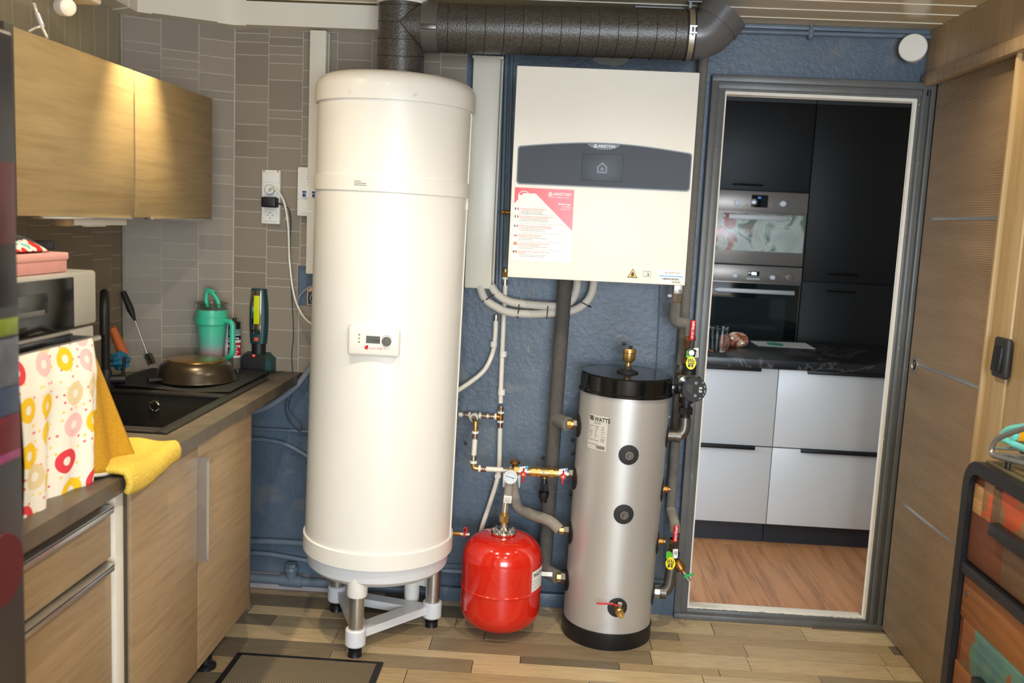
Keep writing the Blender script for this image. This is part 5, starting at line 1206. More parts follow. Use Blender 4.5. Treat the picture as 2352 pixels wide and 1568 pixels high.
# ---- pipe and vent under the ceiling on the right
tag(MB().cyl((0.60, -0.020, 2.272), (1.36, -0.020, 2.278), 0.0085, n=14).build('painted_pipe', 'bluepipe'), 'blue painted pipe under the ceiling above the doorway', 'pipe')
q = PY(1862, 80, -0.02)
tag(MB().cyl((q.x, -0.020, 2.258), (q.x, -0.020, 2.286), 0.0125, n=12).cyl((q.x, -0.02, 2.286), (q.x, -0.02, 2.304), 0.006, n=10).cyl((q.x, -0.02, 2.252), (q.x, -0.02, 2.262), 0.007, n=8).build('pipe_clamp', 'bluepipe'), 'blue painted clamp holding the pipe above the doorway', 'pipe clamp')
struct(MB().box(0.62, 1.36, -0.012, -0.001, 2.288, 2.304, bev=0.003).build('trim_9', 'bluepipe'), 'blue painted batten under the ceiling', 'trim')
vn = thing('wall_vent', 'round white wall vent high up beside the wooden bulkhead', 'vent', (1.275, 0, 2.18))
v0 = Vector((1.287, -0.001, 2.225)); vd = (PY(2097, 110, -0.075)-v0); vl = vd.length
MB().lathe([(0.040, 0), (0.040, vl-0.006), (0.047, vl-0.006), (0.049, vl), (0.049, vl+0.006), (0.046, vl+0.010), (0, vl+0.011)], v0, vd, 40).build('vent_body', 'white', vn)
# ---- screws, holes and flaked paint on the blue wall
for px_, py_ in ((1315, 1010), (1315, 1041), (1311, 1135), (1246, 1050), (1070, 1017), (1433, 789), (1300, 1220)):
    q = PY(px_, py_, -0.002)
    MB().lathe([(0.008, 0), (0.007, 0.004), (0.003, 0.006), (0.002, 0.003), (0, 0.003)], q, (0, -1, 0), 12).build('wall_plug', 'castiron', wall_back)
rng = random.Random(8)
def flake(px_, py_, w_, h_, mat):
    q = PY(px_, py_, -0.0005); n_ = 11
    poly = [(w_/2*math.cos(2*math.pi*k/n_)*rng.uniform(0.55, 1.1), h_/2*math.sin(2*math.pi*k/n_)*rng.uniform(0.55, 1.1)) for k in range(n_)]
    MB().prism(poly, q, EX, EZ, (0, -0.0012, 0)).build('paint_flake', mat, wall_back)
M['plaster'] = plain('bare_plaster', (150, 150, 142), 0.8, 0, 0.1, 30, 0.4, 80)
for a in ((1222, 668, 0.030, 0.022), (1198, 688, 0.012, 0.026), (1214, 800, 0.010, 0.030), (1258, 845, 0.010, 0.030), (1540, 703, 0.012, 0.012), (1398, 139, 0.145, 0.05), (1290, 1365, 0.03, 0.05), (1270, 1395, 0.07, 0.014)): flake(*a, 'plaster')
flake(1085, 937, 0.045, 0.03, 'bluepipe')
# ================================================================ WALL CUPBOARD
UX = -1.25; UZ0, UZ1 = 1.495, 1.920
uc = thing('wall_cupboard', 'oak wall cupboard with two doors above the sink', 'cabinet', (-1.43, -0.88, UZ0))
MB().box(XL+0.003, UX-0.022, -1.49, -0.268, UZ0+0.002, UZ1-0.004).build('carcass', 'cabwood', uc)
for y0, y1 in ((-1.492, -0.888), (-0.877, -0.266)):
    d_ = MB().box(UX-0.019, UX, y0, y1, UZ0, UZ1, bev=0.0015).build('door', 'cabwood', uc)
    hy0, hy1 = (y0+0.10, y1-0.02) if y0 < -1 else (y0+0.10, y1-0.0)
    MB().box(UX-0.02, UX+0.006, hy0, hy1, UZ0-0.006, UZ0, bev=0.001).build('edge_grip', 'alu', d_)
MB().box(UX-0.018, UX-0.006, -0.8885, -0.8765, UZ0, UZ1-0.004).build('seal_strip', 'countertop', uc)
MB().box(XL+0.003, UX+0.004, -1.532, -1.494, UZ0-0.002, UZ1+0.004, bev=0.002).build('end_panel', plain('dark_end_panel', (62, 56, 50), 0.5), uc)
sl = thing('cupboard_light', 'white strip light fixed under the wall cupboard', 'strip light', (-1.42, -0.90, 1.470))
a, b = PZ(152, 515, 1.478), PZ(288, 516, 1.478)
a = PX(152, 512, -1.30); b = PX(288, 512, -1.30)
MB().box(-1.33, -1.295, a.y+0.03, b.y, 1.470, UZ0, bev=0.003).build('housing', 'white', sl)
MB().box(-1.331, -1.294, a.y, a.y+0.031, 1.468, UZ0, bev=0.002).build('end_cap', 'casewood', sl)
MB().box(-1.320, -1.305, (a.y+b.y)/2-0.05, (a.y+b.y)/2+0.06, 1.466, 1.471, bev=0.001).build('switch', 'trunk', sl)
# spot lamp and cable above the cupboard
lp = thing('spot_lamp', 'white swivel lamp head near the ceiling above the wall cupboard', 'lamp', PX(150, 15, -1.45))
q = PX(150, 16, -1.45)
lz0 = PX(90, 2, -1.45)
MB().box(-1.50, -1.40, q.y-0.60, q.y+0.12, q.z+0.032, q.z+0.055, bev=0.008).build('rail', 'white', lp)
ld = Vector((0.75, -0.55, -0.12)).normalized()
MB().lathe([(0.016, 0), (0.026, 0.01), (0.026, 0.045), (0.024, 0.05)], q-ld*0.03, ld, 24, False).cyl(q+EZ*0.01, q+EZ*0.04, 0.010, n=12).build('lamp_head', 'white', lp)
MB().lathe([(0.024, 0.0), (0.015, 0.008), (0, 0.010)], q+ld*0.018, ld, 24, False).build('lens', 'heater', lp)
cbp = [PX(78, 8, -1.36), PX(83, 25, -1.36), PX(92, 52, -1.33), PX(108, 86, -1.30)]
wl = thing('lamp_cable', 'white cable with a tube coloured pale for its reflection dropping onto the wall cupboard', 'cable', cbp[-1])
MB().tube(cbp, 0.0035, 8).build('cable', 'trunk', wl)
MB().tube([PX(86, 32, -1.345), PX(97, 60, -1.32)], 0.0055, 10, False).build('sleeve', plain('tube_reflection_white', (236, 234, 244), 0.2), wl)  # pale colour stands in for light reflecting off the lit tube
MB().tube([PX(93, 62, -1.335), PX(82, 64, -1.34), PX(66, 72, -1.35)], 0.003, 8).build('side_wire', 'trunk', wl)

# ================================================================ WORKTOP, SINK, BASE CABINETS
CT = 0.905; CF = -0.976
wt_ = MB()
wt_.box(-1.07, CF, -2.2, -0.022, 0.868, CT).box(XL+0.004, -1.07, -2.2, -1.10, 0.868, CT).box(XL+0.004, -1.49, -1.10, -0.27, 0.868, CT)
wt_.prism([(XL+0.004, -0.27), (XL+0.004, -0.226), (-1.258, -0.026), (-1.07, -0.023), (-1.07, -0.27)], (0, 0, 0.868), EX, EY, (0, 0, CT-0.868))
tag(wt_.build('worktop', 'countertop', org=(-1.29, -1.1, 0.868)), 'grey-brown laminate worktop along the left wall', 'worktop')
sk_ = thing('kitchen_sink', 'black composite sink with drainer set into the worktop', 'sink', (-1.28, -0.67, 0.72))
M['sink'] = plain('black_composite', (40, 37, 33), 0.38, 0, 0.12, 120, 0.15, 200)
SX0, SX1, SY0, SY1 = -1.515, -1.048, -1.135, -0.215
rim = MB(); zr0, zr1 = CT, CT+0.008
rim.box(SX0, SX0+0.035, SY0, SY1, zr0, zr1, bev=0.003).box(SX1-0.035, SX1, SY0, SY1, zr0, zr1, bev=0.003)
rim.box(SX0+0.03, SX1-0.03, SY0, SY0+0.05, zr0, zr1, bev=0.003).box(SX0+0.03, SX1-0.03, SY1-0.035, SY1, zr0, zr1, bev=0.003)
rim.box(SX0+0.03, SX1-0.03, -0.60, -0.56, zr0-0.004, zr1, bev=0.003)
rim.build('rim', 'sink', sk_)
bw = MB(); bx0, bx1, by0, by1, bz0 = SX0+0.03, SX1-0.028, SY0+0.045, -0.595, 0.725
bw.box(bx0-0.006, bx0, by0, by1, bz0, zr0+0.003).box(bx1, bx1+0.006, by0, by1, bz0, zr0+0.003).box(bx0, bx1, by0-0.006, by0, bz0, zr0+0.003).box(bx0, bx1, by1, by1+0.006, bz0, zr0+0.003).box(bx0-0.006, bx1+0.006, by0-0.006, by1+0.006, bz0-0.006, bz0)
bw.build('bowl', 'sink', sk_)
dn_ = MB().box(SX0+0.03, SX1-0.03, -0.562, SY1-0.03, zr0-0.012, zr0-0.004)
for k in range(7): dn_.box(SX0+0.07+k*0.05, SX0+0.082+k*0.05, -0.54, SY1-0.06, zr0-0.004, zr0+0.001, bev=0.002)
dn_.build('drainer', 'sink', sk_)
q = PY(355, 932, by1-0.002)
MB().lathe([(0.0165, 0), (0.0185, 0.003), (0.0155, 0.005), (0.0140, 0.002)], q, (0, -1, 0), 24, False).obox(q-EY*0.003, (0.026, 0.002, 0.003), Matrix.Rotation(0.6, 3, 'Y')).obox(q-EY*0.003, (0.026, 0.002, 0.003), Matrix.Rotation(1.7, 3, 'Y')).obox(q-EY*0.003, (0.026, 0.002, 0.003), Matrix.Rotation(2.7, 3, 'Y')).build('overflow', 'chrome', sk_)
MB().lathe([(0.045, 0.001), (0.040, 0.003), (0, 0.002)], (-1.28, -0.85, bz0), (0, 0, 1), 24).build('drain', 'chrome', sk_)
# tap
tb = PX(243, 852, -1.492)
tp0 = Vector((tb.x, tb.y, CT+0.008))
ft_ = thing('kitchen_tap', 'matt black gooseneck tap at the back of the sink', 'tap', tp0)
dv_ = Vector((0.42, -0.9, 0)).normalized(); zt0 = PX(243, 690, -1.48).z
arc = [tp0+EZ*0.02, tp0+EZ*(zt0-tp0.z-0.045)]
arc += [tp0+EZ*(zt0-tp0.z-0.045)+dv_*(0.075-0.075*math.cos(t))+EZ*(0.075*math.sin(t)) for t in [math.pi*k/10 for k in range(1, 11)]]
arc.append(arc[-1]-EZ*0.05)
MB().tube(arc, 0.0135, 16, False).build('spout', 'blacksatin', ft_)
MB().lathe([(0.026, 0), (0.026, 0.006), (0.020, 0.010), (0.020, 0.055), (0.0145, 0.065)], tp0, (0, 0, 1), 24, False).build('body', 'blacksatin', ft_)
pl2 = Vector((0.88, 0.45, 0)).normalized()
MB().cyl(tp0+EZ*0.030, tp0+EZ*0.030+pl2*0.060, 0.016, n=18).build('lever_base', 'blacksatin', ft_)
MB().tube([tp0+EZ*0.040+pl2*0.052, tp0+EZ*0.105+pl2*0.060], 0.0055, 10, False).build('lever', 'blacksatin', ft_)
# blue cloth and orange brush handle
q = PX(275, 828, -1.50)
def crumple(u, v):
    t = 2*math.pi*u; p_ = math.pi*v; r_ = 0.030*(1+0.13*math.sin(5*t+3*p_)+0.12*math.sin(9*p_+2*t))
    return q+Vector((1.05*r_*math.sin(p_)*math.cos(t), r_*math.sin(p_)*math.sin(t), 0.95*r_*math.cos(p_)))
tag(MB().grid(crumple, 30, 20).build('dish_cloth', plain('blue_cloth', (36, 108, 142), 0.85, 0, 0.15, 30, 0.4, 90)), 'crumpled blue cloth beside the black tap', 'cloth')
a, b = PX(257, 752, -1.53), PX(283, 812, -1.505)
tag(MB().tube([a, (a+b)/2, b], (0.013, 0.019), 14).build('dish_brush_handle', plain('orange_wood', (196, 104, 52), 0.5)), 'orange brush handle leaning behind the blue cloth', 'brush')
# bottle brush leaning on the corner
bb = thing('bottle_brush', 'black-handled bottle brush leaning in the tiled corner', 'brush', PY(345, 835, -0.28))
h0, h1, h2, h3 = PY(282, 668, -0.245), PY(309, 733, -0.25), PY(338, 812, -0.25), PY(350, 838, -0.26)
dd = (h1-h0).normalized()
MB().lathe([(0, 0), (0.010, 0.004), (0.011, 0.03), (0.0125, 0.075), (0.0085, 0.095), (0.004, 0.118), (0, 0.119)], h0, dd, 16).build('handle', 'blacksatin', bb)
MB().tube([h0+dd*0.115, h2], 0.0013, 6, False).build('rod', 'steel', bb)
m = MB(); d2 = (h3-h2).normalized(); u_, w_ = perp(d2); rng = random.Random(6)
for k in range(60):
    t = k*2.4; p_ = h2+d2*(k/60*0.042); m.tube([p_, p_+(u_*math.cos(t)+w_*math.sin(t))*0.017+d2*0.003], 0.0010, 4, False)
m.build('bristles', 'black', bb)
# drying mat and upturned pan
def matf(u, v):
    x = -1.515+0.44*u; y_ = -0.560+0.40*v
    y_ += 0.06*u*v
    z_ = CT+0.0115+0.004*math.sin(7*u+3*v)+0.012*max(0, u-0.8)*5*max(0, v-0.6)
    return Vector((x, y_, z_))
mm = MB().grid(matf, 22, 18); mm2 = MB().grid(lambda u, v: matf(u, v)-EZ*0.004, 22, 18)
mm.add(mm2.v, mm2.f)
dm = mm.build('drying_mat', plain('black_mat', (30, 29, 28), 0.75, 0, 0.2, 60, 0.4, 150)); tag(dm, 'black drying mat laid across the sink drainer', 'mat')
pc0 = PZ(452, 868, CT+0.02); pc0.z = CT+0.016
pn_ = thing('frying_pan', 'dark pan turned upside down on the drying mat', 'pan', pc0)
M['pan'] = plain('pan_coating', (58, 50, 38), 0.3, 0.55, 0.05, 10)
MB().lathe([(0.1390, 0.0), (0.1405, 0.003), (0.1375, 0.008), (0.1345, 0.030), (0.124, 0.054), (0.108, 0.066), (0.099, 0.0705)], pc0, (0, 0, 1), 56, False).build('side', 'pan', pn_)
MB().lathe([(0.100, 0.070), (0.100, 0.074), (0.097, 0.0755), (0, 0.0750)], pc0, (0, 0, 1), 56, False).build('base_disc', plain('pan_base', (168, 128, 66), 0.28, 0.9, 0.03), pn_)
MB().obox(pc0+Vector((-0.10, -0.11, 0.012)), (0.06, 0.03, 0.012), Matrix.Rotation(0.7, 3, 'Z'), 0.004, 2).obox(pc0+Vector((0.136, 0.045, 0.03)), (0.012, 0.03, 0.02), None, 0.003, 2).build('grip_lug', 'blacksatin', pn_)
# tumbler
tbp = PY(486, 852, -0.165); tbp.z = CT+0.001
tu_ = thing('travel_tumbler', 'teal and pink tumbler with handle behind the upturned pan', 'tumbler', tbp)
def tumb_mat():
    t = NT('tumbler_ombre'); t.set(Roughness=0.32)
    tc = t.n('ShaderNodeTexCoord'); sp_ = t.n('ShaderNodeSeparateXYZ'); t.l(tc.outputs['Object'], sp_.inputs[0])
    mr = t.n('ShaderNodeMapRange'); mr.inputs['From Min'].default_value = 0.0; mr.inputs['From Max'].default_value = 0.25; t.l(sp_.outputs['Z'], mr.inputs['Value'])
    t.base(t.ramp(mr.outputs[0], [(0.05, lin((214, 118, 146))), (0.27, lin((196, 128, 150))), (0.48, lin((96, 176, 156))), (0.7, lin((70, 190, 156)))])); return t.m
M['tumb'] = tumb_mat(); M['teal'] = plain('teal_plastic', (62, 188, 150), 0.35, 0, 0.03)
MB().lathe([(0, 0), (0.038, 0), (0.040, 0.004), (0.048, 0.12), (0.055, 0.19), (0.058, 0.21), (0.058, 0.248), (0, 0.248)], tbp, (0, 0, 1), 40).build('cup', 'tumb', tu_)
hdl = MB().lathe([(0.0575, 0.192), (0.0625, 0.194), (0.0625, 0.220), (0.0575, 0.222)], tbp, (0, 0, 1), 40, False)
hx = Vector((0.93, -0.37, 0))
hdl.tube(bend([tbp+hx*0.055+EZ*0.208, tbp+hx*0.100+EZ*0.208, tbp+hx*0.100+EZ*0.085, tbp+hx*0.076+EZ*0.068], 0.02), 0.0105, 12, False)
hdl.build('handle', 'teal', tu_)
MB().lathe([(0.057, 0.247), (0.0585, 0.250), (0.060, 0.272), (0.058, 0.273), (0.055, 0.254), (0, 0.253)], tbp, (0, 0, 1), 32, False).build('lid', glass('clear_lid', (226, 232, 230), 0.05), tu_)
fs_ = MB().tube([tbp+Vector((0.028, 0, 0.255)), tbp+Vector((0.020, 0, 0.286)), tbp+Vector((-0.004, 0, 0.313)), tbp+Vector((-0.020, 0, 0.309)), tbp+Vector((-0.022, 0, 0.276)), tbp+Vector((-0.016, 0, 0.255))], 0.0085, 12)
fs_.obox(tbp+Vector((-0.004, 0, 0.319)), (0.036, 0.020, 0.010), Matrix.Rotation(0.3, 3, 'Y'), 0.004, 2)
fs_.build('straw_cap', 'teal', tu_)
# sealant cartridges
cg = thing('sealant_cartridge', 'sealant cartridge with red and white label beside the tumbler', 'cartridge', PY(536, 846, -0.115))
g0 = PY(538, 850, -0.115); g0.z = CT+0.001
M['cartw'] = plain('cartridge_clear', (120, 112, 100), 0.3)
MB().lathe([(0, 0), (0.0235, 0), (0.0235, 0.070)], g0, (0, 0, 1), 28, False).build('lower_tube', 'cartw', cg)
lbw = MB().lathe([(0.0238, 0.062), (0.0238, 0.150)], g0, (0, 0, 1), 28, False).build('label_white', 'paperw', cg)
MB().lathe([(0.0240, 0.070), (0.0240, 0.120)], g0, (0, 0, 1), 28, False).build('label_red', plain('label_red', (190, 26, 36), 0.4), cg)
MB().lathe([(0.0240, 0.130), (0.0240, 0.148)], g0, (0, 0, 1), 28, False).build('label_black', 'ink', cg)
MB().lathe([(0.0240, 0.150), (0.0240, 0.172)], g0, (0, 0, 1), 28, False).build('label_teal', plain('label_grey_teal', (112, 140, 140), 0.4), cg)
MB().lathe([(0.0235, 0.172), (0.0225, 0.185), (0.0225, 0.198), (0.008, 0.200), (0.007, 0.214), (0, 0.215)], g0, (0, 0, 1), 28, False).build('cap', 'black', cg)
for s_, z_, sz, mt in (('rubson', 0.134, 0.014, 'inkwhite'), ('FA\u00c7ADE', 0.103, 0.0125, 'inkwhite'), ('POLYMER', 0.094, 0.0062, 'inkwhite'), ('JUSTE EN', 0.083, 0.0088, 'inkwhite'), ('TEMPS', 0.0735, 0.0088, 'inkwhite')):
    text(s_, cg, mt, g0+Vector((0.006, -0.0243, z_)), Vector((0.98, 0.16, 0)), EZ, sz, align='CENTER', bold=0.02)
g1 = g0+Vector((-0.028, 0.030, 0))
tag(MB().lathe([(0, 0), (0.022, 0), (0.022, 0.185), (0.020, 0.198), (0, 0.199)], g1, (0, 0, 1), 24).build('sealant_cartridge', 'paperw'), 'plain white cartridge half hidden behind the tumbler handle', 'cartridge')
# work lamp on its charging base
wl_ = thing('work_lamp', 'dark green inspection lamp standing in its charging base', 'work lamp', PZ(595, 856, CT))
b0 = PZ(594, 850, CT); b0.z = CT+0.001
M['dgreen'] = plain('lamp_dark_green', (16, 62, 64), 0.45, 0, 0.05)
bs_ = MB().add([b0+Vector(v) for v in [(-0.068, -0.062, 0), (0.068, -0.062, 0), (0.068, 0.050, 0), (-0.068, 0.050, 0), (-0.068, -0.062, 0.035), (0.068, -0.062, 0.035), (0.068, 0.050, 0.060), (-0.068, 0.050, 0.060), (-0.046, -0.045, 0.066), (0.046, -0.045, 0.066), (0.046, 0.045, 0.078), (-0.046, 0.045, 0.078)]],
  [(0, 1, 2, 3), (0, 1, 5, 4), (1, 2, 6, 5), (2, 3, 7, 6), (3, 0, 4, 7), (4, 5, 9, 8), (5, 6, 10, 9), (6, 7, 11, 10), (7, 4, 8, 11), (8, 9, 10, 11)])
bs_ = bs_.build('charging_base', 'dgreen', wl_)
MB().add([b0+Vector(v) for v in [(-0.052, -0.0640, 0.010), (0.046, -0.0640, 0.010), (0.046, -0.0640, 0.036), (-0.052, -0.0640, 0.036), (-0.044, -0.046, 0.0675), (0.044, -0.046, 0.0675)]], [(0, 1, 2, 3), (3, 2, 5, 4)]).build('front_plate', 'black', bs_)
MB().lathe([(0.005, 0), (0.005, 0.002), (0, 0.002)], b0+Vector((-0.004, -0.050, 0.064)), Vector((0, -0.6, 0.8)), 12).build('charge_light', emis('red_led', (255, 60, 50), 2.0), bs_)
MB().lathe([(0.0275, 0.066), (0.0275, 0.110), (0.030, 0.112)], b0, (0, 0, 1), 28, False).build('neck', 'blacksatin', wl_)
def lampbody(u, v):
    t = 2*math.pi*u; z_ = 0.108+0.215*v; w_ = 0.0315+0.005*math.sin(math.pi*min(1, v*1.1))-0.006*max(0, v-0.8)*5*0.4; d__ = 0.026
    return b0+Vector((w_*math.copysign(abs(math.cos(t))**0.7, math.cos(t)), d__*math.copysign(abs(math.sin(t))**0.7, math.sin(t)), z_))
lbm = MB().grid(lampbody, 36, 14); lbm.add([lampbody(k/36, 1) for k in range(36)], [tuple(range(36))])
lbm = lbm.build('lamp_body', 'dgreen', wl_)
MB().obox(b0+Vector((-0.003, -0.0255, 0.232)), (0.040, 0.006, 0.170), None, 0.010, 3).build('reflector', 'chrome', lbm)
MB().obox(b0+Vector((-0.001, -0.0295, 0.242)), (0.023, 0.004, 0.112), None, 0.003, 2).build('light_strip', plain('led_phosphor', (212, 222, 30), 0.35, spec=0.3), lbm)
MB().obox(b0+Vector((-0.003, -0.0265, 0.126)), (0.018, 0.006, 0.016), None, 0.003, 2).build('button', plain('orange_button', (214, 84, 44), 0.4), lbm)

# base cabinet with two doors
BXf = -1.0
bc = thing('base_cabinet', 'oak base cabinet with two doors under the sink', 'cabinet', (-1.3, -1.0, 0))
MB().box(-1.575, -1.020, -1.46, -1.442, 0.165, 0.866).box(-1.575, -1.020, -0.578, -0.560, 0.150, 0.866).box(-1.575, -1.020, -1.442, -0.578, 0.165, 0.183).box(-1.590, -1.575, -1.46, -0.56, 0.165, 0.866).build('carcass', 'cabwoodlow', bc)
for i, (y0, y1) in enumerate(((-1.458, -1.031), (-1.027, -0.562))):
    d_ = MB().box(BXf-0.019, BXf, y0, y1, 0.166, 0.862, bev=0.0015).build('door', 'cabwoodlow', bc)
    if i == 0:
        hz0, hz1 = PX(455, 1293, BXf).z, PX(460, 1045, BXf).z
        MB().box(BXf-0.001, BXf+0.034, y1-0.006, y1-0.003, hz0+0.010, hz1).box(BXf+0.031, BXf+0.034, y1-0.020, y1-0.003, hz0+0.018, hz1-0.010).build('edge_grip', 'alu', d_)
MB().box(-1.02, BXf-0.002, -0.559, -0.545, 0.150, 0.866, bev=0.001).build('end_strip', 'steel', bc)
for x_, y_ in ((-1.10, -0.70), (-1.10, -1.30), (-1.50, -0.70), (-1.50, -1.30)):
    MB().lathe([(0.034, 0), (0.034, 0.012), (0.020, 0.02), (0.020, 0.13), (0.032, 0.165)], (x_, y_, 0), (0, 0, 1), 20).build('leg', 'black', bc)
# drawer cabinet nearer the camera
dc = thing('drawer_cabinet', 'oak drawer cabinet at the near end of the worktop', 'cabinet', (-1.3, -1.86, 0))
MB().box(-1.575, -1.020, -2.19, -1.56, 0.10, 0.866).build('carcass', 'cabwoodlow', dc)
MB().box(-1.575, -0.992, -1.556, -1.515, 0.0, 0.866, bev=0.002).build('end_panel', plain('white_panel', (216, 212, 198), 0.4), dc)
MB().box(-1.575, -1.006, -1.512, -1.468, 0.0, 0.866).build('filler', plain('dark_filler', (70, 68, 64), 0.5), dc)
za = PX(255, 1152, BXf).z; zb2 = PX(250, 1288, BXf).z
for z0, z1 in ((zb2+0.006, za), (0.385, zb2), (0.110, 0.379)):
    d_ = MB().box(BXf-0.019, BXf, -2.19, -1.562, z0, z1-0.004, bev=0.0015).build('drawer_front', 'cabwoodlow', dc)
    MB().box(BXf-0.02, BXf+0.020, -2.16, -1.585, z1-0.005, z1+0.001, bev=0.001).box(BXf+0.016, BXf+0.020, -2.16, -1.585, z1-0.016, z1, bev=0.001).build('edge_grip', 'alu', d_)
# ---- countertop oven stack
M['ovsilver'] = plain('appliance_silver', (186, 182, 172), 0.4, 0.3, 0.03)
ox = -1.16; oy1 = PX(222, 650, ox).y; oy0 = -1.86
zt_o = PX(223, 620, ox).z; zm_o = PX(220, 742, ox).z
mo_ = thing('microwave', 'silver and black countertop appliance carrying the pink box', 'microwave', (-1.38, (oy0+oy1)/2, zm_o))
MB().box(-1.56, ox, oy0, oy1, zm_o, zt_o, bev=0.008).build('housing', 'ovsilver', mo_)
y_b = PX(166, 700, ox).y
MB().box(ox-0.004, ox+0.006, oy0+0.01, y_b, zm_o+0.003, zt_o-0.010, bev=0.003).build('glass_door', 'blackgloss', mo_)
MB().box(ox+0.004, ox+0.0075, oy0+0.06, y_b-0.12, zm_o+0.05, zt_o-0.04, bev=0.001).build('display_window', plain('smoky_window', (36, 40, 42), 0.15), mo_)
q = PX(72, 722, ox+0.006)
MB().box(ox+0.005, ox+0.009, q.y-0.07, q.y+0.05, q.z-0.006, q.z+0.006, bev=0.001).build('nameplate', plain('plate_grey', (96, 94, 90), 0.4), mo_)
ov_ = thing('mini_oven', 'silver mini oven with black glass door behind the hanging towels', 'oven', (-1.37, (oy0+oy1)/2, CT))
MB().box(-1.56, ox-0.006, oy0, oy1-0.004, CT+0.012, zm_o-0.004, bev=0.006).build('housing', 'ovsilver', ov_)
MB().box(ox-0.008, ox+0.002, oy0+0.01, y_b, CT+0.03, zm_o-0.012, bev=0.003).build('glass_door', 'blackgloss', ov_)
hz_ = PX(215, 775, -1.10).z
MB().tube([(-1.10, oy0+0.02, hz_-0.004), (-1.10, oy1-0.115, hz_-0.004)], 0.008, 12, False).box(-1.165, -1.097, oy0+0.03, oy0+0.045, hz_-0.010, hz_+0.002).box(-1.165, -1.097, oy1-0.135, oy1-0.12, hz_-0.010, hz_+0.002).build('handle', 'steel', ov_)
for x_, y_ in ((-1.20, oy0+0.05), (-1.20, oy1-0.05), (-1.52, oy0+0.05), (-1.52, oy1-0.05)): MB().cyl((x_, y_, CT), (x_, y_, CT+0.014), 0.014, n=14).build('foot', 'black', ov_)
# things on top
bxr = PX(150, 590, ox-0.02)
pkb = thing('pink_box', 'flat pink box lying on the countertop appliance', 'box', (-1.28, bxr.y-0.2, zt_o))
MB().box(-1.42, ox-0.015, bxr.y-0.42, bxr.y, zt_o+0.001, zt_o+0.046, bev=0.004).build('carton', plain('pink_card', (214, 150, 142), 0.6, 0, 0.06, 20), pkb)
MB().box(-1.425, ox-0.012, bxr.y-0.42, bxr.y+0.003, zt_o+0.030, zt_o+0.048, bev=0.004).build('box_lid', plain('pink_card_lid', (226, 164, 154), 0.6), pkb)
tag(MB().box(-1.50, -1.30, oy1-0.10, oy1-0.02, zt_o+0.001, zt_o+0.014, bev=0.004).build('folded_paper', plain('cream_paper', (206, 196, 176), 0.7)), 'cream folded paper behind the pink box', 'paper')
pkt = thing('snack_packet', 'red and white packet lying on the pink box', 'packet', PX(45, 575, -1.23))
q = PX(42, 572, -1.23); zq_ = zt_o+0.049
def pouch(u, v):
    s_ = math.sin(math.pi*u)*math.sin(math.pi*v); return Vector((-1.24-0.10*(v-0.5), q.y+0.13*(u-0.5), zq_+0.004+0.030*s_**0.6))
mm = MB().grid(pouch, 14, 10); m2 = MB().grid(lambda u, v: Vector((pouch(u, v).x, pouch(u, v).y, zq_)), 14, 10); mm.add(m2.v, m2.f)
def packet_mat():
    t = NT('packet_print'); t.set(Roughness=0.25); f = t.noise(t.coord(), 22, 2); t.base(t.ramp(f, [(0.46, lin((206, 34, 28))), (0.52, lin((232, 226, 216))), (0.62, lin((120, 190, 180)))], 'CONSTANT')); return t.m
mm.build('pouch', packet_mat(), pkt)
a, b = PX(25, 548, -1.23), PX(88, 572, -1.23)
tag(MB().tube([a, (a+b)/2+EZ*0.004, b], 0.012, 12).build('black_pouch', plain('dark_cloth', (44, 54, 58), 0.7)), 'dark rolled pouch resting above the pink box', 'pouch')
q = PX(102, 568, -1.27); tag(MB().obox(Vector((q.x, q.y, zt_o+0.049+0.0105)), (0.05, 0.06, 0.021), Matrix.Rotation(0.4, 3, 'Z'), 0.003, 1).build('small_case', 'black'), 'small black case at the back of the pink box', 'case')
# ---- towels
def towel_mat():
    t = NT('donut_print'); t.set(Roughness=0.9)
    v = t.coord((1, 1, 1), 'UV')
    vo = t.n('ShaderNodeTexVoronoi', voronoi_dimensions='2D'); vo.inputs['Scale'].default_value = 3.9; vo.inputs['Randomness'].default_value = 0.5; t.l(v, vo.inputs['Vector'])
    ring = t.ramp(vo.outputs['Distance'], [(0.0, (0, 0, 0, 1)), (0.13, (1, 1, 1, 1)), (0.36, (0, 0, 0, 1))], 'CONSTANT')
    sp_ = t.n('ShaderNodeSeparateColor'); t.l(vo.outputs['Color'], sp_.inputs[0])
    col = t.ramp(sp_.outputs[0], [(0.0, lin((222, 60, 72))), (0.30, lin((240, 196, 30))), (0.62, lin((236, 190, 190))), (0.82, lin((226, 206, 160)))], 'CONSTANT')
    vo2 = t.n('ShaderNodeTexVoronoi', voronoi_dimensions='2D'); vo2.inputs['Scale'].default_value = 16; t.l(v, vo2.inputs['Vector'])
    sprk = t.ramp(vo2.outputs['Distance'], [(0.0, (1, 1, 1, 1)), (0.17, (0, 0, 0, 1))], 'CONSTANT')
    sp2 = t.n('ShaderNodeSeparateColor'); t.l(vo2.outputs['Color'], sp2.inputs[0])
    c2 = t.ramp(sp2.outputs[1], [(0.0, lin((238, 232, 220))), (0.55, lin((236, 110, 120))), (0.75, lin((240, 206, 90)))], 'CONSTANT')
    base = t.mix(sprk, lin((238, 232, 220)), c2); t.base(t.mix(ring, base, col)); return t.m
def cloth(name, fn, nu, nv, mat, label, thick=0.003, cat='towel'):
    m = MB(); m.angle = 80; m.grid(fn, nu, nv); o = tag(m.build(name, mat), label, cat)
    uv = o.data.uv_layers.new(name='UVMap')
    for p_ in o.data.polygons:
        for li in p_.loop_indices:
            vi = o.data.loops[li].vertex_index; i_, j_ = vi % (nu+1), vi//(nu+1); uv.data[li].uv = (i_/nu, j_/nv*1.35)
    md = o.modifiers.new('thickness', 'SOLIDIFY'); md.thickness = thick; md.offset = 0
    return o
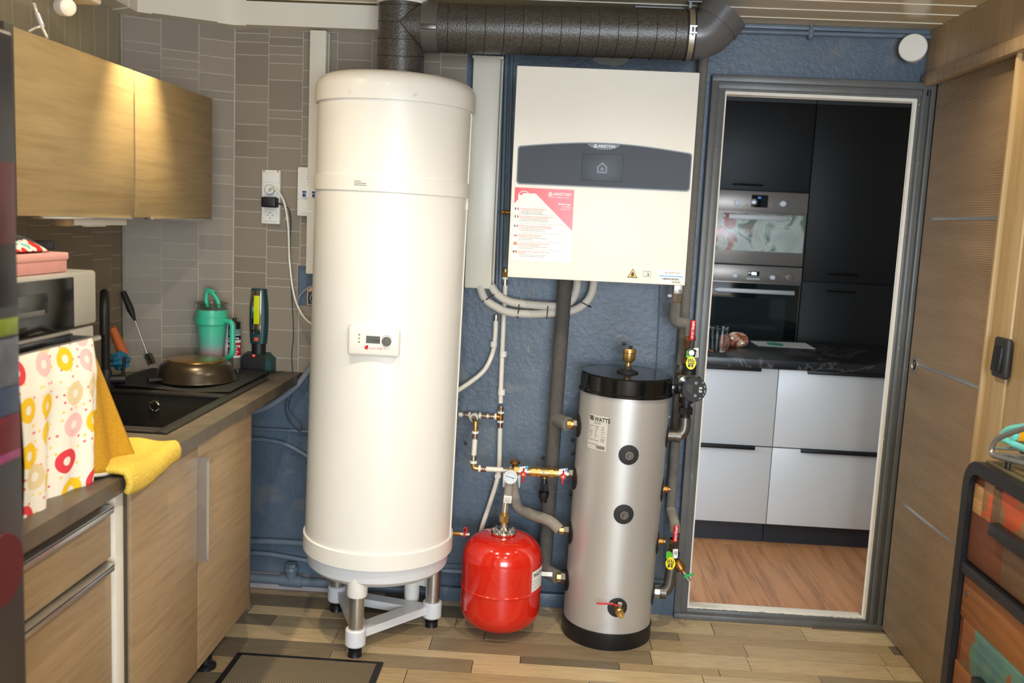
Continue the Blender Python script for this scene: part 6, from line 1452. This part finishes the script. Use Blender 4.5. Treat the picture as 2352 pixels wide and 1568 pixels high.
tyA, tyB = PX(22, 800, -1.08).y, PX(212, 775, -1.08).y
zt_t = hz_+0.006; zlo = PX(120, 1130, -1.05).z
def donut(u, v):
    y_ = tyA+(tyB-tyA)*u
    f_ = 0.013*math.sin(u*10+0.5)+0.006*math.sin(u*23+v*3)
    hem = 0.05*max(0, u-0.55)
    if v < 0.12:                                     # over the handle
        t = v/0.12; return Vector((-1.112+0.032*t, y_, zt_t-0.10*(1-t)+0.008*math.sin(math.pi*t)))
    w_ = (v-0.12)/0.88
    yy = y_-0.055*w_
    return Vector((-1.080+0.016*min(1, w_*4)+f_*min(1, w_*1.5)+0.03*w_, yy, zt_t-(zt_t-zlo-hem+0.02)*w_))
cloth('donut_towel', donut, 48, 40, towel_mat(), 'white tea towel printed with coloured doughnuts on the oven handle')
mA = PX(222, 832, -1.13); mB = PX(300, 1070, -1.02); mC = PX(208, 1090, -1.02)
def mustard(u, v):
    top0, top1 = Vector((-1.10, mA.y-0.09, mA.z+0.05)), Vector((-1.13, mA.y, mA.z)); 
    bot0, bot1 = Vector((-1.03, mC.y, mC.z)), Vector((-1.01, mB.y+0.005, mB.z-0.002))
    p_ = (top0.lerp(top1, u)).lerp(bot0.lerp(bot1, u), v)
    p_.x += 0.014*math.sin(u*7)*v; return p_
def fuzzy(name, c):
    t = NT(name); t.set(Roughness=0.95); v = t.coord(); f = t.noise(v, 220, 3); a = lin(c)
    t.base(t.ramp(f, [(0.3, tuple(x*0.75 for x in a[:3])+(1,)), (0.7, a)])); t.bump(f, 0.9, 0.006); return t.m
cloth('mustard_towel', mustard, 24, 24, fuzzy('mustard_terry', (206, 152, 22)), 'mustard yellow terry towel hanging beside the doughnut towel', 0.006)
tag(MB().tube([mustard(u/10, 1.0)-EZ*0.004 for u in range(11)], 0.005, 8, False).build('towel_hem', 'labelgrey'), 'pale grey hem band along the mustard towel', 'hem') if False else None
hem = MB().tube([mustard(u/10, 1.0)-EZ*0.003+EX*0.002 for u in range(11)], 0.0045, 8, False)
mt_ = bpy.data.objects['mustard_towel']; hem.build('hem', 'labelgrey', mt_)
# folded yellow cloth over the worktop edge
ya, yb_ = PX(300, 1060, -0.975).y, PX(396, 1040, -0.975).y
def ycl(u, v):
    y_ = ya-0.05+(yb_-ya+0.05)*u; b_ = 0.004*math.sin(9*u)+0.003*math.sin(13*v+4*u)
    t = v*1.0
    if t < 0.72: return Vector((-1.14+0.175*t/0.72, y_, CT+0.013+b_-0.004*max(0, 0.15-u)))
    s_ = (t-0.72)/0.28; return Vector((-0.965+0.008*math.sin(s_*3), y_+0.004*math.sin(20*u)*s_, CT+0.013-0.058*s_*(0.85+0.15*math.sin(5*u))+b_*(1-s_)))
cloth('yellow_cloth', ycl, 30, 24, fuzzy('yellow_cloth', (250, 212, 84)), 'folded yellow cloth draped over the worktop edge', 0.012, 'cloth')
# ================================================================ FRIDGE EDGE
fx_ = -0.826
fr = thing('fridge', 'dark fridge edge with magnets at the far left', 'fridge', (-1.2, -2.55, 0))
MB().box(-1.55, fx_-0.05, -2.88, -2.215, 0.02, 1.78, bev=0.01).build('body', plain('fridge_grey', (90, 90, 92), 0.4, 0.3), fr)
MB().box(fx_-0.045, fx_, -2.88, -2.205, 0.62, 1.78, bev=0.006, seg=3).build('upper_door', plain('fridge_dark', (52, 50, 52), 0.3, 0.3), fr)
MB().box(fx_-0.045, fx_, -2.88, -2.205, 0.06, 0.61, bev=0.006, seg=3).build('lower_door', plain('fridge_dark_low', (56, 52, 52), 0.3, 0.3), fr)
fmag = [((375, 560), (126, 60, 62), 'dark red photo magnet high on the fridge edge'), ((560, 700), (40, 30, 34), 'black picture magnet on the fridge edge'), ((728, 765), (170, 190, 40), 'lime green magnet on the fridge edge'), ((775, 880), (132, 138, 150), 'grey blue postcard magnet on the fridge edge'), ((885, 945), (84, 104, 140), 'blue postcard magnet on the fridge edge'), ((950, 1030), (150, 40, 54), 'red and grey photo magnet on the fridge edge'), ((1034, 1050), (206, 90, 150), 'thin pink magnet strip on the fridge edge'), ((1210, 1370), (130, 28, 36), 'big round red magnet low on the fridge edge')]
for i, ((ya_, yb2), c_, lab_) in enumerate(fmag):
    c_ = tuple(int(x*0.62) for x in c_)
    t_, b_ = PX(28, ya_, fx_).z, PX(38, yb2, fx_).z; ym = -2.214
    if 'round' in lab_:
        tag(MB().lathe([((t_-b_)/2, 0), ((t_-b_)/2*0.97, 0.004), (0, 0.005)], (fx_+0.001, ym-(t_-b_)/2, (t_+b_)/2), (1, 0, 0), 28).build('fridge_magnet', plain('magnet_ink_%d' % i, c_, 0.4)), lab_, 'magnet', 'magnets on the fridge')
    else: tag(MB().box(fx_+0.0008, fx_+0.003, ym-0.09, ym, b_, t_, bev=0.0006).build('fridge_magnet', plain('magnet_ink_%d' % i, c_, 0.4, 0, 0.25, 40)), lab_, 'magnet', 'magnets on the fridge')
# ================================================================ FLOOR MAT
mx0, mx1, my1 = -1.030, -0.517, -0.590
fm = thing('floor_mat', 'woven grey floor mat with black border', 'mat', (-0.77, -0.95, 0))
MB().box(mx0, mx1, -1.45, my1, 0.0022, 0.0075, bev=0.002).build('border', 'black', fm)
def weave():
    t = NT('mat_weave'); t.set(Roughness=0.8); ch_ = t.n('ShaderNodeTexChecker'); ch_.inputs['Scale'].default_value = 210
    ch_.inputs['Color1'].default_value = lin((132, 118, 94)); ch_.inputs['Color2'].default_value = lin((58, 52, 44)); t.l(t.coord(), ch_.inputs['Vector']); t.base(ch_.outputs['Color']); t.bump(ch_.outputs['Fac'], 0.6, 0.002); return t.m
MB().box(mx0+0.022, mx1-0.022, -1.44, my1-0.020, 0.004, 0.0086).build('woven_field', weave(), fm)
# ================================================================ RIGHT SIDE
swp = PX(2308, 822, XR-0.016)
sw = thing('light_switch', 'black rocker light switch on the pale wood casing', 'light switch', (XR-0.016, swp.y, swp.z-0.05))
MB().box(XR-0.034, XR-0.015, swp.y-0.042, swp.y+0.042, swp.z-0.060, swp.z+0.060, bev=0.008, seg=3).build('frame', plain('switch_dark', (44, 46, 48), 0.5), sw)
MB().obox((XR-0.037, swp.y, swp.z-0.004), (0.012, 0.050, 0.076), Matrix.Rotation(0.06, 3, 'Y'), 0.003, 2).build('rocker', 'blacksatin', sw)
# patchwork dresser
DXF = 1.0; DYE = -1.428; DZT = 1.041
ds = thing('dresser', 'patchwork wooden dresser with black rounded frame', 'dresser', (1.18, -1.85, 0))
fw_ = 0.030; yN = -2.55
def ring_poly(o_):
    r_ = 0.065; pts = []
    y1 = DYE-o_; z1 = DZT-o_; rr = max(r_-o_, 0.01)
    pts += [(y1, 0.05+o_*0)]
    pts += [(y1-rr+rr*math.cos(math.radians(a)), z1-rr+rr*math.sin(math.radians(a))) for a in range(0, 91, 15)]
    return pts
op = ring_poly(0.0); ip = ring_poly(fw_)
vs = []; fs = []
n_ = len(op)
oo = op+[(yN, DZT)]; ii = ip+[(yN, DZT-fw_)]; n_ = len(oo)
for xx in (DXF-0.012, XR-0.035):
    vs += [Vector((xx, y, z)) for y, z in oo]+[Vector((xx, y, z)) for y, z in ii]
for k in range(n_-1):
    fs += [(k, k+1, n_+k+1, n_+k), (2*n_+k, 3*n_+k, 3*n_+k+1, 2*n_+k+1), (k, 2*n_+k, 2*n_+k+1, k+1), (n_+k, n_+k+1, 3*n_+k+1, 3*n_+k)]
fs += [(0, n_, 3*n_, 2*n_), (n_-1, 2*n_-1, 4*n_-1, 3*n_-1)]
fm_ = MB().add(vs, fs)
fm_.box(DXF-0.010, DXF+0.02, yN, DYE-0.02, 0.770, 0.796, bev=0.002).box(DXF-0.010, DXF+0.02, yN, DYE-0.02, 0.385, 0.411, bev=0.002).box(DXF-0.010, XR-0.035, yN, DYE-0.005, 0.03, 0.06, bev=0.002)
fm_.build('frame', 'black', ds)
def patina(name, cols, scale=5):
    t = NT(name); t.set(Roughness=0.5); v = t.coord((1, 1, 1)); f = t.noise(v, scale, 4, 0.6, 0.4); g = t.noise(t.coord((30, 2, 30)), 2, 4)
    n2 = len(cols); c = t.ramp(f, [(0.34+0.32*k/max(1, n2-1), lin(x)) for k, x in enumerate(cols)], 'CONSTANT' if n2 > 1 else 'LINEAR')
    c = t.mix(t.ramp(g, [(0.35, (0.4, 0.4, 0.4, 1)), (0.65, (0, 0, 0, 1))]), c, t.mix(1.0, c, lin((150, 130, 110)), 'MULTIPLY')); t.base(c); return t.m
M['p_rust'] = patina('patch_rust', [(104, 56, 32), (116, 64, 36)]); M['p_orange'] = patina('patch_orange', [(148, 112, 74), (196, 86, 46), (200, 90, 50)], 11)
M['p_brown'] = patina('patch_brown', [(112, 84, 58), (128, 98, 70)]); M['p_honey'] = patina('patch_honey', [(142, 88, 42), (152, 96, 48)])
M['p_teal'] = patina('patch_teal', [(138, 84, 44), (84, 124, 110), (76, 116, 116), (88, 128, 114), (140, 88, 50)], 6); M['p_tan'] = patina('patch_tan', [(172, 132, 84), (186, 144, 94)])
def drawer(z0, z1, rows):
    d_ = MB().box(DXF+0.004, DXF+0.022, yN, DYE-fw_-0.004, z0, z1).build('drawer', 'p_rust', ds)
    for (y0, y1, a, b, m_) in rows: MB().box(DXF+0.0005, DXF+0.008, DYE-fw_-0.005-y1, DYE-fw_-0.005-y0, a, b, bev=0.001).build('wood_patch', m_, d_)
    return d_
d1 = drawer(0.80, 1.010, [(0.0, 0.045, 0.952, 0.985, 'p_tan'), (0.0, 0.045, 0.918, 0.952, 'p_tan'), (0.09, 0.13, 0.918, 1.0, 'p_brown'), (0.045, 0.09, 0.918, 1.004, 'p_orange'), (0.13, 0.30, 0.918, 1.008, 'p_orange'), (0.0, 0.16, 0.805, 0.917, 'p_rust'), (0.16, 0.5, 0.805, 0.917, 'p_brown'), (0.5, 1.05, 0.805, 1.008, 'p_honey')])
d2 = drawer(0.415, 0.766, [(0.0, 0.40, 0.665, 0.764, 'p_honey'), (0.02, 0.45, 0.555, 0.664, 'p_teal'), (0.0, 0.40, 0.418, 0.554, 'p_honey'), (0.45, 1.05, 0.418, 0.764, 'p_orange')])
for d_, yq, zq in ((d1, DYE-0.15, 0.917), (d2, DYE-0.15, 0.560)):
    MB().obox((DXF-0.008, yq-0.12, zq), (0.024, 0.22, 0.030), None, 0.004, 2).build('pull', 'black', d_)
MB().lathe([(0.006, 0), (0.006, 0.002), (0, 0.002)], (DXF+0.0005, DYE-0.055, 0.725), (-1, 0, 0), 12).build('screw_head', 'castiron', d2)
MB().box(DXF+0.022, XR-0.04, yN, DYE-0.04, 0.06, 1.008).build('body', 'p_brown', ds)
MB().box(DXF+0.01, XR-0.037, yN, DYE-0.055, DZT-0.002, DZT+0.004).build('top_board', plain('dresser_top', (92, 82, 58), 0.5, 0, 0.25, 8), ds)
# wire tray with a turquoise clip on the dresser
zt2_ = DZT+0.005
tr_ = thing('wire_tray', 'steel wire tray standing on the dresser', 'tray', (1.1, -1.7, zt2_))
TX_ = 1.012
lp_ = [PX(2420, 962, TX_), PX(2352, 984, TX_), PX(2312, 998, TX_), PX(2289, 1010, TX_), PX(2278, 1028, TX_), PX(2280, 1043, TX_), PX(2296, 1050, TX_), PX(2352, 1064, TX_), PX(2420, 1082, TX_)]
off_ = EX*0.24
MB().tube(lp_, 0.0062, 12).build('side_loop', 'steel', tr_)
MB().tube([p_+off_ for p_ in lp_], 0.0062, 12).build('side_loop', 'steel', tr_)
for k in (1, 4, 5, 7): MB().tube([lp_[k], lp_[k]+off_], 0.0040, 8, False).build('cross_wire', 'steel', tr_)
for k in range(6):
    t_ = (k+1)/7; MB().tube([lp_[5].lerp(lp_[8], 0.05)+off_*t_, lp_[8]+off_*t_], 0.003, 6, False).build('floor_wire', 'steel', tr_)
for p_ in (lp_[6], lp_[7]): MB().cyl(Vector((TX_+0.01, p_.y-0.02, zt2_)), Vector((TX_+0.01, p_.y-0.02, p_.z+0.002)), 0.006, n=10).build('foot', 'black', tr_)
M['aqua'] = plain('aqua_plastic', (110, 206, 200), 0.35)
cl_ = thing('plastic_hanger', 'turquoise plastic clip hanger lying in the wire tray', 'hanger', (1.12, -1.65, zt2_+0.03))
CX_ = 1.055
q_ = [PX(2420, 966, CX_), PX(2352, 980, CX_), PX(2322, 985, CX_), PX(2307, 994, CX_), PX(2306, 1008, CX_), PX(2318, 1014, CX_), PX(2352, 1030, CX_), PX(2420, 1050, CX_)]
MB().tube(q_, 0.0080, 10).tube([PX(2322, 986, CX_), PX(2334, 1000, CX_), PX(2322, 1013, CX_)], 0.0065, 8).build('loop', 'aqua', cl_)
tag(MB().lathe([(0, 0), (0.016, 0), (0.017, 0.03), (0.014, 0.034), (0, 0.035)], PX(2349, 1012, 1.10), (0.2, -0.3, 1), 20).build('yellow_tub', plain('orange_yellow', (240, 170, 30), 0.4)), 'small orange yellow tub in the wire tray', 'tub')
tag(MB().cyl(PX(2352, 1032, 1.09), PX(2334, 990, 1.11), 0.012, n=16).build('spray_tube', plain('dark_grey_tube', (70, 68, 66), 0.5)), 'dark grey tube lying in the wire tray', 'tube')

# ================================================================ KITCHEN BEHIND THE DOORWAY
KY = 0.90
M['kwhite'] = plain('kitchen_white_front', (222, 226, 228), 0.32, 0, 0.01); M['kblack'] = plain('kitchen_black_front', (17, 17, 18), 0.5, 0, 0.04)
M['kplinth'] = plain('kitchen_plinth', (44, 50, 58), 0.4)
xs = 1.116
for (x0, x1, nm) in ((xs-0.80, xs-0.002, 'white two-drawer kitchen unit behind the pump side of the doorway'), (xs+0.002, xs+0.80, 'white two-drawer kitchen unit behind the sliding door side of the doorway')):
    ku = thing('kitchen_unit', nm, 'cabinet', ((x0+x1)/2, 1.2, 0))
    MB().box(x0, x1, KY+0.021, KY+0.60, 0.10, 0.885).build('body', 'kblack', ku)
    MB().box(x0, x1, KY+0.045, KY+0.06, 0.0, 0.10).build('plinth', 'kplinth', ku)
    for z0, z1 in ((0.107, 0.494), (0.500, 0.884)):
        d_ = MB().box(x0, x1, KY, KY+0.02, z0, z1, bev=0.001).build('drawer_front', 'kwhite', ku)
        h0_, h1_ = (x0+0.08, x1-0.085) if x0 < xs-0.1 else (x0+0.135, x1-0.08)
        MB().box(h0_, h1_, KY-0.016, KY+0.015, z1-0.013, z1+0.003, bev=0.001).build('edge_grip', 'black', d_)
def marble():
    t = NT('black_veined_top'); t.set(Roughness=0.32); v = t.coord(); w = t.noise(v, 1.3, 6, 0.6, 1.4)
    c = t.ramp(w, [(0.485, lin((34, 34, 36))), (0.5, lin((92, 92, 92))), (0.512, lin((34, 34, 36)))]); t.base(c); return t.m
tag(MB().box(0.25, 1.98, KY-0.02, KY+0.86, 0.888, 0.932, bev=0.002).build('kitchen_worktop', marble()), 'black veined kitchen worktop beyond the doorway', 'worktop')
TY = 2.0
tall = thing('tall_cupboard', 'tall black kitchen cupboard housing the two ovens', 'cabinet', (1.17, TY+0.3, 0))
MB().box(0.87, 1.475, TY+0.021, TY+0.6, 0.02, 2.30).build('body', 'kblack', tall)
d_ = MB().box(0.872, 1.473, TY, TY+0.02, 1.785, 2.295, bev=0.001).build('top_door', 'kblack', tall)
MB().tube(bend([(1.03, TY-0.001, 1.815), (1.03, TY-0.022, 1.815), (1.20, TY-0.022, 1.815), (1.20, TY-0.001, 1.815)], 0.008), 0.005, 8, False).build('handle', 'blackgloss', d_)
MB().box(0.872, 1.473, TY, TY+0.02, 0.10, 0.78, bev=0.001).build('bottom_door', 'kblack', tall)
MB().box(0.87, 1.475, TY-0.005, TY+0.02, 2.296, 2.36).build('cornice', plain('cornice_grey', (66, 70, 70), 0.5), tall)
tall2 = thing('tall_cupboard', 'plain tall black cupboard to the right of the kitchen ovens', 'cabinet', (1.78, TY+0.3, 0))
MB().box(1.480, 2.10, TY+0.021, TY+0.6, 0.02, 2.30).build('body', 'kblack', tall2)
for z0, z1, hz in ((0.10, 1.262, 1.215), (1.268, 2.295, 1.315)):
    d_ = MB().box(1.482, 2.098, TY, TY+0.02, z0, z1, bev=0.001).build('door', 'kblack', tall2)
    MB().tube(bend([(1.63, TY-0.001, hz), (1.63, TY-0.022, hz), (1.80, TY-0.022, hz), (1.80, TY-0.001, hz)], 0.008), 0.005, 8, False).build('handle', 'blackgloss', d_)
MB().box(1.480, 2.10, TY-0.005, TY+0.02, 2.296, 2.36).build('cornice', plain('cornice_grey2', (66, 70, 70), 0.5), tall2)
M['ovhandle'] = plain('oven_handle', (196, 196, 192), 0.5, 0.3)
M['ovst'] = plain('oven_steel', (142, 134, 126), 0.35, 0.6, 0.03)
def oven(name, label, z0, z1, zc, floral):
    o = thing(name, label, 'oven', (1.17, TY, z0))
    MB().box(0.876, 1.470, TY-0.018, TY+0.02, z0, z1, bev=0.002).build('front', 'ovst', o)
    cp = MB().box(0.876, 1.470, TY-0.022, TY-0.016, zc, z1, bev=0.001).build('control_panel', 'ovst', o)
    return o, cp
def YT(px, py): return PY(px, py, TY-0.024)
o1, c1 = oven('built_in_oven', 'upper built-in oven with a floral patterned glass front', 1.350, 1.779, 1.660, True)
for px_ in (1693, 1798):
    q = YT(px_, 465 if px_ < 1750 else 468); MB().lathe([(0.018, 0), (0.016, 0.018), (0, 0.019)], q, (0, -1, 0), 20).build('knob', 'kwhite', c1)
q = YT(1745, 462); dsp = MB().box(q.x-0.048, q.x+0.048, TY-0.026, TY-0.021, q.z-0.036, q.z+0.036, bev=0.002).build('display', 'blackgloss', c1)
text('00', dsp, 'inkblue', (q.x-0.012, TY-0.0265, q.z+0.014), EX, EZ, 0.018) ; M['lcdblue'] = emis('lcd_blue', (90, 140, 230), 1.2); dsp.children[0].data.materials[0] = M['lcdblue']
for px_ in (1715, 1772): q = YT(px_, 471); MB().lathe([(0.006, 0), (0.006, 0.003), (0, 0.003)], q, (0, -1, 0), 12).build('button', 'ovst', c1)
def floral():
    t = NT('floral_glass'); t.set(Roughness=0.22)
    v = t.coord(); f = t.noise(v, 7, 3, 0.5, 1.2)
    a = t.ramp(f, [(0.36, lin((124, 142, 128))), (0.46, lin((206, 210, 198))), (0.62, lin((186, 194, 184)))])
    vo = t.n('ShaderNodeTexVoronoi'); vo.inputs['Scale'].default_value = 12; t.l(v, vo.inputs['Vector'])
    sp_ = t.n('ShaderNodeSeparateXYZ'); tc = t.n('ShaderNodeTexCoord'); t.l(tc.outputs['Object'], sp_.inputs[0])
    mr = t.n('ShaderNodeMapRange'); mr.inputs['From Min'].default_value = 0.05; mr.inputs['From Max'].default_value = -0.30; t.l(sp_.outputs['X'], mr.inputs['Value'])
    ad_ = t.n('ShaderNodeMath'); ad_.operation = 'MULTIPLY'; ad_.use_clamp = True
    fr_ = t.ramp(vo.outputs['Distance'], [(0.40, (1, 1, 1, 1)), (0.46, (0, 0, 0, 1))]); t.l(fr_, ad_.inputs[0]); t.l(mr.outputs[0], ad_.inputs[1])
    sc_ = t.n('ShaderNodeSeparateColor'); t.l(vo.outputs['Color'], sc_.inputs[0])
    fc_ = t.ramp(sc_.outputs[0], [(0, lin((178, 44, 48))), (0.4, lin((206, 130, 120))), (0.7, lin((120, 134, 110)))], 'CONSTANT')
    t.base(t.mix(ad_.outputs[0], a, fc_)); return t.m
g1_ = MB().box(0.886, 1.462, TY-0.024, TY-0.016, 1.428, 1.648, bev=0.001).build('glass_door', floral(), o1, org=(1.174, TY, 1.43))
text('Rosieres', o1, 'inkgrey', (1.174, TY-0.019, 1.385), EX, EZ, 0.020, align='CENTER')
MB().box(YT(1672, 497).x, YT(1808, 505).x, TY-0.056, TY-0.046, 1.612, 1.642, bev=0.003).box(0.975, 0.99, TY-0.05, TY-0.02, 1.622, 1.636).box(1.36, 1.375, TY-0.05, TY-0.02, 1.622, 1.636).build('handle', 'ovhandle', o1)
o2, c2_ = oven('built_in_oven', 'lower built-in oven with black glass door', 0.80, 1.342, 1.245, False)
for px_, py_ in ((1688, 632), (1774, 637)):
    q = YT(px_, py_); MB().lathe([(0.015, 0), (0.013, 0.018), (0, 0.019)], q, (0, -1, 0), 20).build('knob', 'kwhite', c2_)
q = YT(1810, 636); MB().lathe([(0.020, 0), (0.018, 0.014), (0, 0.015)], q, (0, -1, 0), 24).build('knob', 'ovst', c2_)
q = YT(1731, 628); dsp = MB().box(q.x-0.034, q.x+0.034, TY-0.025, TY-0.021, q.z-0.013, q.z+0.013, bev=0.001).build('display', 'blackgloss', c2_)
MB().box(q.x-0.012, q.x+0.016, TY-0.0262, TY-0.0248, q.z-0.008, q.z+0.008).build('lit_digits', emis('clock_white', (214, 240, 236), 2.2), dsp)
MB().box(q.x-0.040, q.x+0.040, TY-0.0235, TY-0.0215, q.z-0.036, q.z-0.028).build('touch_strip', 'alu', c2_)
MB().box(0.884, 1.464, TY-0.025, TY-0.016, 0.81, 1.238, bev=0.001).build('glass_door', plain('oven_black_glass', (22, 25, 25), 0.06), o2)
MB().box(0.94, 1.39, TY-0.0258, TY-0.024, 0.86, 1.15).build('window', plain('oven_window', (34, 40, 40), 0.05), o2)
MB().box(YT(1645, 664).x, YT(1822, 676).x, TY-0.056, TY-0.046, 1.180, 1.205, bev=0.003).box(0.96, 0.975, TY-0.05, TY-0.02, 1.185, 1.20).box(1.38, 1.395, TY-0.05, TY-0.02, 1.185, 1.20).build('handle', 'ovhandle', o2)
# things on the kitchen worktop
KT = 0.933
jq = PZ(1648, 808, KT)
jr = thing('glass_jug', 'clear glass jar standing at the edge of the doorway on the black worktop', 'jar', jq)
MB().lathe([(0, 0), (0.042, 0), (0.045, 0.004), (0.050, 0.085), (0.050, 0.118), (0.054, 0.124), (0.0515, 0.124), (0.047, 0.085), (0.042, 0.008), (0, 0.007)], (jq.x, jq.y+0.03, KT), (0, 0, 1), 36, False).build('jar', glass('jar_glass', (224, 232, 232), 0.02), jr)
MB().tube([(jq.x+0.020, jq.y-0.012, KT+0.02), (jq.x+0.040, jq.y-0.035, KT+0.03), (jq.x+0.040, jq.y-0.035, KT+0.085), (jq.x+0.022, jq.y-0.012, KT+0.09)], 0.005, 10).build('jar_handle', M['jar_glass'] if 'jar_glass' in M else glass('jar_glass2', (224, 232, 232), 0.02), jr)
bq = PZ(1695, 799, KT)
def food(u, v):
    t = 2*math.pi*u; p_ = math.pi*v; r_ = 1+0.13*math.sin(3*t+2*p_)+0.10*math.sin(7*t+5*p_)
    return Vector((bq.x+0.058*r_*math.sin(p_)*math.cos(t), bq.y+0.05+0.045*r_*math.sin(p_)*math.sin(t), KT+0.036+0.036*r_*math.cos(p_)))
def foodm():
    t = NT('snack_bag'); t.set(Roughness=0.2); f = t.noise(t.coord(), 28, 3); t.base(t.ramp(f, [(0.4, lin((150, 74, 44))), (0.5, lin((206, 130, 96))), (0.6, lin((222, 190, 160)))])); t.b.inputs['Coat Weight'].default_value = 0.8; return t.m
tag(MB().grid(food, 26, 18).build('snack_bag', foodm()), 'crinkled bag of orange snacks beside the glass jar', 'bag')
q = PZ(1669, 800, KT)
tag(MB().ball((q.x, q.y+0.045, KT+0.036), 0.034, (0.9, 0.9, 1.05)).build('onion', plain('onion_skin', (186, 92, 48), 0.4)), 'round orange onion between the jar and the snack bag', 'vegetable')
pp = [PZ(1724, 783, KT), PZ(1742, 794, KT), PZ(1873, 801, KT), PZ(1850, 788, KT)]
pa_ = thing('paper_sheet', 'white paper sheet lying on the black kitchen worktop', 'paper', sum(pp, Vector())/4)
MB().prism([(p_.x, p_.y) for p_ in pp], (0, 0, KT), EX, EY, (0, 0, 0.0015)).build('sheet', 'paperw', pa_)
q = PZ(1780, 790, KT)
MB().prism([(-0.05, -0.06), (0.02, -0.10), (0.05, 0.02), (0.01, 0.06), (-0.04, 0.04)], Vector((q.x, q.y, KT+0.0016)), EX, EY, (0, 0, 0.0005)).build('green_print', plain('green_print', (70, 176, 150), 0.5), pa_)
